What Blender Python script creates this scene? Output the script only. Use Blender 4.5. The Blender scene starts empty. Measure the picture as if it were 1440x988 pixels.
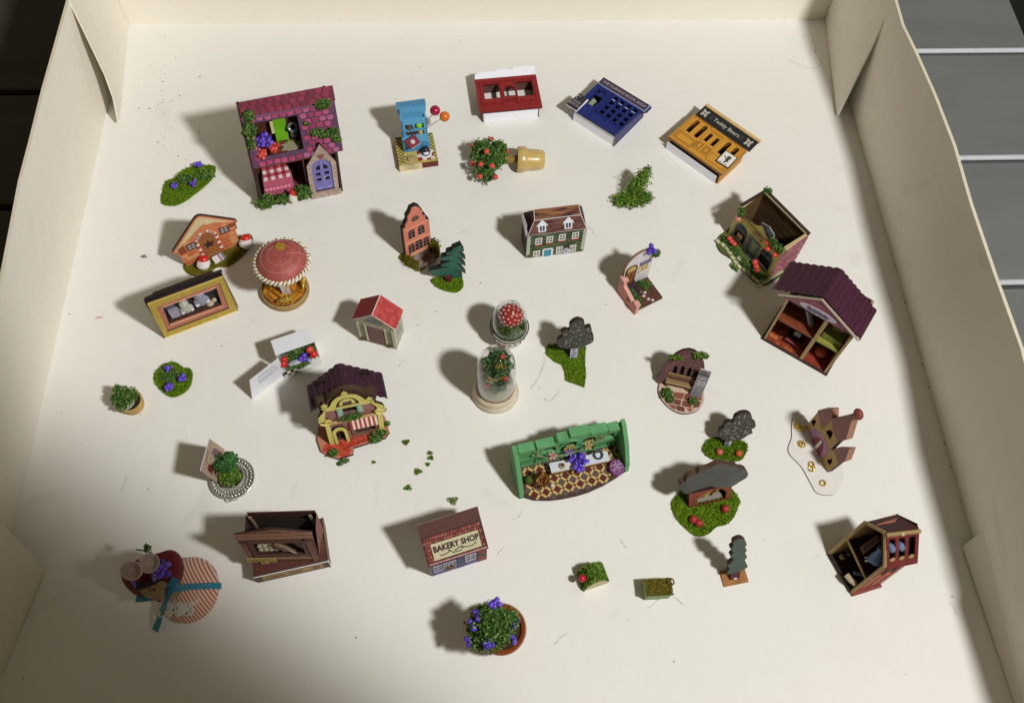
import bpy, bmesh, math, random
from mathutils import Vector, Matrix, Quaternion
from mathutils.geometry import tessellate_polygon
random.seed(7)
S = 0.01                      # everything below is written in centimetres
sc = bpy.context.scene
COL = sc.collection

# ------------------------------------------------------------------ camera
FPX, CH = 1250.0, 40.0
_ey = Vector((-107, 2415, -FPX)).normalized()
_ex = Vector((29800, 672, -FPX)); _ex = (_ex - _ey * _ex.dot(_ey)).normalized()
_ez = _ex.cross(_ey)
W3 = Matrix((_ex, _ey, _ez))                  # camera space -> world
CAMP = Vector((0, 0, CH))
cam = bpy.data.cameras.new('camera'); cam.sensor_width = 36; cam.lens = FPX / 1440 * 36
cam.clip_start = 0.01; cam.clip_end = 20
camo = bpy.data.objects.new('camera', cam); COL.objects.link(camo)
camo.matrix_world = Matrix.Translation(CAMP * S) @ W3.to_4x4()
sc.camera = camo
sc.render.resolution_x, sc.render.resolution_y = 1024, 702
# ------------------------------------------------------------------ world, lamp, exposure
wd = bpy.data.worlds.new('World'); sc.world = wd; wd.use_nodes = True
bg = wd.node_tree.nodes['Background']; bg.inputs[0].default_value = (1.0, 0.86, 0.60, 1); bg.inputs[1].default_value = 0.15
LP = Vector((26, -2.5, 50))
lamp = bpy.data.lights.new('desk_lamp_light', 'SPOT'); lamp.energy = 36.0; lamp.color = (1.0, 0.995, 0.975)
lamp.shadow_soft_size = 0.024; lamp.spot_size = math.radians(150); lamp.spot_blend = 0.125
lamp.use_nodes = True                      # constant falloff, set for an even floor; the cone edge darkens its front left
_em = lamp.node_tree.nodes['Emission']; _fo = lamp.node_tree.nodes.new('ShaderNodeLightFalloff'); _fo.inputs['Strength'].default_value = 1.0
lamp.node_tree.links.new(_fo.outputs['Constant'], _em.inputs['Strength'])
lo = bpy.data.objects.new('desk_lamp_light', lamp); COL.objects.link(lo)
lo.location = LP * S
lo.rotation_euler = Vector((.37, .80, -.47)).to_track_quat('-Z', 'Y').to_euler()
sc.view_settings.view_transform = 'Standard'; sc.view_settings.look = 'None'
sc.view_settings.exposure = 0.0; sc.view_settings.gamma = 1
sc.cycles.max_bounces = 10; sc.cycles.transmission_bounces = 8; sc.cycles.diffuse_bounces = 5
sc.cycles.caustics_refractive = True

# ------------------------------------------------------------------ helpers
def P(px, py, z=0.0):
    """pixel of the photograph -> the point at height z (cm) it shows"""
    d = W3 @ Vector((px - 720, 494 - py, -FPX)); t = (z - CH) / d.z
    return CAMP + d * t
def lin(h):
    h = h.lstrip('#'); c = [int(h[i:i + 2], 16) / 255 for i in (0, 2, 4)]
    return tuple(x / 12.92 if x <= .04045 else ((x + .055) / 1.055) ** 2.4 for x in c)
_M = {}
def M(hexc, rough=.62, var=.16, scale=900, bump=.12, metal=0., spec=.4, sheen=0., coat=0., name=None, bscale=None, tint=None):
    key = (hexc, rough, var, scale, bump, metal, spec, sheen, coat, bscale, tint)
    if key in _M: return _M[key]
    m = bpy.data.materials.new(name or 'paint_' + hexc.strip('#')); m.use_nodes = True
    nt = m.node_tree; b = nt.nodes['Principled BSDF']; L = nt.links
    c = lin(hexc)
    tc = nt.nodes.new('ShaderNodeTexCoord')
    n = nt.nodes.new('ShaderNodeTexNoise'); n.inputs['Scale'].default_value = scale; n.inputs['Detail'].default_value = 5; n.inputs['Roughness'].default_value = .65
    L.new(tc.outputs['Object'], n.inputs['Vector'])
    r = nt.nodes.new('ShaderNodeValToRGB')
    r.color_ramp.elements[0].position = .3; r.color_ramp.elements[1].position = .72
    lo_, hi = 1 - var * 1.3, 1 + var * .55
    t2 = lin(tint) if tint else tuple(min(1, x * hi + .004) for x in c)
    r.color_ramp.elements[0].color = (*[x * lo_ for x in c], 1); r.color_ramp.elements[1].color = (*t2, 1)
    L.new(n.outputs['Fac'], r.inputs['Fac']); L.new(r.outputs['Color'], b.inputs['Base Color'])
    b.inputs['Roughness'].default_value = rough; b.inputs['Metallic'].default_value = metal
    b.inputs['Specular IOR Level'].default_value = spec
    b.inputs['Sheen Weight'].default_value = sheen; b.inputs['Coat Weight'].default_value = coat; b.inputs['Coat Roughness'].default_value = .12
    if bump:
        n2 = nt.nodes.new('ShaderNodeTexNoise'); n2.inputs['Scale'].default_value = bscale or scale * 2.5; n2.inputs['Detail'].default_value = 3
        L.new(tc.outputs['Object'], n2.inputs['Vector'])
        bp = nt.nodes.new('ShaderNodeBump'); bp.inputs['Strength'].default_value = bump; bp.inputs['Distance'].default_value = .0004
        L.new(n2.outputs['Fac'], bp.inputs['Height']); L.new(bp.outputs['Normal'], b.inputs['Normal'])
    _M[key] = m; return m
def glass(name='clear_glass', rough=.02, ior=1.3):
    m = bpy.data.materials.new(name); m.use_nodes = True; b = m.node_tree.nodes['Principled BSDF']
    b.inputs['Base Color'].default_value = (.97, .985, .98, 1); b.inputs['Roughness'].default_value = rough
    b.inputs['Transmission Weight'].default_value = 1; b.inputs['IOR'].default_value = ior
    return m
def wood(hexa, hexb, scale=300, rough=.6, axis=(1, 8, 8), name='wood_grain'):
    """streaky two-tone print: wood grain, roof boards, stripes of age"""
    m = bpy.data.materials.new(name); m.use_nodes = True; nt = m.node_tree; b = nt.nodes['Principled BSDF']; L = nt.links
    tc = nt.nodes.new('ShaderNodeTexCoord'); mp = nt.nodes.new('ShaderNodeMapping'); mp.inputs['Scale'].default_value = axis
    n = nt.nodes.new('ShaderNodeTexNoise'); n.inputs['Scale'].default_value = scale; n.inputs['Detail'].default_value = 4
    r = nt.nodes.new('ShaderNodeValToRGB'); r.color_ramp.elements[0].position = .36; r.color_ramp.elements[1].position = .66
    r.color_ramp.elements[0].color = (*lin(hexa), 1); r.color_ramp.elements[1].color = (*lin(hexb), 1)
    L.new(tc.outputs['Object'], mp.inputs['Vector']); L.new(mp.outputs['Vector'], n.inputs['Vector'])
    L.new(n.outputs['Fac'], r.inputs['Fac']); L.new(r.outputs['Color'], b.inputs['Base Color'])
    bp = nt.nodes.new('ShaderNodeBump'); bp.inputs['Strength'].default_value = .25; bp.inputs['Distance'].default_value = .0004
    L.new(n.outputs['Fac'], bp.inputs['Height']); L.new(bp.outputs['Normal'], b.inputs['Normal'])
    b.inputs['Roughness'].default_value = rough; b.inputs['Specular IOR Level'].default_value = .35
    return m
def PL(o, u, v):
    """plane matrix: (u,v) in the plane, w = its normal (outward, towards the viewer)"""
    u = Vector(u).normalized(); v = Vector(v); v = (v - u * v.dot(u)).normalized(); w = u.cross(v)
    m = Matrix((u, v, w)).transposed().to_4x4(); m.translation = Vector(o); return m
def FR(y=0, x=0, z=0): return PL((x, y, z), (1, 0, 0), (0, 0, 1))       # faces the front (-y)
def BK(y=0, x=0, z=0): return PL((x, y, z), (-1, 0, 0), (0, 0, 1))
def TP(z=0, x=0, y=0): return Matrix.Translation((x, y, z))             # faces up
def RT(x=0, y=0, z=0): return PL((x, y, z), (0, 1, 0), (0, 0, 1))       # faces right (+x)
def LT(x=0, y=0, z=0): return PL((x, y, z), (0, -1, 0), (0, 0, 1))      # faces left; u runs to -y
I4 = Matrix.Identity(4)
def arc(cx, cy, r, a0, a1, n=8, ry=None):
    ry = ry or r
    return [(cx + r * math.cos(math.radians(a0 + (a1 - a0) * i / n)), cy + ry * math.sin(math.radians(a0 + (a1 - a0) * i / n))) for i in range(n + 1)]
def rect(x0, y0, x1, y1): return [(x0, y0), (x1, y0), (x1, y1), (x0, y1)]
def archp(x0, y0, x1, y1, n=8):
    r = (x1 - x0) / 2; return [(x0, y0), (x1, y0)] + arc((x0 + x1) / 2, y1 - r, r, 0, 180, n)
class G:
    def __init__(s): s.v = []; s.f = []; s.m = []; s.T = I4
    def add(s, vs, fs, mi=0, T=None):
        T = s.T @ T if T is not None else s.T
        o = len(s.v); s.v += [T @ Vector(p) for p in vs]
        for i, f in enumerate(fs):
            s.f.append(tuple(o + k for k in f)); s.m.append(mi[i] if isinstance(mi, list) else mi)
        return s
    def box(s, x0, y0, z0, x1, y1, z1, mi=0, T=None):
        v = [(x, y, z) for z in (z0, z1) for y in (y0, y1) for x in (x0, x1)]
        return s.add(v, [(0, 2, 3, 1), (4, 5, 7, 6), (0, 1, 5, 4), (2, 6, 7, 3), (0, 4, 6, 2), (1, 3, 7, 5)], mi, T)
    def panel(s, outl, holes=(), t=.1, T=None, mf=0, me=1, mb=None):
        loops = [list(outl)] + [list(h) for h in holes]
        flat = [p for l in loops for p in l]; n = len(flat)
        tri = tessellate_polygon([[Vector((p[0], p[1], 0)) for p in l] for l in loops])
        v = [(p[0], p[1], 0) for p in flat] + [(p[0], p[1], -t) for p in flat]
        f = []; m = []
        for a, b, c in tri:
            pa, pb, pc = flat[a], flat[b], flat[c]
            ar = (pb[0] - pa[0]) * (pc[1] - pa[1]) - (pc[0] - pa[0]) * (pb[1] - pa[1])
            if abs(ar) < 1e-9: continue
            if ar < 0: a, c = c, a
            f.append((a, b, c)); m.append(mf); f.append((n + c, n + b, n + a)); m.append(me if mb is None else mb)
        k = 0
        for li, l in enumerate(loops):
            area = sum(l[i][0] * l[(i + 1) % len(l)][1] - l[(i + 1) % len(l)][0] * l[i][1] for i in range(len(l)))
            ccw = (area > 0) == (li == 0)
            for i in range(len(l)):
                a, b = k + i, k + (i + 1) % len(l)
                f.append((a, a + n, b + n, b) if ccw else (b, b + n, a + n, a)); m.append(me)
            k += len(l)
        return s.add(v, f, m, T)
    def rects(s, rs, T, t=.02, mi=0):
        for r in rs: s.box(r[0], r[1], 0, r[2], r[3], t, mi, T)
        return s
    def lathe(s, prof, n=24, T=None, mi=0, caps=True):
        v = []; f = []
        for r, z in prof:
            for i in range(n): a = 2 * math.pi * i / n; v.append((r * math.cos(a), r * math.sin(a), z))
        for j in range(len(prof) - 1):
            for i in range(n):
                k = (i + 1) % n; f.append((j * n + i, j * n + k, (j + 1) * n + k, (j + 1) * n + i))
        if caps:
            if prof[0][0] > 1e-4: f.append(tuple(range(n - 1, -1, -1)))
            if prof[-1][0] > 1e-4: o = (len(prof) - 1) * n; f.append(tuple(o + i for i in range(n)))
        return s.add(v, f, mi, T)
    def ball(s, c, r, n=10, sc_=(1, 1, 1), mi=0, T=None):
        pr = [(max(1e-5, r * math.sin(math.pi * j / (n - 2))), -r * math.cos(math.pi * j / (n - 2))) for j in range(n - 1)]
        m = Matrix.Translation(c) @ Matrix.Diagonal((*sc_, 1))
        return s.lathe(pr, n, (T @ m) if T is not None else m, mi, caps=False)
    def tube(s, pts, r, n=6, mi=0, T=None, closed=False):
        pts = [Vector(p) for p in pts]; v = []; f = []; N = len(pts)
        rr = r if isinstance(r, (list, tuple)) else [r] * N
        for i, p in enumerate(pts):
            d = (pts[(i + 1) % N] - pts[i - 1]) if closed else (pts[min(i + 1, N - 1)] - pts[max(i - 1, 0)])
            if d.length < 1e-6: d = Vector((0, 0, 1))
            q = d.to_track_quat('Z', 'Y')
            for k in range(n):
                a = 2 * math.pi * k / n; v.append(p + q @ Vector((rr[i] * math.cos(a), rr[i] * math.sin(a), 0)))
        for i in range(N if closed else N - 1):
            j = (i + 1) % N
            for k in range(n):
                l = (k + 1) % n; f.append((i * n + k, i * n + l, j * n + l, j * n + k))
        if not closed:
            f.append(tuple(range(n - 1, -1, -1))); f.append(tuple((N - 1) * n + k for k in range(n)))
        return s.add(v, f, mi, T)
    def leaf(s, p, l, w, rnd, mi=0, up=.3):
        d = Vector((rnd.gauss(0, 1), rnd.gauss(0, 1), rnd.gauss(up, 1))).normalized()
        e = d.orthogonal().normalized(); e = Quaternion(d, rnd.random() * 6.28) @ e; nn = d.cross(e)
        p = Vector(p); a = p - d * l * .5; b = p + d * l * .5; c = p + e * w * .5 + nn * w * .25; g = p - e * w * .5 + nn * w * .25
        return s.add([a, c, b, g], [(0, 1, 2), (0, 2, 3)], mi)
    def moss(s, blobs, n, l=.14, w=.07, seed=1, nm=3, up=.3, core=True):
        """blobs: (cx,cy,cz,rx,ry,rz): leaf-sized flakes spread through the volume, denser at the skin"""
        rnd = random.Random(seed); tot = sum(b[3] * b[4] + b[4] * b[5] + b[3] * b[5] for b in blobs)
        for b in blobs:
            k = int(n * (b[3] * b[4] + b[4] * b[5] + b[3] * b[5]) / tot) + 3
            if core: s.ball(b[:3], 1, 8, (b[3] * .72, b[4] * .72, b[5] * .72), 0)
            for _ in range(int(k * 1.45)):
                d = Vector((rnd.gauss(0, 1), rnd.gauss(0, 1), rnd.gauss(0, 1))).normalized(); q = rnd.random() ** .35
                q *= 1 + .22 * math.sin(d.x * 5 + b[0] * 9 + seed) * math.sin(d.y * 6 + d.z * 4) + rnd.uniform(-.06, .1)
                s.leaf((b[0] + d.x * b[3] * q, b[1] + d.y * b[4] * q, max(.02, b[2] + d.z * b[5] * q)), l * rnd.uniform(.45, 1.15), w * rnd.uniform(.5, 1.2), rnd, rnd.choice(range(nm)), up)
        return s
    def fuzz(s, outl, n, z=.1, h=.1, seed=1, nm=3, spread=.05):
        rnd = random.Random(seed); xs = [p[0] for p in outl]; ys = [p[1] for p in outl]; c = 0
        def ins(x, y):
            r = False; j = len(outl) - 1
            for i in range(len(outl)):
                xi, yi = outl[i]; xj, yj = outl[j]
                if (yi > y) != (yj > y) and x < (xj - xi) * (y - yi) / (yj - yi) + xi: r = not r
                j = i
            return r
        while c < n:
            x, y = rnd.uniform(min(xs), max(xs)), rnd.uniform(min(ys), max(ys))
            if not ins(x, y): continue
            c += 1; a = rnd.random() * 6.28; hh = h * rnd.uniform(.4, 1.3); w = .03
            dx, dy = math.cos(a) * w, math.sin(a) * w; tx, ty = rnd.gauss(0, spread), rnd.gauss(0, spread)
            s.add([(x - dx, y - dy, z - .01), (x + dx, y + dy, z - .01), (x + tx, y + ty, z + hh)], [(0, 1, 2)], rnd.choice(range(nm)))
        return s
    def text(s, txt, size, T, mi=0, ext=.012, sx=1., bold=0.):
        c = bpy.data.curves.new('t', 'FONT'); c.body = txt; c.size = size; c.extrude = ext / 2; c.align_x = 'CENTER'; c.align_y = 'CENTER'; c.offset = bold; c.resolution_u = 2
        o = bpy.data.objects.new('t', c); COL.objects.link(o); bpy.context.view_layer.update()
        me = bpy.data.meshes.new_from_object(o.evaluated_get(bpy.context.evaluated_depsgraph_get()))
        s.add([(v.co.x * sx, v.co.y, v.co.z + ext / 2) for v in me.vertices], [tuple(p.vertices) for p in me.polygons], mi, T)
        bpy.data.objects.remove(o); bpy.data.curves.remove(c); bpy.data.meshes.remove(me); return s
    def mesh(s, name, mats, smooth=None, recalc=True):
        me = bpy.data.meshes.new(name); me.from_pydata([p * S for p in s.v], [], s.f)
        for m in (mats if isinstance(mats, (list, tuple)) else [mats]): me.materials.append(m)
        nm = len(me.materials); me.polygons.foreach_set('material_index', [min(k, nm - 1) for k in s.m])
        if smooth is not None:
            me.polygons.foreach_set('use_smooth', [True] * len(me.polygons)); me.set_sharp_from_angle(angle=math.radians(smooth))
        me.update(); return me
def part(name, g, mats, parent, smooth=None, kind=None, label=None):
    o = bpy.data.objects.new(name, g if isinstance(g, bpy.types.Mesh) else g.mesh(name, mats, smooth)); COL.objects.link(o); o.parent = parent
    if kind: o['kind'] = kind
    if label: o['label'] = label
    return o
def inst(name, me, parent, loc=(0, 0, 0), rot=None, scale=None):
    o = bpy.data.objects.new(name, me); COL.objects.link(o); o.parent = parent; o.location = Vector(loc) * S
    if rot is not None:
        if isinstance(rot, Matrix): o.rotation_euler = rot.to_3x3().to_euler()
        else: o.rotation_euler = rot
    if scale is not None: o.scale = scale
    return o
def pieces(name, base, parent, T, spots, mats, jit=.0, seed=1):
    """alike small pieces (bricks, tiles, shingles) laid on the plane T at (u,v); base = G in plane coordinates"""
    rnd = random.Random(seed)
    ms = [base.mesh(name, m) for m in mats]
    for sp in spots:
        me = ms[sp[2]] if len(sp) > 2 and sp[2] is not None else rnd.choice(ms)
        R = T @ Matrix.Translation((sp[0] + rnd.uniform(-jit, jit), sp[1] + rnd.uniform(-jit, jit), rnd.uniform(0, jit * .6))) @ Matrix.Rotation(sp[3] if len(sp) > 3 else rnd.uniform(-jit, jit), 4, 'Z')
        inst(name, me, parent, R.translation, R)
def lray(root, px, py):
    """camera point and pixel direction in the thing's own frame (cm)"""
    a = root.rotation_euler.z; R = Matrix.Rotation(-a, 3, 'Z'); l = Vector(root.location) / S
    return R @ (CAMP - l), R @ (W3 @ Vector((px - 720, 494 - py, -FPX)))
def trace(root, pts, crop, T):
    """outline pixels -> (u,v) on the plane T that stands on the thing's base"""
    out = []; Ti = T.inverted()
    for x, y in pts:
        c, d = lray(root, crop[0] + x / crop[2], crop[1] + y / crop[2]); c = Ti @ c; d = Ti.to_3x3() @ d; t = -c.z / d.z; q = c + d * t; out.append((q.x, q.y))
    return out
def slab(name, q, t, m, par, me=None):
    q = [Vector(p) for p in q]; n = (q[1] - q[0]).cross(q[-1] - q[0]).normalized() * t; k = len(q)
    g = G(); g.add(q + [p - n for p in q], [tuple(range(k)), tuple(range(2 * k - 1, k - 1, -1))] + [(i, i + k, (i + 1) % k + k, (i + 1) % k) for i in range(k)], [0, 0] + [1] * k); return part(name, g, [m, me or m], par)
def tag(o, label, cat, group=None, kind=None):
    o['label'] = label; o['category'] = cat
    if group: o['group'] = group
    if kind: o['kind'] = kind
    return o
def thing(name, label, cat, L, R=None, ang=0., z=0., group=None, up=None):
    """an Empty at the thing's base: at pixel L, its local x axis towards pixel R (both on the tray floor)"""
    o = bpy.data.objects.new(name, None); COL.objects.link(o); o.empty_display_size = .004
    l = P(*L) if len(L) == 2 else Vector(L)
    a = math.radians(ang)
    if R: r = P(*R); a = math.atan2(r.y - l.y, r.x - l.x)
    o.location = (l + Vector((0, 0, z))) * S; o.rotation_euler = (0, 0, a)
    tag(o, label, cat, group); return o
# ------------------------------------------------------------------ the setting: table, box lid
def cardboard(name, base, stain, bump=.35):
    """uncoated box card: faint fibre, broad mottling, a few faint smudges"""
    m = bpy.data.materials.new(name); m.use_nodes = True; nt = m.node_tree; b = nt.nodes['Principled BSDF']; L = nt.links
    tc = nt.nodes.new('ShaderNodeTexCoord')
    def noise(scale, det, rough=.6, dist=0.):
        n = nt.nodes.new('ShaderNodeTexNoise'); n.inputs['Scale'].default_value = scale; n.inputs['Detail'].default_value = det; n.inputs['Roughness'].default_value = rough; n.inputs['Distortion'].default_value = dist
        L.new(tc.outputs['Object'], n.inputs['Vector']); return n
    def ramp(n, a, b_, ca, cb):
        r = nt.nodes.new('ShaderNodeValToRGB'); r.color_ramp.elements[0].position = a; r.color_ramp.elements[1].position = b_; r.color_ramp.elements[0].color = ca; r.color_ramp.elements[1].color = cb; L.new(n.outputs['Fac'], r.inputs['Fac']); return r
    c = lin(base); s_ = lin(stain)
    r1 = ramp(noise(9, 4, .55), .35, .7, (*[x * .965 for x in c], 1), (*c, 1))
    mot = ramp(noise(55, 6, .7, 1.2), .58, .78, (0, 0, 0, 1), (.35, .35, .35, 1))
    mx = nt.nodes.new('ShaderNodeMixRGB'); mx.inputs['Color2'].default_value = (*s_, 1); L.new(mot.outputs['Color'], mx.inputs['Fac']); L.new(r1.outputs['Color'], mx.inputs['Color1'])
    sm = ramp(noise(16, 3, .5, 2.5), .66, .74, (0, 0, 0, 1), (.3, .3, .3, 1))
    m2 = nt.nodes.new('ShaderNodeMixRGB'); m2.inputs['Color2'].default_value = (*[x * .86 for x in s_], 1); L.new(sm.outputs['Color'], m2.inputs['Fac']); L.new(mx.outputs['Color'], m2.inputs['Color1']); L.new(m2.outputs['Color'], b.inputs['Base Color'])
    f = noise(1500, 4, .7); w = noise(60, 3, .5); ad = nt.nodes.new('ShaderNodeMath'); ad.operation = 'MULTIPLY_ADD'; ad.inputs[1].default_value = 3.; L.new(w.outputs['Fac'], ad.inputs[0]); L.new(f.outputs['Fac'], ad.inputs[2])
    bp = nt.nodes.new('ShaderNodeBump'); bp.inputs['Strength'].default_value = bump; bp.inputs['Distance'].default_value = .00035; L.new(ad.outputs[0], bp.inputs['Height']); L.new(bp.outputs['Normal'], b.inputs['Normal'])
    b.inputs['Roughness'].default_value = .8; b.inputs['Specular IOR Level'].default_value = .25
    return m
card = cardboard('cream_cardboard', '#e5e3dd', '#d7d3c9')
cardw = cardboard('cream_cardboard_wall', '#e2dccf', '#d3cab8', .5)
cardedge = M('#e6dec8', .9, .12, 800, .3, name='cut_card_edge')
FY, BY, LX, RX = 2.2, 44.0, -21.15, 23.0
lid = thing('box_lid', 'large shallow cream cardboard box lid holding all the miniatures', 'box', (0, 20, 0))
lid.location = (0, 0, 0)
g = G(); nx, ny = 24, 24; rnd = random.Random(3)
vs = [(LX - .1 + (RX - LX + .2) * i / nx, FY - .1 + (BY - FY + .2) * j / ny, 0) for j in range(ny + 1) for i in range(nx + 1)]
g.add(vs, [(j * (nx + 1) + i, j * (nx + 1) + i + 1, (j + 1) * (nx + 1) + i + 1, (j + 1) * (nx + 1) + i) for j in range(ny) for i in range(nx)])
g.box(LX - .1, FY - .1, -.12, RX + .1, BY + .1, -.02)
part('base', g, card, lid)
def wallsheet(name, bot, top, t=.14, mats=None):
    """a card sheet between a bottom and a top poly-line, with thickness"""
    g = G(); n = len(bot); k = 6; bot = [Vector(b) for b in bot]; top = [Vector(b) for b in top]
    front = [[b.lerp(tp, j / k) for j in range(k + 1)] for b, tp in zip(bot, top)]
    nv = (bot[-1] - bot[0]).cross(Vector((0, 0, 1))).normalized() * t
    vs = [p for c in front for p in c] + [p + nv for c in front for p in c]; o = n * (k + 1)
    fs = []; mi = []
    for i in range(n - 1):
        for j in range(k):
            a = i * (k + 1) + j; b = a + k + 1
            fs += [(a, b, b + 1, a + 1), (o + a, o + a + 1, o + b + 1, o + b)]; mi += [0, 0]
        a = i * (k + 1); b = a + k + 1
        fs += [(a + k, b + k, o + b + k, o + a + k), (a, o + a, o + b, b)]; mi += [1, 1]
    for i in (0, n - 1):
        for j in range(k): a = i * (k + 1) + j; fs.append((a, a + 1, o + a + 1, o + a)); mi.append(1)
    g.add(vs, fs, mi); part(name, g, mats or [cardw, cardedge], lid, smooth=40)
rtop = [P(*p, 8.2) for p in ((1262, 0), (1272, 35), (1290, 72), (1318, 135), (1345, 205), (1368, 285), (1385, 335), (1402, 385), (1422, 440), (1440, 490))]
rtop = [Vector((22.3, 44, 8.2)), Vector((22.0, 41, 8.2))] + rtop + [Vector((22.2, 12, 8.2)), Vector((22.3, FY, 8.2))]
rbot = [Vector((RX, t.y, 0)) for t in rtop]; rbot[0].y = BY
wallsheet('side_wall', rbot[::-1], rtop[::-1], -.15)
ltop = [P(*p, 6.9) for p in ((92, 4), (75, 65), (58, 125), (42, 190), (25, 255), (13, 318), (0, 385))]
ltop = [Vector((ltop[0].x, 44, 6.9))] + ltop + [Vector((-21.2, 12, 6.9)), Vector((-21.2, FY, 6.9))]
lbot = [Vector((LX, t.y, 0)) for t in ltop]
wallsheet('side_wall', lbot, ltop, -.15)
wallsheet('back_wall', [(LX, BY, 0), (1, BY + .05, 0), (RX, BY, 0)], [(LX, 44.3, 7.2), (1, 44.8, 7.2), (RX, 44.3, 7.2)], -.1)
wallsheet('front_wall', [(LX, FY, 0), (RX, FY, 0)], [(LX, FY - .4, 7), (RX, FY - .4, 7)], .1)
def flap(pts, t=.09, bend=0.):
    """corner tuck flap: a triangular card that came loose; pts = fan from the corner foot"""
    g = G(); pts = [Vector(p) for p in pts]; n = len(pts); nrm = Vector((t, 0, 0))
    vs = pts + [p + nrm for p in pts]
    fs = [(0, i, i + 1) for i in range(1, n - 1)] + [(n, n + i + 1, n + i) for i in range(1, n - 1)] + [(i, (i + 1) % n, n + (i + 1) % n, n + i) for i in range(n)]
    g.add(vs, fs, [0] * (2 * (n - 2)) + [1] * n); part('corner_flap', g, [cardw, cardedge], lid, smooth=30)
flap([(22.85, 43.9, .03), P(1172, 95, .03), P(1178, 155, .05), P(1180, 162, .3), P(1205, 112, 2.7), P(1232, 58, 5.3), P(1258, 0, 7.9), (22.4, 43.9, 8.0)][::1], -.09)
flap([(-20.95, 43.9, .03), P(171, 100, .03), P(166, 165, .05), P(165, 172, .35), P(158, 138, 1.9), P(146, 105, 3.2), P(122, 55, 5.2), P(96, 2, 6.8), (-20.95, 43.9, 7)], .09)
flap([(-21.0, FY + .1, .03), P(0, 945, .03), P(23, 875, .03), P(45, 828, .03), P(60, 800, .1), P(33, 770, 1.6), P(0, 735, 3.4), (-20.6, 6.5, 5.2), (-21.0, FY + .1, 6.8)], .09)
flap([(22.8, FY + .1, .03), P(1437, 975, .03), P(1412, 906, .03), P(1386, 828, .03), P(1356, 768, .1), P(1395, 737, 1.7), P(1440, 700, 3.8), (21.9, 6.3, 6.0), (22.2, FY + .1, 7.8)], -.09)

# the two slatted table tops that carry the lid
slatm = wood('#6f7170', '#767877', 9, .4, (1.2, 5, 5), 'grey_painted_slat'); darkm = wood('#36352d', '#3d3c34', 9, .6, (1.2, 5, 5), 'dark_painted_slat')
lipm = M('#c9ccd2', .28, .08, 300, .05, spec=.6, name='highlit_edge_bead')  # rounded slat edges; their bright highlight is put into this pale colour
def slats(root, ys, x0, x1, m, bead):
    pitch = (ys[-1] - ys[0]) / (len(ys) - 1); y = ys[0] - pitch * 4
    while y < 75:
        g = G(); pr = [(y + .14, -1.9), (y + pitch - .3, -1.9), (y + pitch - .3, -.75), (y + pitch - .42, -.6), (y + .27, -.6), (y + .14, -.72)]
        g.panel(pr, (), x1 - x0, PL((x1, 0, 0), (0, 1, 0), (0, 0, 1)), 0, 0); s_ = part('slat', g, m, root)
        if bead: g = G(); g.tube([(x0 + .02, y - .02, -.55), (x1 - .02, y - .02, -.55)], .17, 10); part('edge_bead', g, lipm, s_, smooth=60)
        y += pitch
    for x in (x0 + 2, x1 - 4): g = G(); g.box(x, ys[0] - pitch * 4, -6, x + 2, 78, -1.92); part('frame_rail', g, m, root)
table = thing('slatted_table', 'grey slatted table top with edge beads paled as highlights under the cream lid', 'table', (0, 20, -.6)); table.location = (0, 0, 0)
xr = P(1427, 20, -.6).x
slats(table, sorted([P(1365, 72, -.6).y, P(1395, 222, -.6).y, P(1423, 397, -.6).y]), 0, xr, slatm, True)
bench = thing('dark_bench', 'dark brown slatted bench top showing beyond the shaded side of the lid', 'bench', (-20, 20, -.6)); bench.location = (0, 0, 0)
slats(bench, sorted([P(30, 127, -.6).y, P(8, 288, -.6).y]), -75, -.3, darkm, False)
g = G(); g.box(-400, -300, -72, 400, 500, -71)
fl = part('floor', g, M('#15140f', .9, .2, 20, .1, name='dark_floor'), None); fl['kind'] = 'structure'
# ------------------------------------------------------------------ shared paints
burnt = M('#3a2620', .8, .3, 700, .2, name='burnt_plywood_edge')
plyedge = M('#8a6a48', .75, .25, 900, .2, name='plywood_edge')
paper = M('#e9eaf2', .75, .04, 300, .1, name='white_paper')
greens = [M('#45641a', .85, .3, 800, 0, spec=.2, name='moss_dark'), M('#648a28', .85, .3, 800, 0, spec=.2, name='moss_mid'), M('#8eac46', .85, .3, 800, 0, spec=.2, name='moss_light')]
dgreens = [M('#3c5c25', .85, .3, 800, 0, spec=.2, name='foliage_dark'), M('#557c32', .85, .3, 800, 0, spec=.2, name='foliage_mid'), M('#7f9f52', .85, .3, 800, 0, spec=.2, name='foliage_light')]
turf = [M('#4d6b0c', .9, .3, 700, 0, spec=.15, name='felt_green_dark'), M('#648314', .9, .3, 700, 0, spec=.15, name='felt_green'), M('#7c9a22', .9, .3, 700, 0, spec=.15, name='felt_green_light')]
oturf = [M('#544d14', .9, .3, 700, 0, spec=.15, name='olive_felt_dark'), M('#6b6418', .9, .3, 700, 0, spec=.15, name='olive_felt'), M('#857c22', .9, .3, 700, 0, spec=.15, name='olive_felt_light')]
purple = M('#5f3fc0', .3, .15, 600, .05, spec=.5, name='purple_bead')
redb = M('#c8231c', .3, .15, 600, .05, spec=.5, name='red_bead')
coral = M('#d2473c', .35, .15, 600, .05, spec=.5, name='coral_bead')
gold = M('#e3bf55', .25, .1, 500, .1, metal=.7, name='gold_wire')
silver = M('#d2d1cb', .22, .15, 300, .15, metal=.75, name='silver_metal')
black = M('#15130f', .6, .2, 600, .05, name='black_ink')
white = M('#e6e3dc', .6, .06, 600, .08, name='white_paint')
darkin = M('#241813', .8, .3, 500, .1, name='dark_interior')
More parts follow.
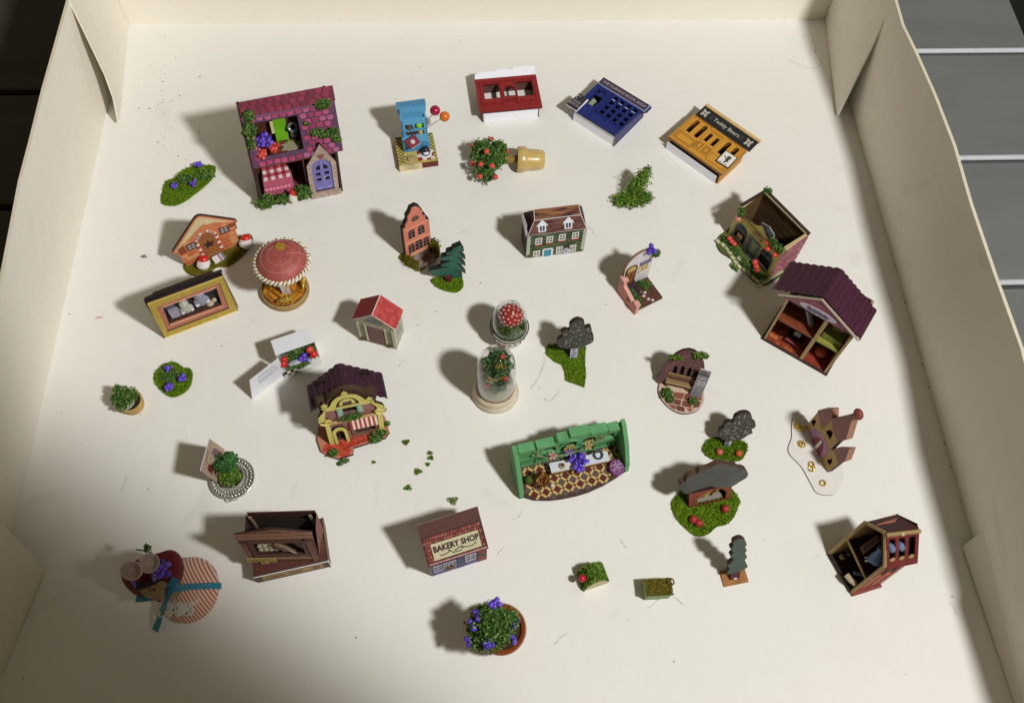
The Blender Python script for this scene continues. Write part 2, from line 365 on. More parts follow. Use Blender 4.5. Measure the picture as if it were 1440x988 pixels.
def cluster(parent, c, r=.13, k=7, mat=purple, name='flower', spread=.17, seed=1, flat=.7):
    rnd = random.Random(seed); g = G()
    for i in range(k):
        a = i * 2.4 + rnd.uniform(-.35, .35); q = spread * math.sqrt(i / max(1, k - 1)) * rnd.uniform(.95, 1.3)
        s_ = rnd.uniform(.8, 1.1)
        g.ball((c[0] + q * math.cos(a), c[1] + q * math.sin(a), c[2] + rnd.uniform(-.5, .5) * spread * flat), r * rnd.choice((.8, .9, .98, 1.04, 1.1)), 9, (s_, 2 - s_, rnd.uniform(.75, 1)), rnd.choice((0, 0, 1, 2)))
    var = {id(purple): [purple, M('#6f55c8', .35, .2, 600, .1), M('#4a2fa3', .35, .2, 600, .1)], id(coral): [coral, M('#c23a30', .4, .2, 600, .1), M('#dd5e50', .4, .2, 600, .1)]}.get(id(mat), [mat])
    return part(name, g, var, parent, smooth=80)
def bead(parent, c, r, mat, name='berry', sc_=(1, 1, 1)):
    g = G(); g.ball(c, r, 14, sc_); return part(name, g, mat, parent, smooth=80)
def mosspart(parent, blobs, n, l=.14, w=.07, seed=1, mats=None, name='foliage', up=.3, core=True):
    g = G(); g.moss(blobs, n, l, w, seed, 3, up, core); return part(name, g, mats or dgreens, parent, kind='stuff')
def mat_base(parent, outl, n, h=.09, z=.08, mats=None, seed=1, name='turf_base'):
    g = G(); g.panel(outl, (), z, TP(z), 1, 1); b = part(name, g, mats or turf, parent)
    g = G(); g.fuzz(outl, n, z, h, seed); part('grass_pile', g, mats or turf, b, kind='stuff'); return b
def smoothloop(pts, k=4):
    """closed Catmull-Rom loop through the points"""
    out = []; n = len(pts)
    for i in range(n):
        p0, p1, p2, p3 = (Vector((*pts[(i + d) % n][:2], 0)) for d in (-1, 0, 1, 2))
        for j in range(k):
            t = j / k; q = .5 * ((2 * p1) + (p2 - p0) * t + (2 * p0 - 5 * p1 + 4 * p2 - p3) * t * t + (3 * p1 - p0 - 3 * p2 + p3) * t ** 3)
            out.append((q.x, q.y))
    return out
def wind(parent, T, x0, z0, x1, z1, frame, pane, bars=(1, 1), fw=.07, t=.03, name='window', arch=False, barmat=None):
    """a framed window set on a wall: frame (part) with its pane and glazing bars (sub-part)"""
    g = G(); o = archp(x0, z0, x1, z1) if arch else rect(x0, z0, x1, z1)
    i = archp(x0 + fw, z0 + fw, x1 - fw, z1 - fw) if arch else rect(x0 + fw, z0 + fw, x1 - fw, z1 - fw)
    g.panel(o, [i], t, T @ TP(t), 0, 0)
    for b in range(bars[0]): u = x0 + (x1 - x0) * (b + 1) / (bars[0] + 1); g.box(u - .018, z0 + fw * .7, .004, u + .018, z1 - fw * .7, t * .8, 0, T)
    for b in range(bars[1]): v = z0 + (z1 - z0) * (b + 1) / (bars[1] + 1); g.box(x0 + fw * .7, v - .018, .006, x1 - fw * .7, v + .018, t * .75, 0, T)
    w = part(name, g, frame, parent)
    g = G(); g.panel(i, (), .01, T @ TP(.003), 0, 0); part('pane', g, pane, w); return w

# ------------------------------------------------------------------ magenta-roofed dollhouse
def b_dollhouse():
    r = thing('dollhouse', 'open dollhouse with magenta shingled roof and lilac arched door', 'dollhouse', (368, 291), (481, 268))
    mauve = M('#8a5474', .7, .25, 500, .2, name='mauve_board'); brickm = [M(h, .65, .22, 700, .2) for h in ('#a63c63', '#b54a70', '#93365a', '#ad5a80')]
    dark = [M(h, .65, .25, 700, .2) for h in ('#7c1c38', '#8c2440', '#6c1730')]
    mort = M('#5d3b58', .8, .2, 600, .2, name='plum_mortar'); interior = M('#5a2c22', .75, .35, 300, .15, name='brown_room')
    g = G(); g.box(-.1, -.05, 0, 4.5, 2.1, .14); base = part('base', g, M('#5c3d33', .8, .3, 400, .2), r)
    g = G(); g.panel([(0, .14), (2.0, .14), (2.0, 5.95), (1.78, 5.98), (1.3, 5.4), (.05, 3.15)], (), .14, RT(.14), 1, 1); part('side_wall', g, [interior, burnt], r)
    g = G(); g.panel([(0, .14), (2.0, .14), (2.0, 5.95), (1.78, 5.98), (1.3, 5.4), (.05, 3.15)], (), .14, RT(4.5), 0, 1); part('side_wall', g, [mauve, burnt], r)
    g = G(); g.box(.14, 1.9, .14, 4.36, 2.0, 5.9); part('back_wall', g, interior, r)
    g = G(); g.box(.14, .1, 3.0, 4.36, 1.9, 3.12); part('upper_floor', g, wood('#5e2a18', '#8a4a2e', 160, .6, (1, 6, 6)), r)
    g = G(); g.box(2.62, .2, .14, 2.7, 1.9, 3.0); part('partition', g, interior, r)
    # front roof slope with its big opening
    T = PL((.1, .0, 3.2), (1, 0, 0), (0, 1.3, 2.3)); sl = 2.64; op = rect(.5, .5, 2.72, 2.28)
    g = G(); g.panel(rect(0, 0, 4.7, sl), [op], .12, T, 0, 1); ro = part('front_roof', g, [mort, burnt], r)
    b = G(); b.panel([(-.16, -.05), (-.1, -.115), (.1, -.115), (.16, -.05), (.165, .07), (.1, .115), (-.1, .115), (-.165, .07)], (), .05, TP(.05), 0, 0); sp = []
    for row in range(9):
        v = .16 + row * .29
        for c in range(13):
            u = .2 + c * .385 + (row % 2) * .19 - .1
            if .21 < u < 4.52 and not (.3 < u < 2.92 and .35 < v < 2.42): sp.append((u, v))
    pieces('shingle', b, ro, T, sp, brickm, .018, 3)
    T2 = PL((.15, 1.3, 5.5), (1, 0, 0), (0, .5, .55)); g = G(); g.panel(rect(-.05, 0, 4.7, .76), (), .1, T2, 0, 1); r2 = part('ridge_roof', g, [dark[2], burnt], r)
    b = G(); b.panel([(-.17, -.04), (-.1, -.11), (.1, -.11), (.17, -.04), (.175, .07), (.1, .11), (-.1, .11), (-.175, .07)], (), .05, TP(.05), 0, 0)
    pieces('shingle', b, r2, T2, [(.25 + c * .41 - (k % 2) * .12, .15 + k * .25) for k in range(3) for c in range(11)], dark, .015, 4)
    g = G(); g.box(.05, 1.2, 5.42, 4.8, 1.34, 5.52); part('roof_batten', g, mauve, r)
    # stone door gable
    stone = M('#b7a294', .85, .35, 350, .35, name='aged_stone'); T = FR(-.03, 0, 0)
    ol = [(2.75, .14), (4.3, .14), (4.34, 2.5), (3.62, 4.05), (2.78, 2.55)]
    g = G(); g.panel(ol, [archp(3.03, .34, 4.07, 2.9)], .2, T, 0, 1); dg = part('door_gable', g, [stone, burnt], r)
    g = G(); g.panel(arc(3.6, 3.12, .16, 0, 345, 12), (), .04, T @ TP(.04), 0, 0); part('rosette', g, M('#8d5a52', .8), dg)
    lil = M('#7a74b8', .6, .15, 700, .15, name='lilac_door')
    holes = [rect(3.2, 1.05, 3.44, 1.35), rect(3.66, 1.05, 3.9, 1.35), rect(3.2, 1.5, 3.44, 1.8), rect(3.66, 1.5, 3.9, 1.8), [(3.2, 1.95), (3.46, 1.95), (3.46, 2.45), (3.26, 2.25)], [(3.64, 1.95), (3.9, 1.95), (3.84, 2.25), (3.64, 2.45)]]
    g = G(); g.panel(archp(3.04, .35, 4.06, 2.84), holes, .08, FR(.05), 0, 0); d = part('door', g, lil, r)
    g = G(); g.box(3.53, .01, .4, 3.57, .05, 2.7); g.box(3.15, .01, .5, 3.48, .05, .58); g.box(3.62, .01, .5, 3.95, .05, .58); part('moulding', g, M('#9a93d0', .6), d)
    g = G(); g.ball((3.64, .0, 1.42), .045, 8); part('door_knob', g, gold, d, smooth=80)
    g = G(); g.box(3.06, .2, .36, 4.04, .22, 2.8); part('dark_panel', g, darkin, r)
    g = G(); g.box(2.75, -.2, .0, 4.4, -.03, .28); part('doorstep', g, stone, r)
    # attic furnishings
    g = G(); g.box(1.55, 1.2, 3.5, 2.2, 1.75, 3.62); g.box(1.55, 1.75, 3.3, 2.2, 1.85, 4.6)
    for x in (1.57, 2.1):
        for y in (1.22, 1.7): g.box(x, y, 3.12, x + .08, y + .08, 3.5)
    part('armchair', g, M('#74b01e', .5, .15), r)
    cluster(r, (.95, .75, 4.25), .13, 16, purple, 'grapes', .36, 2)
    cluster(r, (.68, .45, 3.72), .12, 11, coral, 'red_flower', .24, 3); cluster(r, (1.3, .62, 3.85), .12, 11, coral, 'red_flower', .24, 4)
    g = G(); st = []
    for k in range(16): q = .62 if k % 2 else .4; st.append((2.25 + q * math.cos(k * math.pi / 8), 1.0 + q * .8 * math.sin(k * math.pi / 8)))
    g.panel(st, (), .06, TP(3.22), 0, 0); part('star_rug', g, M('#a39c7c', .9, .4, 900, .5), r)
    g = G(); g.lathe([(.14, 0), (.22, .08), (.2, .3), (.14, .4)], 18, Matrix.Translation((2.5, 1.55, 3.3))); g.tube([(2.5 + .22 * math.cos(a * .6), 1.5 + .12 * math.sin(a * .6), 4.0 + .18 * math.sin(a * .6)) for a in range(11)], .08, 6); part('kettle', g, M('#8d9096', .35, .2, metal=.5), r, smooth=50)
    g = G(); g.box(1.4, 1.5, 3.8, 1.55, 1.6, 4.6); part('lamp', g, M('#e2d9a0', .5), r)
    # ground-floor bed with gingham
    g = G(); g.box(.35, .5, .14, 1.95, 1.85, .75); bed = part('bed', g, M('#c4607a', .8, .15), r)
    b = G(); b.box(-.1, -.1, 0, .1, .1, .03); mm = [M('#8a1626', .8), M('#e0d3cc', .8), M('#b5505c', .8)]
    pieces('gingham_square', b, bed, PL((.42, 1.05, .76), (1, 0, 0), (0, 1, .25)), [(i * .205 + .1, j * .205 + .1, (0 if i % 2 and j % 2 else 1 if not (i % 2 or j % 2) else 2), 0) for i in range(7) for j in range(4)], mm)
    g = G()
    for i in range(7): g.ball((.45 + i * .2, .5, .7), .16, 8, (1, .8, .8))
    part('frilled_pillow', g, M('#d9798f', .8, .15), bed, smooth=80)
    g = G(); g.lathe([(.22, 0), (.25, .3), (.18, .5), (.01, .85)], 14, Matrix.Translation((1.75, -.15, .2))); part('gnome_body', g, M('#dcd6cc', .7), r, smooth=50)
    g = G(); g.lathe([(.2, .45), (.17, .6), (.02, 1.0)], 14, Matrix.Translation((1.78, -.12, .2))); part('gnome_hat', g, redb, r, smooth=50)
    mosspart(r, [(2.35, .0, .5, .5, .35, .45), (1.2, .0, .35, .35, .3, .3), (.25, .0, .35, .5, .4, .38)], 1500, .2, .1, 5, name='front_bush')
    mosspart(r, [(.35, .9, 5.0, .35, .3, .5), (.5, 1.3, 5.6, .3, .25, .3), (.3, .55, 4.3, .2, .2, .4)], 900, .18, .1, 6, name='creeper', core=False)
    mosspart(r, [(4.2, 1.15, 5.55, .42, .25, .25), (3.2, .8, 4.8, .12, .1, .12)], 450, .17, .1, 7, name='creeper', core=False)
    mosspart(r, [(4.2, .42, 4.25, .62, .25, .25), (3.6, .5, 4.4, .32, .2, .2), (4.6, .25, 3.9, .25, .15, .2)], 600, .17, .1, 8, name='creeper', core=False)
    for c in r.children: c.matrix_parent_inverse = Matrix(((1, 0, .055, 0), (0, 1, 0, 0), (0, 0, 1, 0), (0, 0, 0, 1)))
b_dollhouse()

# ------------------------------------------------------------------ felt patches with purple flowers
def b_patch(name, label, cat, c, outl, fl, n, seed, tufts):
    r = thing(name, label, cat, c)
    mat_base(r, smoothloop(outl, 3), n, .12, .07, turf, seed)
    mosspart(r, tufts, 420, .15, .08, seed, dgreens, 'moss_tuft', core=False)
    for i, (x, y, z, k) in enumerate(fl): cluster(r, (x, y, z), .1, k, purple, 'flower', .15, seed + i)
o = P(265, 260)
def loc(px, py, z=0., o_=None): q = P(px, py, z) - (o_ or o); return (q.x, q.y, z)
def cl(pts, x0, y0, s, o_): return [loc(x0 + a / s, y0 + b / s, 0, o_)[:2] for a, b in pts]
b_patch('flower_patch', 'long leaf-shaped moss patch with three purple flower clusters', 'flower patch', (265, 260),
        cl([(200, 830), (400, 870), (580, 800), (720, 700), (900, 560), (1050, 400), (1080, 230), (900, 210), (720, 230), (550, 290), (420, 410), (270, 480), (220, 640)], 210, 215, 11.6, o),
        [(*loc(245, 260, .35, o)[:2], .3, 7), (*loc(279, 231, .4, o)[:2], .4, 6), (*loc(272, 257, .35, o)[:2], .3, 5)], 1500, 11,
        [(*loc(262, 252, .2, o)[:2], .2, .6, .35, .2), (*loc(288, 246, .2, o)[:2], .2, .55, .35, .22)])
o2 = P(244, 533)
b_patch('flower_patch', 'round moss patch with purple flowers beside the tan pot', 'flower patch', (244, 533),
        cl([(640, 330), (700, 200), (850, 105), (980, 110), (1080, 180), (1200, 220), (1195, 400), (1120, 520), (980, 600), (860, 600), (760, 520), (680, 430)], 155, 500, 10.4, o2),
        [(*loc(237, 543, .3, o2)[:2], .25, 9), (*loc(256, 530, .3, o2)[:2], .25, 8), (*loc(237, 518, .2, o2)[:2], .22, 5)], 1100, 12,
        [(*loc(240, 528, .1, o2)[:2], .12, .5, .35, .15)])

# ------------------------------------------------------------------ blue sweet stand
def b_stand():
    r = thing('sweet_stand', 'sky-blue sweet shelf with two pin lollipops on a patterned plinth', 'toy shelf', (562, 241), (618, 233))
    blue = M('#5fa6cf', .6, .12, 500, .15, name='sky_blue_paint'); dbl = M('#4b8cb8', .6, .12, 500, .15)
    g = G(); g.box(0, 0, 0, 2.22, 2.1, .42); pl = part('plinth', g, M('#6b2a20', .7, .25), r)
    g = G(); g.box(.03, .03, .42, 2.19, 2.07, .44); part('top_sheet', g, M('#c3b35c', .7, .2, 500), pl)
    g = G()
    for k in range(9):                       # dark lattice lines of the carpet print
        y = .12 + k * .23
        g.tube([(.06, y, .445), (.4, min(2.05, y + .3), .445)], .022, 4); g.tube([(.06, min(2.05, y + .3), .445), (.4, y, .445)], .022, 4)
        g.tube([(1.85, y, .445), (2.16, min(2.05, y + .3), .445)], .022, 4); g.tube([(1.85, min(2.05, y + .3), .445), (2.16, y, .445)], .022, 4)
    part('lattice', g, M('#3d3a14', .7), pl)
    b = G(); b.box(-.115, -.115, 0, .115, .115, .02)
    pieces('tile', b, pl, TP(.445), [(1.25 + i * .235, .28 + j * .235, (i + j) % 2, 0) for i in range(4) for j in range(3)], [M('#8f2f25', .55), M('#ddd6c4', .55)])
    g = G(); g.box(.45, .9, .42, 1.9, 1.7, 1.25); cb = part('cabinet', g, blue, r)
    g = G()
    for k in range(5): g.box(.52 + k * .28, .885, .48, .74 + k * .28, .9, 1.18)
    part('drawer_front', g, dbl, cb)
    g = G(); ho = [rect(.65, 1.75, 1.12, 2.2), rect(1.2, 1.75, 1.7, 2.2), rect(.65, 1.2, 1.7, 1.62)]
    g.panel(rect(.48, 1.0, 1.88, 2.6), ho, .09, FR(1.3), 0, 0); g.box(.48, 1.68, 1.25, 1.88, 1.76, 3.0); g.box(.48, 1.3, 1.25, .56, 1.7, 2.55); g.box(1.8, 1.3, 1.25, 1.88, 1.7, 2.55); g.box(.56, 1.3, 1.66, 1.8, 1.7, 1.72); part('shelf_unit', g, blue, r)
    g = G(); g.panel([(.42, 2.55), (1.92, 2.55), (1.98, 3.05), (.36, 3.05)], (), .5, PL((0, 1.22, 0), (1, 0, 0), (0, .25, 1)), 0, 0); part('canopy', g, M('#5396c2', .6, .12), r)
    g = G(); g.lathe([(.2, 0), (.02, .42)], 12, Matrix.Translation((.9, 1.5, 1.74))); part('cone', g, M('#5b4634', .7), r, smooth=40)
    bead(r, (1.45, 1.42, 1.95), .19, M('#7fc21c', .25, .15), 'green_sweet')
    g = G()
    for k in range(3): g.lathe([(.08, 0), (.08, .25), (.03, .32), (.03, .4)], 10, Matrix.Translation((.82 + k * .2, 1.45, 1.26)))
    part('bottle', g, M('#5b2f24', .3, .2), r, smooth=40)
    g = G(); g.lathe([(.14, 0), (.16, .3), (.02, .36)], 12, Matrix.Translation((1.5, 1.45, 1.26))); part('jar', g, M('#c9b553', .4), r, smooth=40)
    g = G(); g.T = Matrix.Translation((.95, .82, 1.3)) @ Matrix.Rotation(math.radians(32), 4, 'Z') @ Matrix.Rotation(math.radians(25), 4, 'X'); g.box(-.36, -.28, 0, .36, .28, .1, 0); g.box(-.33, -.29, .015, .37, .26, .085, 1)
    bk = part('book', g, [M('#7a1f33', .6), white], r)
    g = G(); g.T = Matrix.Translation((.95, .82, 1.3)) @ Matrix.Rotation(math.radians(32), 4, 'Z') @ Matrix.Rotation(math.radians(25), 4, 'X'); g.panel(arc(0, 0, .13, 0, 345, 12), (), .01, TP(.112), 0, 0); part('emblem', g, M('#cfc0c4', .6), bk)
    g = G(); g.lathe([(.22, 0), (.26, .15), (.2, .42), (.08, .52)], 16, Matrix.Translation((1.62, .62, .45))); p = part('cup', g, M('#1b2230', .35), r, smooth=50)
    g = G(); g.ball((1.62, .46, .68), .17, 12, (1, .6, .9)); g.lathe([(.3, 0), (.33, .03), (.3, .05)], 18, Matrix.Translation((1.62, .6, .44))); part('saucer', g, M('#e4e6ee', .3), p, smooth=60)
    g = G(); g.lathe([(.38, 0), (.4, .02), (.2, .05), (.18, .16), (.08, .19)], 20, Matrix.Translation((.72, .3, .45))); part('straw_hat', g, M('#b8a26a', .85, .3, 1200, .5), r, smooth=50)
    g = G(); g.box(.0, -.06, .0, 1.3, -.005, .47); pk = part('name_plank', g, M('#d8c89c', .7, .12, 300), r)
    g = G()
    for z, a, b_ in ((.36, .25, .9), (.24, .5, 1.15), (.14, .3, 1.05)): g.box(a, -.068, z, b_, -.06, z + .03)
    part('print_line', g, M('#8d7a52', .7), pk)
    for (x, y, z), m, a in (((2.44, 1.8, 2.5), M('#a3133c', .18, .1, coat=.5), (1.88, 1.5, 1.95)), ((2.92, 1.55, 2.2), M('#d9701a', .18, .1, coat=.5), (1.88, 1.45, 1.6))):
        g = G(); g.tube([a, (x, y, z)], .03, 6); st = part('lollipop_stick', g, silver, r, smooth=60)
        g = G(); g.ball((x, y, z), .29, 18); part('lollipop_ball', g, m, st, smooth=80)
b_stand()

# ------------------------------------------------------------------ three shop-front boxes lying on their backs
def shopbox(r, x0, y0, x1, y1, zt, ins, side, frontm, edge):
    """open box under a shop front: four thin sides"""
    t = .07
    for nm, b in (('side_panel', (x0 + ins, y0 + ins, x0 + ins + t, y1 - ins)), ('side_panel', (x1 - ins - t, y0 + ins, x1 - ins, y1 - ins)), ('top_panel', (x0 + ins + t, y1 - ins - t, x1 - ins - t, y1 - ins))):
        g = G(); g.box(b[0], b[1], 0, b[2], b[3], zt - .1); part(nm, g, side, r)
    g = G(); g.box(x0 + ins + t, y0 + ins, 0, x1 - ins - t, y0 + ins + .04, zt - .12); part('bottom_panel', g, frontm, r)
def b_red():
    r = thing('shop_front_box', 'dark red shop front box with white paper sides lying on its back', 'toy shop', (680, 172), (757, 165))
    rd = M('#8c1f22', .55, .15, 500, .12, name='brick_red_paint'); rd2 = M('#6d1619', .6, .15)
    g = G(); ho = [rect(.2, .85, 1.12, 1.98), [(1.38, .95), (2.02, .95), (2.02, 1.4)] + arc(1.7, 1.4, .32, 0, 180, 8)[1:-1] + [(1.38, 1.4)], rect(2.1, .85, 3.08, 1.98)]
    g.panel(rect(-.22, -.12, 3.42, 2.42), ho, .14, TP(.98), 0, 1); f = part('shop_front', g, [rd, rd2], r)
    g = G(); T = TP(.98)
    for x in (.0, 1.2, 2.05, 3.15): g.box(x, .3, 0, x + .08, 2.1, .05, 0, T)
    g.box(-.2, -.1, 0, 3.4, .12, .06, 0, T); g.box(-.2, 2.12, 0, 3.4, 2.3, .05, 0, T); g.box(.0, .45, 0, 1.2, .52, .04, 0, T); g.box(2.1, .45, 0, 3.2, .52, .04, 0, T)
    part('pilaster', g, rd, f)
    g = G(); [g.box(1.3 + k * .16, .5, .98, 1.3 + k * .16 + .1, .72, 1.0) for k in range(5)]; part('raised_lettering', g, rd2, f)
    shopbox(r, -.22, -.12, 3.42, 2.42, .98, .14, M('#5e3a30', .8), paper, plyedge)
    g = G(); T = PL((-.2, 2.38, .95), (1, 0, 0), (0, .9, .35)); rn = random.Random(5); ol = [(0, 0), (3.6, 0), (3.62, .62)] + [(3.4 - i * .2, .6 + rn.uniform(-.05, .05) - i * .008) for i in range(16)] + [(.02, .35)]
    g.panel(ol, (), .05, T, 0, 1); part('torn_paper_flap', g, [paper, M('#7a4a4a', .8)], r)
    g = G(); g.panel([(-.0, 0), (3.2, 0), (3.1, .85), (.12, .82)], (), .03, PL((0, -.07, .02), (1, 0, 0), (0, .12, 1)), 0, 0); part('paper_flap', g, paper, r)
    g = G(); g.lathe([(.28, 0), (.28, .45), (.2, .5)], 18, Matrix.Translation((1.68, 1.2, .0))); g.box(.3, .7, 0, 1.1, 1.0, .3); g.box(2.2, .7, 0, 3.0, 1.05, .25); part('display_block', g, M('#a79d86', .8, .2), r)
b_red()
def b_navy():
    r = thing('shop_front_box', 'navy blue book shop front box with lattice window lying on its back', 'toy shop', (804, 167), (861, 203))
    nv = M('#14266f', .55, .15, 500, .12, name='navy_paint'); nd = M('#0d1748', .6, .15); plum = M('#3b3348', .7, .2, 400)
    cols = [1.52, 1.98, 2.44, 2.9]; rows = [.76, 1.2, 1.65, 2.08]
    ho = [rect(c - .14, w - .14, c + .14, w + .14) for c in cols for w in rows] + [rect(.4, .75, .95, 1.62)]
    for k in range(6):
        a = math.radians(10 + k * 32); a2 = a + math.radians(18); ho.append([(.68 + q * math.cos(t), 1.78 + q * math.sin(t)) for q, t in ((.14, a), (.4, a), (.4, a2), (.14, a2))])
    g = G(); g.panel([(0, -.15), (3.1, -.15), (3.22, 2.2), (3.48, 2.5), (3.48, 2.95), (0, 2.95)], ho, .14, TP(1.02), 0, 1); f = part('shop_front', g, [nv, nd], r)
    g = G()
    for w in rows[:-1]: g.box(1.3, w + .2, 1.02, 3.12, w + .24, 1.045)
    for c in cols[:-1]: g.box(c + .21, .55, 1.02, c + .25, 2.3, 1.04)
    g.box(1.2, .5, 1.02, 3.2, .56, 1.07); g.box(1.22, .5, 1.02, 1.28, 2.32, 1.07); g.box(.28, .1, 1.02, .34, 2.3, 1.06); g.box(1.03, .1, 1.02, 1.09, 2.3, 1.06); part('glazing_bar', g, nv, f)
    g = G()
    for c in cols: g.box(c - .12, 1.86, 1.0, c + .1, 1.93, 1.05)
    part('pale_strip', g, M('#aab0cc', .6), f)  # short pale strips just below the top row of window holes
    g = G(); g.box(.02, 2.36, 1.03, 3.36, 2.92, 1.09); sg = part('sign_board', g, plum, r)
    g = G(); g.text('THE CURIOUS BOOK SHOP', .27, TP(1.09, 1.7, 2.64), 0, .012, .92); part('lettering', g, M('#b7a7ad', .7), sg)
    g = G(); g.box(.0, 2.33, 1.03, 3.4, 2.36, 1.11); g.box(3.36, 2.36, 1.03, 3.4, 2.95, 1.11); part('gilt_edge', g, M('#a9a9cf', .5), sg)
    g = G(); T = TP(1.12); g.panel([(-.38, -.2), (.4, -.22), (.34, .88), (-.28, .98)], (), .08, T, 0, 1); s2 = part('hanging_sign', g, [M('#2d2833', .6, .2), paper], r)
    g = G(); g.text('BOOK', .26, TP(1.12, 0, .08), 0, .012); g.text('OLD', .26, TP(1.12, -.02, .34), 0, .012); part('lettering', g, M('#a49f9f', .7), s2)
    g = G(); g.tube([(-.15 + .14 * math.cos(t * .7), .68 + .12 * math.sin(t * .7), 1.13) for t in range(1, 8)], .03, 5); part('scroll', g, M('#a49f9f', .7), s2)
    g = G(); g.box(.28, -.25, 1.06, .42, .9, 1.1); part('sign_edge', g, paper, s2)
    shopbox(r, 0, -.12, 3.2, 2.9, 1.02, .06, M('#4a4a78', .7, .15), paper, plyedge)
    g = G(); g.panel([(3.08, 0), (3.14, 0), (3.14, 1.0), (3.08, 1.0)], (), .06, FR(-.1), 0, 0); part('corner_strip', g, plyedge, r)
    g = G(); g.box(.1, -.02, .0, 3.05, 2.8, .06); part('back_board', g, darkin, r)
    g = G(); g.T = Matrix.Translation((.65, 1.15, .5)) @ Matrix.Rotation(.5, 4, 'Y'); g.box(-.35, -.42, 0, .35, .42, .04); part('green_paper', g, M('#8a967a', .7), r)
b_navy()
def b_teddy():
    r = thing('shop_front_box', 'mustard yellow shop front box with black script sign lying on its back', 'toy shop', (939, 205), (1008, 254))
    ye = M('#cf9535', .55, .12, 500, .12, name='mustard_paint'); yd = M('#8a5a1c', .6, .2)
    ar = lambda x: archp(x - .14, .8, x + .14, 1.9)
    ho = [ar(.55), ar(1.12), rect(1.57, .95, 1.8, 1.65), rect(2.05, .95, 2.28, 1.65), ar(2.82), ar(3.38)]
    g = G(); g.panel(rect(.03, -.25, 3.85, 2.08), ho, .16, TP(1.02), 0, 1); f = part('shop_front', g, [ye, yd], r)
    g = G()
    def fr(x0, y0, x1, y1, t=.025):
        for b in ((x0, y0, x1, y0 + t), (x0, y1 - t, x1, y1), (x0, y0, x0 + t, y1), (x1 - t, y0, x1, y1)): g.box(b[0], b[1], 1.02, b[2], b[3], 1.035)
    fr(.2, -.05, 1.4, .6); fr(.28, .04, 1.32, .5); fr(1.5, .2, 1.84, .75); fr(1.98, .2, 2.32, .75); fr(1.56, .28, 1.78, .66); fr(2.04, .28, 2.26, .66); fr(2.5, -.05, 3.65, .6); fr(1.42, .1, 2.4, 1.8); fr(.1, -.15, 3.78, 2.02)
    part('engraved_line', g, yd, f)
    g = G(); g.box(1.45, 1.85, 1.02, 2.4, 2.0, 1.1); g.box(0.05, -.24, 1.02, 3.83, -.16, 1.07)
    for x in (.3, 1.42, 2.38, 3.65): g.box(x, .62, 1.02, x + .06, 2.04, 1.07)
    part('pilaster', g, ye, f)
    g = G(); T = PL((.15, 2.06, 1.12), (1, 0, 0), (0, 1, .1)); g.panel(rect(0, 0, 3.85, .82), (), .08, T, 0, 1); s = part('sign_board', g, [M('#1f2124', .5, .15), yd], r)
    g = G(); T2 = T @ TP(.0, 1.9, .42); g.text('Teddy Bears', .36, T2 @ Matrix.Shear('XZ', 4, (0, 0)), 0, .014); part('lettering', g, M('#c9c2b4', .6), s)
    g = G()
    for cx in (.35, 3.45):
        for dx, dy, q in ((0, 0, .17), (-.14, .17, .07), (.14, .17, .07), (-.13, -.17, .07), (.13, -.17, .07)): g.panel(arc(cx + dx, .42 + dy, q, 0, 330, 11), (), .01, T @ TP(.012), 0, 0)
    part('bear_emblem', g, M('#b9b3a6', .6), s)
    g = G()
    for cx in (.35, 3.45): g.panel(arc(cx, .42, .06, 0, 330, 11), (), .01, T @ TP(.024), 0, 0)
    for cx in (.8, 2.95):
        for k in range(3): g.box(cx - .1, .3 + k * .12, 0, cx + .12, .34 + k * .12, .012, 0, T)
    part('sign_print', g, M('#54524e', .6), s)
    g = G(); g.panel(rect(0, .82, 3.9, 1.0), (), .16, T @ TP(.06), 0, 0); part('cornice', g, M('#d8b376', .6), s)
    g = G(); g.T = TP(1.07, 3.42, .72) @ Matrix.Rotation(.06, 4, 'Z'); g.box(-.42, -.5, 0, .42, .5, .03, 0); po = part('poster', g, [black], r)
    g = G(); g.T = TP(1.07, 3.42, .72) @ Matrix.Rotation(.06, 4, 'Z'); g.box(-.37, -.45, .03, .37, .45, .038); part('poster_sheet', g, white, po)
    g = G(); g.T = TP(1.11, 3.42, .72) @ Matrix.Rotation(.06, 4, 'Z')
    g.panel(arc(.05, .16, .13, 0, 330, 11), (), .01, I4, 0, 0); g.panel([(-.1, .05), (.12, .06), (.16, -.18), (-.02, -.2)], (), .01, I4, 0, 0); g.panel([(-.12, .0), (-.26, .12), (-.24, .18), (-.08, .06)], (), .01, I4, 0, 0); g.panel([(.0, -.18), (-.08, -.3), (.02, -.32), (.1, -.2)], (), .01, I4, 0, 0); g.box(-.3, -.4, -.01, -.06, -.36, 0); g.box(0, -.4, -.01, .24, -.36, 0)
    part('poster_print', g, M('#4a4843', .7), po)
    shopbox(r, .03, -.25, 3.85, 2.08, 1.02, .08, M('#c98f38', .65, .15), darkin, plyedge)
    g = G(); g.panel(rect(.05, 0, 3.6, .62), (), .03, PL((0, -.26, .0), (1, 0, 0), (0, -.03, 1)), 0, 0); part('paper_flap', g, paper, r)
    g = G(); g.box(.2, 0, 0, 3.7, 1.9, .05); part('back_board', g, M('#3a2216', .8), r)
b_teddy()
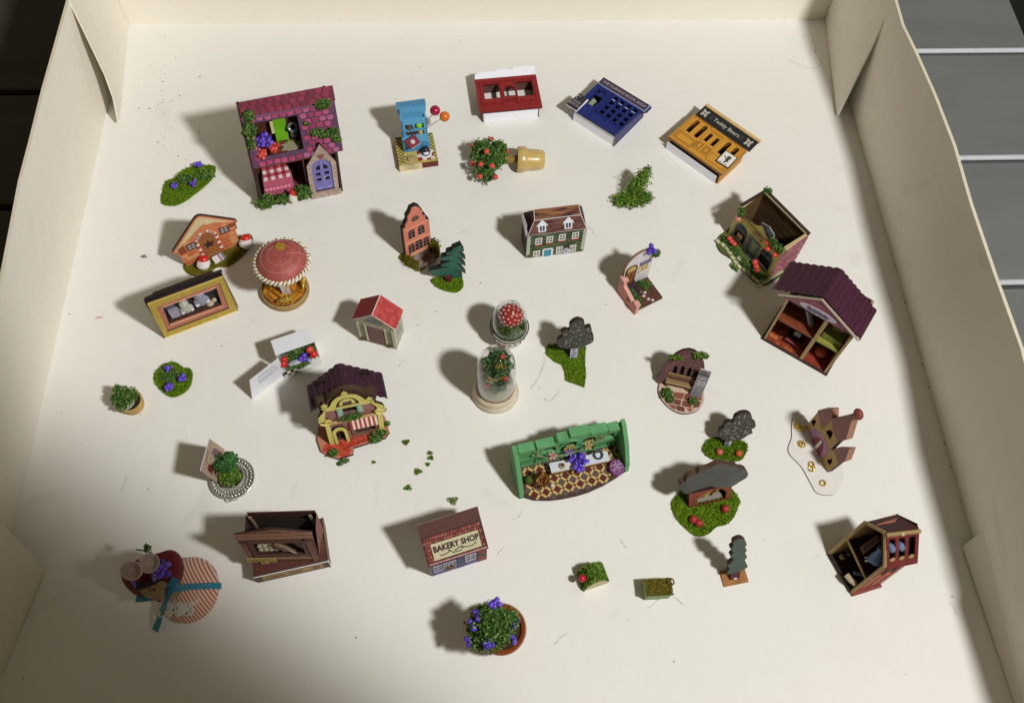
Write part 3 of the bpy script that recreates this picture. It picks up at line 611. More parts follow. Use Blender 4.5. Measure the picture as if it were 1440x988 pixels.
# ------------------------------------------------------------------ topiary lying on its side
def b_topiary():
    r = thing('topiary_tree', 'berry topiary tree tipped over with its cream ceramic pot', 'topiary', (660, 250), (765, 240))
    pm = M('#c9ab68', .32, .15, 250, .08, spec=.5, coat=.4, name='cream_ceramic')
    T = Matrix.Translation((2.78, .42, .72)) @ Matrix.Rotation(math.radians(-7), 4, 'Z') @ Matrix.Rotation(math.radians(93), 4, 'Y')
    g = G(); g.lathe([(.45, .32), (.55, .02), (.66, -.02), (.72, .1), (.72, .4), (.66, .5), (.6, .52), (.58, 1.0), (.54, 1.4), (.46, 1.5), (.0001, 1.5)], 30, T, caps=False); part('pot', g, pm, r, smooth=45)
    g = G(); g.lathe([(.0001, .25), (.56, .24)], 20, T, caps=False); part('soil', g, M('#3c3022', .9), r)
    g = G(); rn = random.Random(3)
    for k in range(9):
        a = k * .7; q = .15; g.tube([(1.7, .5 + q * math.cos(a), .75 + q * math.sin(a)), (3.1, .4 + q * math.cos(a + .4), .73 + q * math.sin(a + .4))], .07, 6)
    part('trunk', g, wood('#6e5526', '#a98a4a', 500, .7, (1, 6, 6), 'straw_stem'), r)
    mosspart(r, [(1.35, .55, 1.0, .8, .95, .8), (.85, .85, 1.1, .65, .75, .7), (.9, -.1, .8, .6, .75, .7), (1.75, .75, 1.0, .6, .7, .7)], 2200, .24, .12, 21)
    rn = random.Random(5)
    for px, py, z in ((690, 196, 1.4), (713, 213, 1.2), (664, 205, 1.2), (692, 233, 1.9), (676, 231, 1.8), (675, 248, 1.1), (697, 249, 1.1), (664, 230, 1.0), (684, 213, 1.9)):
        q = P(px, py, z) - P(660, 250); a = math.radians(-5.8); bead(r, (q.x * math.cos(a) - q.y * math.sin(a), q.x * math.sin(a) + q.y * math.cos(a), z), .15, coral)
b_topiary()
# ------------------------------------------------------------------ moss sprig with a curled leaf
def b_sprig():
    r = thing('moss_sprig', 'upright green moss sprig with a wire loop near the yellow shop front', 'moss sprig', (888, 292))
    mosspart(r, [(-.1, .45, .25, .95, .6, .32), (.7, .5, .3, .55, .45, .33), (-.6, .3, .2, .5, .4, .25)], 1500, .17, .08, 31, greens)
    g = G(); rn = random.Random(4); ax0 = Vector((.1, .75, .4)); ax1 = Vector((.75, 1.1, 2.1))
    for i in range(1500):
        t = rn.random(); c = ax0.lerp(ax1, t); w = .42 * math.sin(math.pi * min(1, t * .82 + .16)) + .05
        g.leaf(c + Vector((rn.gauss(0, .5) * w, rn.gauss(0, .4) * w, rn.gauss(0, .4) * w)), .18 * rn.uniform(.6, 1.4), .08, rn, rn.choice((0, 1, 1, 2, 2)))
    g.tube([ax0, ax0.lerp(ax1, .5), ax1], [.2, .26, .1], 8, 0); part('frond', g, greens, r, kind='stuff')
    g = G(); g.tube([(.72 + .09 * math.cos(k * .63), .95, 2.15 + .22 * math.sin(k * .63)) for k in range(10)], .035, 6, closed=True); part('wire_loop', g, silver, r, smooth=60)
b_sprig()
# ------------------------------------------------------------------ gingerbread cottage
def b_ginger():
    r = thing('gingerbread_cottage', 'flat gingerbread cottage front with red and white cupcakes on olive felt', 'toy house', (264, 376), (345, 341))
    base = smoothloop([(-.2, -.15), (.15, -.75), (.9, -.9), (1.3, -.75), (1.9, -1.0), (2.8, -.75), (3.5, -.3), (3.7, .2), (3.3, .45), (1.5, .4), (.1, .35)], 3)
    mat_base(r, base, 1300, .07, .1, oturf, 3)
    face = M('#cf7c52', .65, .2, 350, .15, name='gingerbread_print'); cream = M('#d9c49a', .65, .12, 300)
    ol = [(0, .1), (2.98, .1), (3.0, 1.15), (3.1, 1.75), (3.28, 1.85), (3.22, 2.02), (1.78, 3.38), (1.6, 3.45), (1.42, 3.38), (-.3, 1.62), (-.28, 1.45), (-.12, 1.4), (-.1, 1.0)]
    g = G(); g.panel(ol, (), .16, FR(0), 0, 1); f = part('cottage_front', g, [face, burnt], r)
    T = FR(-.003)
    g = G(); g.panel([(-.22, 1.55), (1.45, 3.3), (1.62, 3.38), (3.1, 2.0), (2.2, 2.55), (1.5, 2.7), (.7, 2.15)], (), .02, T @ TP(.02), 0, 0); part('snow_roof', g, cream, f)
    g = G()
    for k in range(7): g.panel(arc(.62 + k * .17, 2.08 + k * .11, .13, 200, 380, 6), (), .02, T @ TP(.035), 0, 0)
    part('icing_scallop', g, M('#c98a52', .6), f)
    def cane(pts, n, w=.13):
        for i in range(n):
            t = i / (n - 1) * (len(pts) - 1); k = min(int(t), len(pts) - 2); u = Vector(pts[k]).lerp(Vector(pts[k + 1]), t - k)
            g = G(); g.T = T @ Matrix.Translation((u.x, u.y, .0)) @ Matrix.Rotation(.5, 4, 'Z'); g.box(-w / 2, -.06, .0, w / 2, .06, .06); part('candy_stripe', g, (redb, white)[i % 2] if i % 2 else M('#b5432f', .5), f)
    cane([(.98, .3), (.98, 1.75), (1.3, 2.15)], 14); cane([(2.0, .3), (2.02, 1.75), (1.72, 2.15)], 14)
    g = G(); g.panel(archp(1.1, .25, 1.9, 2.05), (), .03, T @ TP(.03), 0, 0); d = part('door', g, M('#9a5e33', .6), f)
    g = G(); st = [(1.5 + (.34 if k % 2 == 0 else .15) * math.sin(k * math.pi / 5), 1.15 + (.34 if k % 2 == 0 else .15) * math.cos(k * math.pi / 5)) for k in range(10)]; g.panel(st, (), .02, T @ TP(.05), 0, 0); part('star_emblem', g, M('#3b1a0e', .7), d)
    dk = M('#5b3528', .6); pane = M('#b3b0b8', .3, .1)
    for x0, z0 in ((.42, 1.25), (2.25, 1.45)):
        wind(f, T, x0, z0, x0 + .5, z0 + .5, dk, pane, (1, 1), .06, .04)
        g = G(); sx = x0 - .42 if x0 < 1 else x0 + .55; g.box(sx, z0 - .05, 0, sx + .34, z0 + .5, .03, 0, T); part('shutter', g, M('#8d4a2c', .6), f)
    b = G(); b.box(-.16, -.1, 0, .16, .1, .03); sp = []
    for (x, z) in ((.2, .35), (.55, .35), (.3, .65), (.65, .7), (.15, .95), (.55, 1.0), (2.35, .4), (2.7, .45), (2.4, .72), (2.75, .8), (2.35, 1.05), (2.75, 1.2), (2.55, 2.1), (.4, 1.95), (2.9, 1.55)): sp.append((x, z))
    pieces('biscuit_brick', b, f, T, sp, [M('#dd9468', .6), M('#c06a42', .6), M('#d3a06c', .6)], .03, 9)
    for (x, y) in ((3.22, -.3), (.8, -.48)):
        g = G(); g.T = Matrix.Translation((x, y, .1)); g.lathe([(.24, 0), (.32, .28), (.36, .3), (.3, .44), (.16, .54), (.0001, .56)], 18, caps=False); c = part('cupcake', g, M('#dcd2d4', .6, .12, 900), r, smooth=60)
        g = G(); g.T = Matrix.Translation((x + .1, y + .12, .1)); g.ball((0, .0, .48), .27, 12, (1, .9, .75)); part('red_icing', g, redb, c, smooth=80)
    g = G(); g.T = Matrix.Translation((1.62, -.38, .12)) @ Matrix.Rotation(.12, 4, 'Z'); g.box(-.3, -.2, 0, .3, .2, .14); bx = part('gift_box', g, white, r)
    for k, m in ((0, M('#8a54a8', .6)), (1, M('#b0a890', .6)), (2, M('#6f5d9c', .6))):
        g = G(); g.T = Matrix.Translation((1.62, -.38, .12)) @ Matrix.Rotation(.12, 4, 'Z'); g.box(.02 + k * .1, -.205, -.005 if k else 0, .09 + k * .1, .205, .15); part('stripe', g, m, bx)
b_ginger()
# ------------------------------------------------------------------ carousel
def b_carousel():
    r = thing('carousel', 'round pink-roofed carousel with twisted white trim and golden horse', 'carousel', P(402, 411) + Vector((0, .05, 0)))
    g = G(); g.lathe([(1.22, 0), (1.24, .1), (1.22, .36), (1.16, .4)], 40); part('base', g, M('#a98a58', .7, .35, 900, .4, name='cork_rim'), r, smooth=40)
    g = G(); g.lathe([(0.0001, .41), (1.14, .41)], 40, caps=False); fl = part('deck', g, M('#5f3a12', .6), r)
    oc = [M(h, .45, .2, 300, .1) for h in ('#b3741f', '#c4862b', '#a2641a')]
    for ring, (r0, r1, n) in enumerate(((.12, .38, 8), (.4, .64, 8), (.66, .88, 8), (.9, 1.12, 8))):
        g = G(); a = math.pi / n - .02; g.panel([(r0 * math.cos(-a), r0 * math.sin(-a)), (r1 * math.cos(-a), r1 * math.sin(-a)), (r1 * math.cos(a), r1 * math.sin(a)), (r0 * math.cos(a), r0 * math.sin(a))], (), .02, TP(.44), 0, 0)
        ms = [g.mesh('deck_board', m) for m in oc]
        for k in range(n): inst('deck_board', ms[(k + ring) % 3], fl, (0, 0, 0), (0, 0, k * 2 * math.pi / n))
    g = G(); g.lathe([(.2, .44), (.22, .6), (.16, 1.4), (.24, 2.85)], 16); part('centre_column', g, M('#cfc8c0', .5), r, smooth=40)
    rc_ = P(395, 364, 3.2) - (P(402, 411) + Vector((0, .05, 0))); ox, oy, oz = rc_.x, rc_.y, .55; T = Matrix.Translation((ox, oy, oz))
    pink = M('#a8544d', .55, .22, 250, .12, name='faded_rose_roof')
    g = G(); g.lathe([(1.22, 2.3), (1.27, 2.42), (1.2, 2.6), (.98, 2.82), (.66, 2.97), (.3, 3.05), (.0001, 3.08)], 40, T, caps=False); rf = part('roof', g, pink, r, smooth=60)
    g = G()
    for q, z in ((.95, 2.85), (.6, 3.0)): g.tube([(ox + q * math.cos(k * .157), oy + q * math.sin(k * .157), z + oz) for k in range(40)], .014, 5, closed=True)
    for k in range(8): a = k * .785 + .2; g.tube([(ox + q * math.cos(a), oy + q * math.sin(a), z + oz) for q, z in ((1.2, 2.6), (.98, 2.83), (.66, 2.98), (.3, 3.06))], .012, 5) if k % 3 == 0 else None
    part('roof_seam', g, M('#c98a80', .5), rf)
    g = G(); g.lathe([(.0001, 2.28), (1.22, 2.28)], 36, T, caps=False); part('ceiling', g, M('#7a4a30', .7), rf)
    for ph, m, q0 in ((0, white, .1), (math.pi, M('#e9e2cf', .5), .1), (math.pi * .5, M('#b99a4a', .4, metal=.5), .09)):
        g = G(); g.tube([(ox + (1.28 + q0 * math.cos(k * 1.05 + ph)) * math.cos(k * 2 * math.pi / 120), oy + (1.28 + q0 * math.cos(k * 1.05 + ph)) * math.sin(k * 2 * math.pi / 120), 2.4 + oz + q0 * math.sin(k * 1.05 + ph)) for k in range(120)], .062, 6, closed=True); part('twisted_trim', g, m, rf, smooth=60)
    g = G()
    for k in range(8): g.tube([(ox + .02 + .15 * math.cos(k * .785) + .1 * math.cos(j), oy + .45 + .13 * math.sin(k * .785) + .09 * math.sin(j), 3.05 + oz) for j in (0, 1.05, 2.1, 3.14, 4.2, 5.2)], .03, 5, closed=True)
    part('gold_finial', g, gold, rf, smooth=60)
    g = G(); g.box(-.05, -.42, .45, .38, -.36, 1.35); part('sign_board', g, M('#d0cbd2', .6), r)
    for a in (2.6, .15, -1.35, 1.2):
        g = G(); g.tube([(1.0 * math.cos(a), 1.0 * math.sin(a), .42), (ox + 1.05 * math.cos(a), oy + 1.05 * math.sin(a), 2.85)], .045, 6); p = part('pole', g, gold, r, smooth=60)
        x, y = 1.02 * math.cos(a), 1.02 * math.sin(a); ta = a + 1.57
        g = G(); c = Vector((x, y, .85)); d = Vector((math.cos(ta), math.sin(ta), 0)); u = Vector((0, 0, 1))
        g.tube([c - d * .28, c, c + d * .25], [.1, .13, .11], 8); g.tube([c + d * .22, c + d * .34 + u * .22, c + d * .48 + u * .2], [.09, .08, .05], 7)
        for q in (-.22, .2):
            for sgn in (-1, 1): o = d.cross(u) * .07 * sgn; g.tube([c + d * q + o, c + d * (q + .08) + o - u * .2, c + d * (q - .02) + o - u * .38], .035, 5)
        g.tube([c - d * .27, c - d * .4 + u * .02, c - d * .42 - u * .18], [.05, .04, .02], 5)
        part('horse', g, gold, p, smooth=70)
b_carousel()
# ------------------------------------------------------------------ gold-framed display box
def b_frame():
    r = thing('shadow_box', 'small shadow box with gold and pink frame and grey toys inside', 'shadow box', (231, 475), (334, 436))
    gd = M('#b3993c', .5, .18, 400, .15, name='old_gold_paint'); pk = M('#b06f57', .6, .15, 400, .12, name='salmon_frame')
    A = [(0.0, 0), (3.85, 0), (3.92, 3.2), (.25, 3.22)]
    g = G(); B = [(.3, .42), (3.5, .42), (3.64, 2.78), (.52, 2.72)]; C_ = [(.56, .8), (3.27, .75), (3.38, 2.46), (.72, 2.46)]
    g.panel(A, [B], .14, FR(0), 0, 1); f = part('outer_frame', g, [gd, burnt], r)
    g = G(); g.panel(B, [C_], .1, FR(.06), 0, 0); part('inner_frame', g, pk, f)
    for ring, o_, m in ((A, .035, M('#d8be66', .45)), (C_, .03, M('#e0a987', .5))):
        g = G(); g.tube([(p[0], -.01 if ring is A else .05, p[1]) for p in ring], o_, 6, closed=True); part('beading', g, m, f, smooth=60)
    g = G(); g.box(.05, .14, 0, 3.85, .42, .1); part('box_floor', g, burnt, r)
    g = G(); g.panel([(.15, 3.24), (.5, 3.26), (.65, 3.38), (3.4, 3.38), (3.55, 3.26), (3.92, 3.24), (3.92, 3.14), (.15, 3.14)], (), .1, PL((.05, .14, 0), (1, 0, 0), (0, .05, 1)), 0, 0); part('pelmet', g, M('#33241f', .75, .3, 300), r)
    g = G(); g.panel([(0, 0), (3.85, 0), (3.9, 3.1), (.2, 3.1)], (), .06, FR(.4), 0, 0); part('back_panel', g, M('#2b1c28', .7, .5, 200), r)
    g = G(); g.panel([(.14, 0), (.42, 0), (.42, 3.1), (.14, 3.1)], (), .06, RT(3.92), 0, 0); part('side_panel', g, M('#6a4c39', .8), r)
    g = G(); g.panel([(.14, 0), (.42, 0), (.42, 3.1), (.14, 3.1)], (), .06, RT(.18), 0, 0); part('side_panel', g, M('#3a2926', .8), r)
    gy = M('#8d8da0', .6, .2, 500); cr = M('#b9ad97', .7, .2)
    def critter(x, z, m, s):
        g = G(); g.ball((x, .3, z), .34 * s, 12, (1, .35, 1.1)); g.ball((x, .26, z + .5 * s), .24 * s, 12)
        b = part('toy_body', g, m, r, smooth=80)
        g = G()
        for q in (-1, 1): g.ball((x + q * .2 * s, .42, z + .78 * s), .14 * s, 10, (1, .4, 1.2)); g.ball((x + q * .22 * s, .25, z - .15), .11 * s, 8)
        part('toy_ear', g, M('#c7c4cf', .6), b, smooth=80)
        g = G()
        for q in (-1, 1): g.ball((x + q * .08, .18, z + .52 * s), .03, 6)
        part('toy_eye', g, black, b)
    critter(1.62, 1.3, M('#b3b1a4', .6, .25), 1.05); critter(2.45, 1.5, gy, 1.2)
    g = G(); g.box(.8, .22, 1.0, 1.25, .4, 1.55); g.box(.8, .2, 1.55, 1.3, .4, 1.62); part('white_box', g, M('#9a94a5', .6), r)
    g = G(); g.box(2.6, .3, 1.95, 3.3, .4, 2.2); g.box(.75, .32, 1.8, 1.2, .4, 2.3); part('grey_shelf', g, M('#5b586c', .6), r)
    g = G(); g.box(.55, .18, .75, 3.3, .4, .9); part('stage_floor', g, M('#3f2a24', .6), r)
    g = G(); g.lathe([(.12, 0), (.2, .05), (.12, .2)], 14, Matrix.Translation((2.75, .35, .9))); g.ball((3.0, .4, 1.05), .14, 10); part('dish', g, cr, r, smooth=50)
b_frame()
# ------------------------------------------------------------------ pink gabled town facade
def b_pink():
    r = thing('gabled_facade', 'tall salmon pink gabled town house front with dark arched windows', 'toy house', (575, 363), (606, 348))
    pk = M('#d97f6a', .6, .12, 400, .1, name='salmon_paint'); dk = M('#2b1a1c', .6, .25, 300); cr = M('#d9a57a', .6)
    ol = [(-.12, .12), (1.37, .12), (1.36, 2.5), (1.2, 2.58), (1.2, 2.95), (1.02, 3.15), (1.05, 3.45), (.92, 3.8), (.72, 4.05), (.5, 4.02), (.4, 3.75), (.22, 3.5), (.22, 3.2), (.05, 2.95), (.04, 2.72), (-.1, 2.66)]
    T = FR(0); win = [archp(.14, 1.55, .52, 2.35), archp(.7, 1.55, 1.08, 2.35), archp(.05, .3, .42, 1.15), archp(.46, .3, .9, 1.2), archp(.94, .3, 1.28, 1.15), arc(.62, 3.1, .22, 0, 340, 17, .25)]
    g = G(); g.panel(ol, win, .05, T, 0, 1); f = part('front', g, [pk, cr], r)
    sc = [(x + (.04 if x > .6 else -.04), z + .05) for x, z in ol]
    g = G(); g.panel(sc, (), .22, FR(.05), 0, 1); part('backing', g, [dk, M('#1e1310', .8)], r)
    g = G()
    for w in win:
        xs = [p[0] for p in w]; zs = [p[1] for p in w]; cx = (min(xs) + max(xs)) / 2
        g.box(cx - .018, .02, min(zs), cx + .018, .045, max(zs))
        for q in (.35, .68): zz = min(zs) + (max(zs) - min(zs)) * q; g.box(min(xs), .022, zz - .015, max(xs), .042, zz + .015)
    part('glazing_bar', g, M('#8d6f6c', .6), f)
    g = G(); g.box(-.1, -.04, 1.3, 1.36, 0, 1.36); g.box(0, -.03, 2.5, 1.3, 0, 2.54); g.box(-.14, -.05, .1, 1.4, 0, .2); part('string_course', g, cr, f)
    base = [(-.45, .3), (-.4, -.1), (-.05, -.95), (.3, -1.0), (.85, -.9), (1.5, -.68), (1.75, -.1), (1.66, .2), (1.3, .42), (0, .42)]
    mat_base(r, smoothloop(base, 3), 650, .09, .08, oturf, 8)
    mosspart(r, [(1.5, -.15, .35, .3, .35, .4), (-.15, -.25, .22, .3, .4, .22), (.05, -.6, .15, .25, .25, .15)], 500, .16, .09, 9, oturf, 'olive_bush')
    b = G(); b.box(-.16, -.12, 0, .16, .12, .05)
    pieces('flagstone', b, r, TP(.09), [(.3 + i * .33 + (j % 2) * .1, -.85 + j * .26) for i in range(3) for j in range(4)], [M('#7a6a63', .8, .3), M('#8f8078', .8, .3), M('#655650', .8, .3)], .03, 2)
b_pink()
# ------------------------------------------------------------------ flat layered fir
def b_fir():
    r = thing('layered_fir', 'dark green layered flat fir tree on an oval felt base', 'toy tree', (609, 405), (655, 400))
    mat_base(r, smoothloop([(-.05, .5), (.15, .05), (.58, -.26), (1.14, -.44), (1.5, -.25), (1.62, .05), (1.5, .45), (.8, .65)], 3), 700, .09, .1, turf, 4)
    gr = M('#2f6655', .6, .22, 300, .12, name='fir_green'); dk = M('#141c1b', .7, .25)
    g = G(); g.lathe([(.22, .1), (.2, .45)], 14, Matrix.Translation((.85, .4, 0))); part('trunk', g, M('#5a1f1f', .6), r, smooth=40)
    T = FR(.42); ol = trace(r, [(690, 460), (725, 520), (664, 522), (740, 598), (652, 572), (740, 665), (645, 628), (742, 742), (635, 690), (748, 830), (690, 808), (640, 775), (600, 792), (470, 762), (375, 732), (385, 712), (585, 672), (492, 668), (500, 650), (610, 608), (498, 606), (500, 582), (630, 552), (547, 556), (550, 532), (655, 500), (604, 510), (608, 494)], (550, 280, 7.06), T)
    g = G(); g.panel(ol, (), .3, T, 0, 1); part('crown', g, [gr, dk], r)
b_fir()
# ------------------------------------------------------------------ paper town house, green walls
def b_town():
    r = thing('paper_town_house', 'green paper town house with brown mansard roof and turquoise door', 'paper house', (740, 363), (820, 353))
    gr = wood('#26351f', '#5d6e46', 130, .75, (1.2, 5, 5), 'ivy_print'); br = wood('#3f211f', '#85584c', 120, .75, (1, 7, 7), 'roof_board_print'); br2 = wood('#331812', '#95603f', 120, .75, (1, 7, 7), 'roof_board_print_warm')
    w, d = 3.1, 1.45
    g = G(); g.panel(rect(0, 0, w, 2.1), (), .03, FR(0), 0, 1); f = part('front_wall', g, [gr, paper], r)
    side = [(0, 0), (d, 0), (d, 2.1), (0, 2.1)]
    for x in (.0, w): g = G(); g.panel(side, (), .03, RT(x + (.03 if x else 0)), 0, 0); part('side_wall', g, M('#3a3a30', .75, .3, 400), r)
    g = G(); g.panel(rect(0, 0, w, 2.1), (), .03, BK(d, w), 0, 1); part('back_wall', g, [gr, paper], r)
    T = PL((0, -.02, 2.08), (1, 0, 0), (0, .34, .85)); g = G(); g.panel([(0, 0), (w, 0), (w - .33, .92), (.36, .92)], (), .03, T, 0, 1); mr = part('mansard_roof', g, [br, paper], r)
    T2 = PL((0, .3, 2.93), (1, 0, 0), (0, .5, .22)); g = G(); g.panel([(.36, 0), (w - .33, 0), (w - .38, .56), (.4, .56)], (), .03, T2, 0, 1); part('upper_roof', g, [br2, paper], r)
    g = G(); g.panel([(.36, 0), (w - .33, 0), (w - .05, 1.0), (.05, 1.0)], (), .03, PL((0, .8, 3.13), (1, 0, 0), (0, .6, -1)), 0, 0); part('rear_roof', g, br2, r)
    for x0, x1, sg in ((.0, .36, -1), (w, w - .34, 1)):
        g = G(); g.add([(x0, 0, 2.1), (x0, d, 2.1), (x1, .8, 3.13), (x1, .3, 2.93)], [(0, 1, 2, 3)]); e = part('hip_roof', g, M('#5a3a33', .75, .3), r)
    g = G()
    for a, b in (((0, 0, 2.1), (.36, .3, 2.95)), ((w, 0, 2.1), (w - .33, .3, 2.95)), ((.36, .3, 2.95), (w - .33, .3, 2.95)), ((0, 0, 2.1), (w, 0, 2.1)), ((.36, .3, 2.95), (.4, .8, 3.15)), ((w - .33, .3, 2.95), (w - .38, .8, 3.15)), ((0, 0, 0), (0, 0, 2.1)), ((w, 0, 0), (w, 0, 2.1)), ((0, 0, 2.1), (-.1, 1.3, 2.3)), ((w, 0, 2.1), (w + .05, 1.3, 2.2))): g.tube([a, b], .016, 5)
    part('white_fold', g, paper, r)
    g = G(); g.panel([(.0, 2.0), (.05, 3.0), (1.2, 2.5), (1.35, 1.9)], (), .02, RT(-.08), 0, 1); part('loose_flap', g, [M('#4a4038', .7, .3), paper], r)
    for x in (.75, 2.12):
        TD = T @ Matrix.Translation((x, .18, .04)); g = G(); g.panel([(-.2, 0), (.2, 0), (.2, .38), (0, .58), (-.2, .38)], (), .05, TD, 0, 1); dm = part('dormer', g, [paper, paper], mr)
        g = G(); g.panel([(-.3, .3), (0, .62), (.3, .3), (.27, .42), (0, .72), (-.27, .42)], (), .05, TD @ TP(.02), 0, 0); part('dormer_roof', g, paper, dm)
        g = G(); g.rects([(-.13, .06, -.02, .36), (.02, .06, .13, .36)], TD, .012); part('dormer_pane', g, M('#4a4d5e', .4), dm)
    T = FR(-.004); pn = M('#62626e', .35, .2, 700)
    for x, z in ((.42, 1.2), (1.0, 1.25), (1.66, 1.3), (2.36, 1.33)):
        ww = wind(f, T, x, z, x + .36, z + .55, white, pn, (1, 1), .05, .03)
        g = G(); g.box(x - .03, z - .1, 0, x + .39, z, .07, 0, T); part('flower_box', g, M('#8d3526', .7, .4, 1500), ww)
    wind(f, T, .36, .12, .72, .6, white, M('#2a2a26', .4), (1, 1), .06, .03)
    for x in (1.6, 2.32): wind(f, T, x, .14, x + .36, .72, white, M('#34353a', .4), (1, 2), .05, .03)
    g = G(); g.box(.95, .0, 0, 1.33, .62, .03, 0, T); dr = part('door', g, M('#2f8fa3', .55, .12), f)
    g = G()
    for k in range(5):
        for x in (.86, 1.34): g.box(x, .04 + k * .13, 0, x + .07 + (k % 2) * .04, .14 + k * .13, .025, 0, T)
    g.box(.9, .63, 0, 1.38, .69, .04, 0, T); part('door_quoin', g, paper, dr)
    g = G(); g.panel([(1.98, .0), (2.32, .0), (2.3, .45), (2.2, .6), (2.08, .6), (2.0, .45)], (), .02, T @ TP(.05), 0, 0); dr2 = part('white_door', g, M('#b9bccd', .5), f)
    g = G(); g.panel(arc(2.15, .48, .22, 0, 180, 8) + arc(2.15, .48, .12, 180, 0, 8), (), .02, T @ TP(.06), 0, 0); g.box(2.08, .3, .05, 2.22, .34, .06, 0, T); part('fanlight', g, M('#45434e', .5), dr2)
    b = G(); b.box(-.07, -.05, 0, .07, .05, .02)
    pieces('quoin', b, f, T, [(.07 + (k % 2) * .03, .4 + k * .17, 0, 0) for k in range(10)] + [(w - .07 - (k % 2) * .03, .3 + k * .17, 0, 0) for k in range(11)], [M('#cfd0bb', .7)])
b_town()
# ------------------------------------------------------------------ arched garden wall diorama
def b_arch():
    r = thing('garden_diorama', 'white arched wall with wooden door above a tiny garden and pink fence', 'garden diorama', (892, 438), (932, 418))
    g = G(); g.box(.0, -.05, 0, 1.72, 1.42, .16); part('base', g, M('#5a3224', .75, .3), r)
    brn = M('#5e3a28', .85, .4, 600, .4); g = G(); g.box(.05, .0, .16, 1.68, 1.3, .2); part('soil_bed', g, brn, r)
    wt = M('#d9d4d6', .65, .08, 300, .1); T = FR(1.38)
    ol = [(-.02, 0), (1.72, 0), (1.72, 2.05)] + arc(.85, 2.1, .87, 0, 180, 14, 1.0)
    g = G(); g.panel(ol, (), .14, T, 0, 1); wl = part('arched_wall', g, [wt, plyedge], r)
    g = G(); g.tube([(x, 1.45, z) for x, z in arc(.85, 2.1, .88, 0, 180, 16, 1.01)], .06, 6); part('arch_rim', g, M('#8a6a4a', .7), wl, smooth=60)
    g = G(); g.panel(archp(.08, .55, .72, 2.2), (), .04, T @ TP(.04), 0, 0); d = part('door', g, wood('#5a3216', '#9a6232', 180, .6, (9, 9, 1), 'door_wood'), r)
    g = G(); g.tube([(x, 1.34, z) for x, z in [(.08, .55)] + arc(.4, 1.88, .33, 180, 0, 10) + [(.72, .55)]], .035, 6); part('door_frame', g, M('#6d4326', .6), d, smooth=60)
    g = G(); g.panel([(.14, 1.75), (.66, 1.75)] + arc(.4, 1.88, .26, 0, 180, 8), (), .02, T @ TP(.06), 0, 0); part('door_light', g, M('#c9b36a', .5), d)
    for x in (1.0, 1.24): g = G(); g.box(x, 1.15, 0, x + .2, 1.85, .03, 0, T); part('window_pane', g, M('#c4a94e', .4), wl)
    g = G(); g.panel(rect(.94, 1.08, 1.5, 1.93), [rect(1.0, 1.15, 1.2, 1.85), rect(1.24, 1.15, 1.44, 1.85)], .04, T @ TP(.05), 0, 0); part('window_frame', g, M('#e3ddd8', .6), wl)
    g = G(); g.box(.9, 1.93, 0, 1.54, 2.08, .1, 0, T); part('window_hood', g, M('#6f5b7d', .6), wl)
    for k in range(3): g = G(); g.box(.1, 1.0 - k * .2, .16, .82, 1.36 - k * .2 if k == 0 else 1.2 - k * .2, .55 - k * .13); part('step', g, M('#33202a', .7, .3), r)
    pk = M('#c98078', .65, .12, 400, .12, name='dusty_pink'); T2 = LT(0)
    g = G(); g.panel([(-1.5, 0), (.18, 0), (.18, .75), (-.1, .85), (-.12, .65), (-1.1, 1.0), (-1.12, 1.25), (-1.5, 1.35)], [rect(-.7, .4, -.42, .62)], .2, LT(-.12), 0, 1); fe = part('fence', g, [pk, M('#dba097', .6)], r)
    g = G(); g.box(-.14, 1.1, 1.3, .16, 1.5, 1.42); g.box(-.14, -.2, .8, .12, .12, .92); part('fence_cap', g, M('#e0a59c', .6), fe)
    mosspart(r, [(.3, .75, .4, .22, .5, .3), (.35, .2, .35, .2, .3, .25), (1.3, .85, .35, .3, .22, .2), (1.15, 1.1, .35, .25, .15, .2)], 900, .13, .07, 41)
    b = G(); b.box(-.08, -.06, 0, .08, .06, .03); pieces('stepping_stone', b, r, TP(.2), [(.95, .2), (.85, .42), (.98, .6), (.8, .75), (1.1, .05)], [M('#cfc3bd', .7)], .04, 3)
    cluster(r, (1.3, 1.25, 3.2), .15, 5, purple, 'flower', .2, 6)
    g = G(); g.add([(1.35, 1.2, 2.95), (1.75, 1.2, 2.9), (1.85, 1.2, 2.35), (1.5, 1.22, 2.5)], [(0, 1, 2, 3)]); g.tube([(1.4, 1.2, 2.9), (1.75, 1.2, 2.5), (1.9, 1.2, 2.2)], .03, 5); part('leaf', g, M('#4f7030', .6), r)
    mosspart(r, [(1.65, 1.2, 2.65, .22, .12, .3)], 160, .16, .09, 43, name='leaf_sprig', core=False)
b_arch()
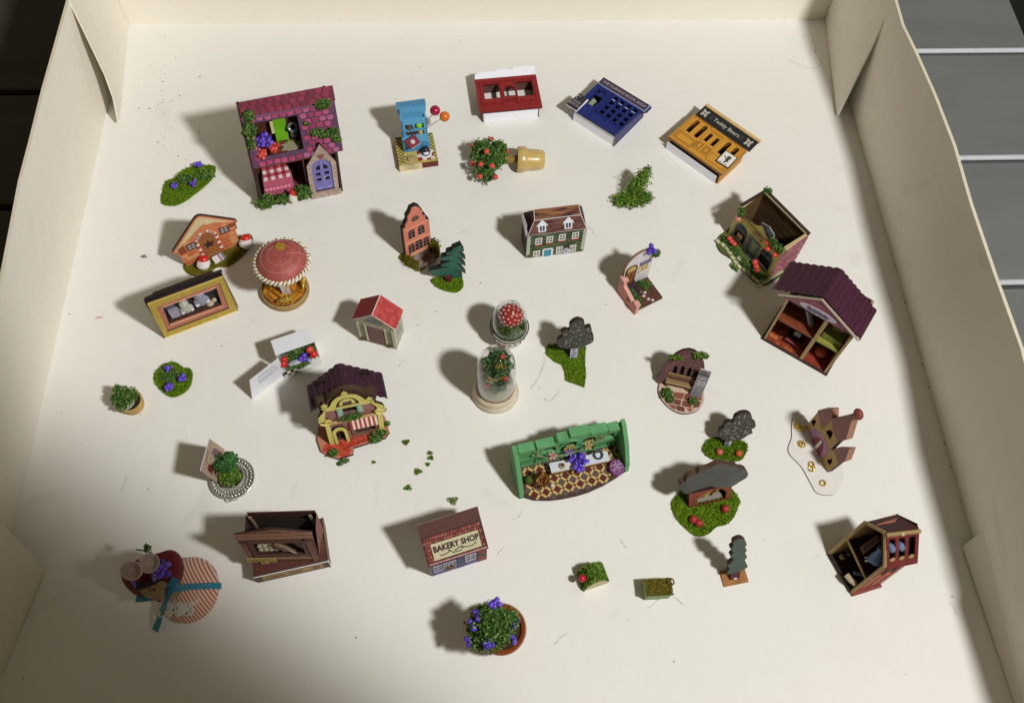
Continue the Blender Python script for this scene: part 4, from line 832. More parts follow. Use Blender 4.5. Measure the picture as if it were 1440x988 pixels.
# ------------------------------------------------------------------ olive garden house with roses
def b_olive():
    r = thing('rose_house', 'olive green roofless shop house with arched windows and red roses', 'toy house', (1024, 333), (1080, 392))
    ol_ = M('#b9a94c', .65, .18, 400, .12, name='olive_wall'); gy = M('#4b5157', .5, .15); ins = wood('#4a3620', '#7a5c38', 150, .75, (1, 1, 6), 'dark_ply')
    base = smoothloop([(-.1, -.75), (.45, -1.05), (1.0, -.92), (1.8, -.7), (2.5, -.8), (3.1, -.75), (3.5, -.4), (3.5, .9), (3.35, 1.9), (-.2, 1.9), (-.3, 0)], 3)
    g = G(); g.panel(base, (), .14, TP(.14), 0, 1); bs = part('base', g, [M('#55602c', .8, .3), burnt], r)
    b = G(); b.box(-.13, -.09, 0, .13, .09, .035); sp = []
    for k in range(12):
        t = k / 11; sp.append((-.0 + t * 3.4, -.72 + .1 * math.sin(t * 9) - .05, None, -.1 * math.cos(t * 9)))
        if k % 2: sp.append((t * 3.3, -.5 + .08 * math.sin(t * 9), None, .1))
    sp += [(3.35, -.3 + j * .22, None, 1.57) for j in range(6)]
    pieces('paving_stone', b, bs, TP(.15), sp, [M('#b9bd93', .7, .2), M('#a9b48a', .7, .2), M('#c9c49c', .7, .2)], .02, 5)
    def gar(x): return [archp(x - .42, .45, x + .42, 1.75, 10)]
    T = FR(0)
    g = G(); g.panel([(0, .14), (3.2, .14), (3.2, 2.5), (2.0, 2.5), (1.6, 2.9), (1.2, 2.5), (0, 2.3)], gar(.62) + gar(2.58) + [rect(1.22, .2, 1.98, 1.55)], .1, T, 0, 1); f = part('front_wall', g, [ol_, burnt], r)
    for x in (.62, 2.58):
        g = G(); c = (x, 1.28)
        for k in range(9): a = math.radians(k * 22.5); g.tube([(x + .06 * math.cos(a), .0, 1.28 + .06 * math.sin(a)), (x + .42 * math.cos(a), .0, 1.28 + .42 * math.sin(a))], .024, 4)
        g.panel(archp(x - .46, .41, x + .46, 1.79, 10), [archp(x - .38, .47, x + .38, 1.71, 10)], .04, T @ TP(.03), 0, 0); g.box(x - .4, -.02, 1.22, x + .4, .02, 1.3); part('arched_window', g, gy, f)
    g = G(); g.panel(rect(1.16, .16, 2.04, 1.62), [rect(1.3, .28, 1.9, 1.48)], .06, T @ TP(.04), 0, 0); part('door_frame', g, gy, f)
    g = G(); g.box(1.3, .08, .28, 1.9, .1, 1.48); part('door_glass', g, M('#8a9a80', .25, .5, 300), f)
    g = G(); g.box(.3, .12, .3, 1.0, .14, 1.6); g.box(2.2, .12, .3, 2.95, .14, 1.6); part('dark_panel', g, darkin, r)
    g = G(); g.box(.45, -.0, .6, .8, .1, .95); part('shop_goods', g, M('#b08a5a', .7), r)
    g = G(); g.panel(arc(1.62, 1.98, .36, 0, 345, 20, .2), (), .03, T @ TP(.04), 0, 0); pq = part('oval_plaque', g, M('#7a5a34', .6, .3, 1500), f)
    g = G(); g.panel(arc(1.62, 1.98, .3, 0, 345, 20, .15), (), .02, T @ TP(.05), 0, 0); part('plaque_field', g, M('#9a7a50', .6, .4, 2500), pq)
    g = G(); g.box(.2, -.05, 2.28, 3.1, 0, 2.36); part('cornice', g, M('#5b5426', .6), f)
    g = G(); T4 = FR(.15); g.panel([(1.25, 2.4), (2.5, 2.45), (2.3, 2.85), (1.9, 3.0), (1.4, 2.82)], (), .08, T4, 0, 1); sg = part('slate_sign', g, [M('#4a4f58', .55, .2), M('#8d8a80', .6)], r)
    g = G(); g.panel([(1.45, 2.5), (2.25, 2.53), (2.15, 2.75), (1.9, 2.85), (1.55, 2.72)], (), .02, T4 @ TP(.02), 0, 0); part('sign_field', g, M('#59606a', .6), sg)
    wallh = 2.7
    pkb = M('#a3606a', .7, .22, 600, .2, name='rose_brick_print')
    g = G(); g.panel([(.0, .14), (1.75, .14), (1.75, wallh + .15), (0, 2.5)], (), .1, RT(3.3), 0, 1); sw = part('side_wall', g, [pkb, M('#c4ad85', .6)], r)
    b = G(); b.box(-.16, -.09, 0, .16, .09, .02); pieces('brick', b, sw, RT(3.3), [(.18 + i * .35 + (j % 2) * .16, .3 + j * .21) for i in range(5) for j in range(11) if .18 + i * .35 + (j % 2) * .16 < 1.62], [M('#a8636d', .7, .2), M('#985560', .7, .2), M('#b5737b', .7, .2)], .008, 6)
    g = G(); g.panel([(.0, .14), (1.75, .14), (1.75, wallh + .15), (0, 2.3)], (), .1, RT(.0), 0, 1); part('side_wall', g, [ins, M('#c4ad85', .6)], r)
    g = G(); g.box(0, 1.65, .14, 3.2, 1.75, wallh + .15); part('back_wall', g, ins, r)
    g = G(); g.box(-.12, 1.6, wallh + .15, 3.32, 1.78, wallh + .22); g.box(-.12, .05, wallh, .03, 1.6, wallh + .1); part('wall_cap', g, burnt, r)
    g = G(); g.box(.03, 1.5, wallh + .12, .1, 1.62, wallh + .2); g.box(.12, 1.56, wallh + .1, 3.2, 1.6, wallh + .18); g.box(3.16, .1, wallh - .1, 3.22, 1.6, wallh + .14); part('pale_liner', g, M('#cbb98f', .6), r)
    g = G(); g.box(.1, .1, .14, 3.2, 1.65, .2); part('room_floor', g, darkin, r)
    mosspart(r, [(.35, -.35, .3, .4, .25, .22), (1.0, -.45, .3, .3, .22, .2), (2.0, -.5, .3, .4, .25, .22), (2.6, -.4, .3, .35, .25, .25), (3.1, -.3, .25, .2, .2, .15)], 900, .15, .08, 51)
    mosspart(r, [(.1, 1.7, 2.95, .25, .2, .2), (.15, .05, 2.4, .25, .2, .3), (2.6, .0, 2.6, .35, .2, .2), (3.05, .1, 2.5, .3, .2, .3)], 500, .16, .09, 52, name='climber', core=False)
    mosspart(r, [(1.7, -1.1, .1, .3, .12, .1)], 80, .15, .08, 53, name='trailing_sprig', core=False)
    for x, y, z, q, m in ((.2, -.1, 2.0, .16, M('#d98a7a', .5)), (.35, -.4, .62, .14, coral), (.55, -.42, .6, .14, coral), (.75, -.4, .58, .14, coral), (2.3, -.05, 2.35, .17, coral), (2.5, -.12, 2.05, .16, coral), (3.0, -.1, 2.1, .15, coral), (2.3, -.35, .75, .16, coral), (2.5, -.4, .62, .16, coral), (2.68, -.45, .5, .15, coral)): bead(r, (x, y, z), q, m, 'rose', (1, 1, .85))
b_olive()
# ------------------------------------------------------------------ corrugated-roof houses
def corr(x0, z0, x1, z1, y0, y1, n, amp=.07, th=.05):
    """corrugated sheet: ribs run along y, the sheet falls from (x0,z0) to (x1,z1)"""
    g = G(); N = n * 6; v = []; d = Vector((x1 - x0, z1 - z0)); L_ = d.length; d.normalize(); nr = Vector((-d.y, d.x))
    if nr.y < 0: nr = -nr
    for s_ in (0, th):
        for i in range(N + 1):
            t = i / N; a = abs(math.sin(math.pi * t * n)) * amp - s_; x = x0 + (x1 - x0) * t + nr.x * a; z = z0 + (z1 - z0) * t + nr.y * a
            v += [(x, y0, z), (x, y1, z)]
    o = (N + 1) * 2; f = []
    for i in range(N):
        a = 2 * i; f += [(a, a + 2, a + 3, a + 1), (o + a, o + a + 1, o + a + 3, o + a + 2), (a, o + a, o + a + 2, a + 2), (a + 1, a + 3, o + a + 3, o + a + 1)]
    g.add(v, f); return g
plum_roof = M('#3f1a2c', .45, .2, 300, .1, spec=.45, name='plum_corrugated'); plum_lit = M('#481c34', .45, .2, 300, .1, spec=.45, name='plum_corrugated_lit')  # one plum paint; the second copy has the lit slope's brightness in its colour
def b_purple():
    r = thing('corrugated_house', 'open two-storey dollhouse with plum corrugated roof beside the rose house', 'dollhouse', (1073, 477), (1159, 526))
    w, d = 3.5, 2.3; H_ = 4.1; ins = M('#4a261c', .7, .35, 300); ply = M('#a98d63', .7, .2, 500)
    g = G(); g.box(-.1, -.05, 0, w + .1, d, .13); part('base', g, burnt, r)
    for x in (0., w - .12): g = G(); g.panel([(0, .13), (d, .13), (d, H_), (0, H_)], (), .12, RT(x + .12), 0, 1); part('side_wall', g, [M('#8a744c', .7, .25), ply], r)
    g = G(); g.box(.12, d - .1, .13, w - .12, d, H_); part('back_wall', g, M('#4a2f28', .7, .4, 250), r)
    g = G(); g.box(2.02, .0, .13, 2.2, d - .1, H_); part('partition', g, ply, r)
    g = G(); g.box(.12, .05, 2.12, 2.02, d - .1, 2.24); part('upper_floor', g, wood('#5e2a16', '#8d4a26', 300, .5, (1, 6, 6)), r)
    g = G(); g.box(2.2, .05, 2.12, w - .12, d - .1, 2.24); part('upper_floor', g, M('#8f8f3a', .6, .2), r)
    tl = [M('#a5502c', .45), M('#8a3a20', .45), M('#bf6a3e', .45)]
    b = G(); b.box(-.11, -.11, 0, .11, .11, .03); pieces('floor_tile', b, r, TP(.13), [(.26 + i * .235, .15 + j * .235, None, 0) for i in range(8) for j in range(7)], tl, .004, 7)
    g = G(); g.box(2.22, .05, .13, w - .14, d - .12, .16); part('rug', g, M('#8a2f1c', .6, .3), r)
    T = FR(-.02); ol = [(-.42, H_ - .02), (w + .25, H_ - .1), (1.38, 5.42)]
    g = G(); g.panel([(-.2, H_ - .02), (w + .1, H_ - .05), (1.42, 5.3)], (), .1, T, 0, 1); gb = part('gable', g, [M('#8d5160', .65, .2, 400), ply], r)
    g = G(); g.panel(arc(1.55, 4.35, .95, 0, 345, 24, .24), (), .03, T @ TP(.03), 0, 0); sg = part('gable_sign', g, M('#bdb2be', .6, .12), gb)
    g = G(); rn = random.Random(2)
    for z in (4.42, 4.28): g.tube([(1.0 + k * .09, -.06, z + .05 * math.sin(k * 2.1) + (.05 if k in (0, 6) else 0)) for k in range(13)], .026, 4)
    part('script', g, M('#2c2a5c', .6), sg)
    g = G(); g.tube([(-.42, -.05, H_ - .0), (1.38, -.05, 5.4), (w + .25, -.05, H_ - .1)], .06, 6); part('barge_board', g, M('#b8a898', .6), r)
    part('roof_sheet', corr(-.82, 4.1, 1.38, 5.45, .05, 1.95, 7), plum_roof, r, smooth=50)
    part('roof_sheet', corr(3.82, 3.95, 1.38, 5.45, .05, 1.95, 9), plum_lit, r, smooth=50)
    # rooms
    g = G()
    for k in range(9): g.tube([(1.25 - .14 + k * .06 + .12 * math.cos(t), .5 + .12 * math.sin(t), 3.4 - k * .11) for t in (0, 1.05, 2.1, 3.14, 4.2, 5.2)], .035, 5, closed=True)
    part('striped_coil', g, M('#9a9da3', .35, .3, metal=.3), r, smooth=60)
    g = G(); g.box(.3, 1.2, 2.24, .8, 1.9, 3.2); g.box(.9, 1.4, 2.24, 1.3, 1.95, 2.9); part('cupboard', g, M('#7a8a68', .6, .3), r)
    g = G(); g.ball((1.55, 1.3, 2.9), .35, 12); part('armchair', g, M('#8a6a1f', .7, .3), r, smooth=80)
    g = G(); g.lathe([(.3, 0), (.42, .3), (.42, .4)], 18, Matrix.Translation((1.3, .85, .16))); g.box(.95, .5, .16, 1.7, 1.1, .4); part('stove', g, M('#2b1c1c', .5), r, smooth=40)
    g = G(); g.panel([(.9, .35), (1.75, .3), (1.8, .55), (1.0, .6)], (), .04, TP(.5), 0, 0); part('cloth', g, M('#8d3a46', .7), r)
    g = G(); g.box(1.15, .75, .6, 1.5, 1.0, .95); part('kettle', g, M('#9a9494', .4), r)
    g = G(); g.tube([(2.75 + .28 * math.cos(t * .52), .9, 2.9 + .28 * math.sin(t * .52)) for t in range(12)], .11, 8, closed=True); part('wall_clock', g, M('#a9a294', .5), r, smooth=60)
    g = G(); g.box(2.3, .3, 2.24, 3.3, 1.2, 2.6); part('sofa', g, M('#7d8a34', .7, .25), r)
    g = G(); g.ball((2.75, .8, .45), .32, 12, (1, 1, .8)); part('stool', g, M('#b5502c', .6), r, smooth=80)
b_purple()
# ------------------------------------------------------------------ paper garage with red roof
def b_garage():
    r = thing('paper_cottage', 'small cream paper cottage with bright red gable roof', 'paper house', (506, 476), (558, 490))
    cr = M('#a9a588', .75, .15, 400); w, d = 2.0, 1.05
    T = FR(0)
    g = G(); g.panel([(0, 0), (w, 0), (w, 2.15), (1.02, 2.95), (0, 2.1)], (), .03, T, 0, 1); f = part('front_wall', g, [cr, paper], r)
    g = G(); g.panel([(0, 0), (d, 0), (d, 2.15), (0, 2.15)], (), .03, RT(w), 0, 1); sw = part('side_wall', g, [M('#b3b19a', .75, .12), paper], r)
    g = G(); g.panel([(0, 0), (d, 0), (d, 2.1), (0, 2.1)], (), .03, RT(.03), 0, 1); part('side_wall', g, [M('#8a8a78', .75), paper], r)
    g = G(); g.panel([(0, 0), (w, 0), (w, 2.1), (w - 1.02, 2.95), (0, 2.15)], (), .03, BK(d, w), 0, 1); part('back_wall', g, [cr, paper], r)
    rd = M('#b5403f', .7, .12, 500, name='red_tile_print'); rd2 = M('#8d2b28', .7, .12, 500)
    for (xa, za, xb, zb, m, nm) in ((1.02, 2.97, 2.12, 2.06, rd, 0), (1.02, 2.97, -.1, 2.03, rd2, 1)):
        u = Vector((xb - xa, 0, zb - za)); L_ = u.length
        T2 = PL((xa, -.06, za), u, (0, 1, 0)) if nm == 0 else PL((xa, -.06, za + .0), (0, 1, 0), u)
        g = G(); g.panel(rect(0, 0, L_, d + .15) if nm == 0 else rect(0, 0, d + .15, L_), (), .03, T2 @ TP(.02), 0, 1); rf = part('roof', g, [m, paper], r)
        b = G(); b.box(-.11, -.09, 0, .11, .09, .012)
        if nm == 0: pieces('roof_tile', b, rf, T2 @ TP(.02), [(.13 + i * .235, .12 + j * .2 + (i % 2) * .08, None, 0) for i in range(6) for j in range(5)], [M('#c04a48', .65), M('#b23c3c', .65), M('#a8383a', .65)], .004, 8)
    g = G()
    for a, b in (((0, -.02, 2.1), (1.02, -.03, 2.97)), ((1.02, -.03, 2.97), (2.1, -.03, 2.08)), ((w, -.01, 0), (w, -.01, 2.1)), ((1.02, -.05, 3.0), (1.02, d + .08, 3.0)), ((2.1, -.05, 2.08), (2.1, d + .08, 2.08))): g.tube([a, b], .028, 5)
    part('white_fold', g, M('#dcd8c8', .7), r)
    T = FR(-.004)
    g = G(); g.panel(arc(1.02, 2.12, .45, 0, 180, 10, .42), (), .02, T @ TP(.02), 0, 0); part('fanlight', g, M('#6a6f74', .5, .25), f)
    g = G(); g.box(.56, .12, 0, 1.44, 1.62, .02, 0, T); dr = part('garage_door', g, M('#6e4a48', .65, .2), f)
    for k in range(4): g = G(); g.box(.62, .2 + k * .35, 0, 1.38, .48 + k * .35, .035, 0, T); part('door_board', g, M('#7a5552', .65, .2), dr)
    g = G(); g.box(.5, 1.66, 0, 1.5, 1.84, .03, 0, T); lb = part('sign_strip', g, M('#a88f86', .65), f)
    for x in (.06, .44, 1.48, 1.86): g = G(); g.box(x, .1, 0, x + .09, 1.8, .05, 0, T); part('column', g, M('#cfc6a0', .7), f)
    for x in (.17, 1.6): wind(f, T, x, .55, x + .24, 1.65, M('#8d8c7c', .6), M('#7b8290', .4, .25), (1, 2), .03, .03)
    g = G(); g.box(0.02, .0, 0, w - .02, .1, .04, 0, T); part('plinth', g, M('#7d765e', .75), f)
    for x in (.25, 1.65): mosspart(r, [(x, -.08, .28, .14, .06, .16)], 60, .1, .06, int(x * 10), [M('#6b5a44', .8), M('#8d8a74', .8), M('#3f3a2c', .8)], 'planter', core=True)
    wind(sw, RT(w + .004), .25, .55, .8, 1.55, M('#c4c2b0', .6), M('#70777e', .4, .25), (1, 2), .05, .03)
b_garage()
# ------------------------------------------------------------------ glass domes
GL = glass()
def b_domes():
    r = thing('mushroom_dome', 'glass dome with red spotted toadstool on a white footed cup', 'glass dome', P(715.5, 478) + Vector((0, .1, 0)))
    cup = M('#dcd8d0', .4, .06, 300, .05, spec=.5)
    g = G(); g.lathe([(.62, 0), (.7, .08), (.66, .2), (.78, .5), (.9, .95), (.94, 1.15), (.97, 1.25), (.9, 1.28), (.86, 1.2)], 36, caps=False); c = part('cup', g, cup, r, smooth=50)
    g = G(); g.tube([(.955 * math.cos(k * .157), .955 * math.sin(k * .157), 1.26) for k in range(40)], .035, 6, closed=True); part('silver_rim', g, M('#4d4a48', .3, metal=.8), c, smooth=60)
    g = G()
    for k in range(7): a = -1.57 + (k - 3) * .32; g.tube([(q * math.cos(a + t * .07), q * math.sin(a + t * .07), z) for q, z, t in ((.93, 1.0, 0), (.9, .8, 1), (.85, .65, 0), (.9, .8, -1))], .016, 4, closed=True)
    part('cup_scroll', g, M('#55504c', .5), c)
    g = G(); g.lathe([(.0001, 1.2), (.88, 1.2)], 30, caps=False); part('moss_bed', g, greens[0], r)
    g = G(); g.moss([(0, -.1, 1.28, .75, .7, .3)], 800, .14, .07, 61); part('foliage', g, greens, r, kind='stuff')
    g = G(); g.lathe([(.2, 1.2), (.16, 1.6), (.18, 2.0)], 14, Matrix.Translation((0, .0, 0))); part('toadstool_stem', g, white, r, smooth=50)
    T = Matrix.Translation((.05, .1, 2.2)) @ Matrix.Rotation(.3, 4, 'X') @ Matrix.Scale(1.12, 4)
    g = G(); g.lathe([(.12, .02), (.52, -.05), (.56, .08), (.5, .28), (.34, .46), (.16, .56), (.0001, .58)], 28, T, caps=False); cp = part('toadstool_cap', g, M('#b5241c', .35, .15, coat=.4), r, smooth=60)
    g = G(); rn = random.Random(3)
    for k in range(44):
        t = math.sqrt((k + .5) / 44); a = k * 2.39996; q = .54 * math.sin(t * 1.45); z = .58 * math.cos(t * 1.45) + .01
        g.ball(T @ Vector((q * math.cos(a), q * math.sin(a), z)), .055, 7, (1, 1, .7))
    part('cap_spot', g, white, cp, smooth=80)
    g = G(); N = 36; pr = [(.86, 1.24), (.87, 1.7), (.85, 2.2), (.75, 2.65), (.55, 2.95), (.28, 3.12), (.0001, 3.17)]; inn = [(max(.0001, q - .05), z - (.0 if q > .8 else .05)) for q, z in pr]
    g.lathe(pr + inn[::-1], N, caps=False); part('glass_dome', g, GL, r, smooth=60)
    # ---- topiary dome
    r = thing('topiary_dome', 'glass dome with leafy topiary and red berries on a cream wooden stand', 'glass dome', P(697, 559) + Vector((0, .25, 0)))
    cm = M('#d3c8ae', .6, .14, 200, .25, name='cream_wood'); g = G(); g.lathe([(1.12, 0), (1.16, .12), (1.12, .3), (1.04, .38), (1.08, .5), (1.06, .68), (.98, .78), (.0001, .78)], 40, caps=False); st = part('stand', g, cm, r, smooth=40)
    g = G(); g.tube([(.9 * math.cos(k * .105), .9 * math.sin(k * .105), .82 + .02 * (k % 2)) for k in range(60)], .05, 6, closed=True); part('pink_braid', g, M('#a8756a', .7, .3), st, smooth=60)
    g = G(); g.lathe([(.3, .78), (.36, .95), (.3, 1.1)], 16); part('inner_pot', g, M('#9a9a8c', .5), r, smooth=40)
    g = G(); g.tube([(0, 0, .9), (.05, .05, 3.0)], .07, 8); part('stem', g, M('#5b4426', .8), r)
    mosspart(r, [(0, 0, 1.45, .6, .55, .42), (.08, .1, 3.1, .66, .6, .6), (.05, .05, 2.3, .56, .5, .5)], 2000, .26, .13, 62, [M('#35582a', .7), M('#4a7838', .7), M('#6f9a58', .7)])
    for p in ((.38, -.35, 2.4), (-.42, -.3, 1.5), (.3, .2, 3.5)): bead(r, p, .15, coral)
    g = G()
    for p in ((.2, -.2, 3.55), (.05, -.3, 3.6), (.3, -.1, 3.45), (-.35, -.35, 2.25), (-.25, -.42, 2.3), (.35, -.25, 3.3)): g.tube([(p[0] + .1 * math.cos(k), p[1] + .08 * math.sin(k), p[2] + .05 * math.sin(2 * k)) for k in range(6)], .03, 5, closed=True)
    g.tube([(-.4, -.45, 2.85), (0, -.6, 2.75), (.45, -.4, 2.95)], .025, 5); part('gold_trim', g, gold, r, smooth=60)
    g = G(); pr = [(.93, .79), (.96, 1.6), (.95, 2.8), (.86, 3.5), (.65, 3.95), (.33, 4.2), (.0001, 4.27)]; inn = [(max(.0001, q - .05), z - (.0 if q > .9 else .05)) for q, z in pr]
    g.lathe(pr + inn[::-1], 40, caps=False); part('glass_dome', g, GL, r, smooth=60)
b_domes()
# ------------------------------------------------------------------ cloud-crowned trees on felt
slate = M('#45463f', .6, .2, 300, .12, name='slate_green_paint')
def cloudtree(r, T, w, h, zt, seed, trunk, thick=.22, ol=None, tr=None):
    s = w / 2
    ol0 = ol
    ol = smoothloop([(-s, .12 * h), (-.95 * s, .32 * h), (-.72 * s, .4 * h), (-.82 * s, .55 * h), (-.6 * s, .66 * h), (-.38 * s, .62 * h), (-.36 * s, .85 * h), (0, h), (.4 * s, .88 * h), (.42 * s, .66 * h), (.72 * s, .7 * h), (.86 * s, .55 * h), (.78 * s, .42 * h), (.98 * s, .34 * h), (.98 * s, .1 * h), (.6 * s, -.02 * h), (.2 * s, -.1 * h), (-.4 * s, -.08 * h), (-.8 * s, .0)], 3)
    if ol0: ol = [(u, v - zt) for u, v in smoothloop(ol0, 2)]
    g = G(); g.panel(ol, (), thick, T @ TP(0, 0, zt), 0, 1); c = part('crown', g, [slate, burnt], r)
    def inp(x, y):
        c_ = False; j = len(ol) - 1
        for i in range(len(ol)):
            if (ol[i][1] > y) != (ol[j][1] > y) and x < (ol[j][0] - ol[i][0]) * (y - ol[i][1]) / (ol[j][1] - ol[i][1]) + ol[i][0]: c_ = not c_
            j = i
        return c_
    g = G(); rn = random.Random(seed); xs = [p[0] for p in ol]; ys_ = [p[1] for p in ol]
    for k in range(90):
        u, v = rn.uniform(min(xs), max(xs)), rn.uniform(min(ys_), max(ys_))
        if not all(inp(u + a_, v + b_) for a_, b_ in ((.08, 0), (-.08, 0), (0, .08), (0, -.08))): continue
        q = rn.uniform(.022, .045); g.panel(arc(u, zt + v, q, 0, 300, 6), (), .02, T @ TP(.012), 0, 0)
    part('paint_dot', g, M('#9a9a8c', .6), c)
    g = G(); g.panel(tr or [(-.2, .0), (.17, .0), (.2, zt + .1), (-.18, zt + .1)], (), thick * .7, T @ TP(-.04), 0, 1); t = part('trunk', g, [trunk, burnt], r)
    g = G(); rn = random.Random(seed + 1)
    for k in range(7): z = .06 + k * (zt / 8); g.box(-.17 + rn.uniform(0, .12), z, -.04, rn.uniform(.0, .16), z + .035, -.025, 0, T)
    part('bark_mark', g, black, t)
o = P(800, 505)
def b_clouds():
    r = thing('cloud_tree', 'dark cloud-shaped tree with pale dots on a long green felt strip', 'toy tree', (805, 503))
    oo = P(805, 503); pts = cl([(110, 440), (125, 540), (220, 620), (320, 665), (350, 740), (365, 860), (480, 900), (600, 945), (618, 800), (605, 600), (620, 440), (560, 380), (300, 390), (150, 410)], 755, 440, 8.98, oo)
    mat_base(r, pts, 1700, .1, .1, turf, 5)
    cloudtree(r, PL((0.05, -.12, .08), (1, .08, 0), (0, .2, 1)), 1.8, 2.0, 1.05, 3, M('#c6c2d6', .6))
    r = thing('cloud_tree', 'tilted dark cloud-shaped tree on felt with two orange berries', 'toy tree', (1021, 630))
    oo = P(1021, 630); pts = cl([(295, 270), (285, 325), (350, 375), (430, 385), (540, 387), (580, 345), (595, 280), (540, 240), (400, 222), (330, 235)], 930, 570, 4.94, oo)
    mat_base(r, smoothloop(pts, 2), 1400, .12, .1, turf, 6)
    t = PL((0, .0, .08), (1, 0, 0), (0, .35, 1)); cp = (930, 570, 4.94)
    cloudtree(r, t, 1.9, 2.0, .55, 8, M('#c2bfca', .6), .22, trace(r, [(397, 205), (405, 172), (432, 156), (440, 130), (470, 113), (500, 116), (510, 82), (550, 57), (600, 53), (630, 78), (626, 105), (655, 126), (650, 155), (622, 166), (636, 190), (600, 206), (560, 234), (500, 246), (440, 241), (408, 222)], cp, t), trace(r, [(428, 300), (470, 305), (500, 240), (455, 235)], cp, t))
    for px, py in ((1012, 635), (1039, 637)): q = P(px, py, .25) - oo; bead(r, (q.x, q.y, .24), .17, M('#c4604a' if px < 1020 else '#c4562a', .4, .15))
b_clouds()
# ------------------------------------------------------------------ white card box with flowers
def b_card():
    r = thing('white_card_box', 'folded white card box with an open printed flap and flower window', 'paper box', (356, 561), (390, 535))
    wp = M('#dfe0e6', .7, .04, 200, .06); T = FR(0)
    g = G(); g.panel([(-.05, 0), (1.95, 0), (1.98, 1.75), (.28, 1.7)], (), .03, T, 0, 0); fl = part('open_flap', g, wp, r)
    g = G(); g.tube([T @ Vector((.62 + k * .048, 1.12 + .1 * math.sin(k * 2.3) * (1 if k % 3 else .4), .004)) for k in range(25)], .014, 4); g.rects([(.6, .92, 1.75, .95), (.6, 1.35, 1.7, 1.37), (.7, 1.45, 1.6, 1.47)], T, .008); part('print', g, M('#77777e', .7), fl)
    # box body: local frame of the box turned against the flap
    B = Matrix.Translation((1.98, .25, 0)) @ Matrix.Rotation(math.radians(-21), 4, 'Z')
    g = G(); g.T = B; g.panel(rect(0, 0, 1.95, .85), (), .03, TP(1.7), 0, 0); part('top_panel', g, wp, r)
    g = G(); g.T = B; g.panel(rect(0, 0, .85, 1.67), (), .03, LT(0, .85), 0, 0); part('side_panel', g, M('#d5d4cc', .75), r)
    g = G(); g.T = B; g.panel(rect(0, 0, .85, 1.67), (), .03, RT(1.95), 0, 0); part('side_panel', g, wp, r)
    g = G(); g.T = B; g.panel(rect(0, 0, 1.95, 1.67), (), .03, FR(.85), 0, 0); part('back_panel', g, wp, r)
    g = G(); g.T = B; g.box(0, -.45, .02, 1.95, .85, .06); part('bottom_panel', g, M('#e0dfd8', .7), r)
    gb = G(); gb.T = B; gb.moss([(1.0, .1, .85, .75, .28, .4), (1.7, .0, .9, .22, .25, .5), (.9, -.25, .5, .6, .2, .2)], 1100, .15, .08, 71); part('greenery', gb, dgreens, r, kind='stuff')
    def at(x, y, z): return B @ Vector((x, y, z))
    for x, y, z, m, q in ((.2, -.2, .95, redb, .2), (.3, -.1, 1.2, redb, .18), (1.6, -.1, 1.3, coral, .2), (1.7, -.25, 1.0, redb, .22), (1.25, -.2, 1.1, purple, .17), (1.05, -.25, 1.0, purple, .15), (1.2, -.3, .9, purple, .14)): bead(r, at(x, y, z), q, m, 'flower', (1, .8, 1))
    g = G(); g.T = B; g.ball((.75, -.28, .9), .3, 10, (1.3, .5, .3)); g.ball((1.4, -.35, .7), .16, 8, (.6, .6, 1.3)); part('bird_figure', g, M('#a5adba', .5), r, smooth=80)
    b = G(); b.box(-.08, -.02, -.08, .08, .02, .08); k = 0
    ms = [b.mesh('checker', M('#e2ded6', .6)), b.mesh('checker', black)]
    for i in range(4):
        for j in range(2): inst('checker', ms[(i + j) % 2], r, at(.12 + i * .165, -.42, .25 + j * .165), (0, 0, math.radians(-21)))
b_card()
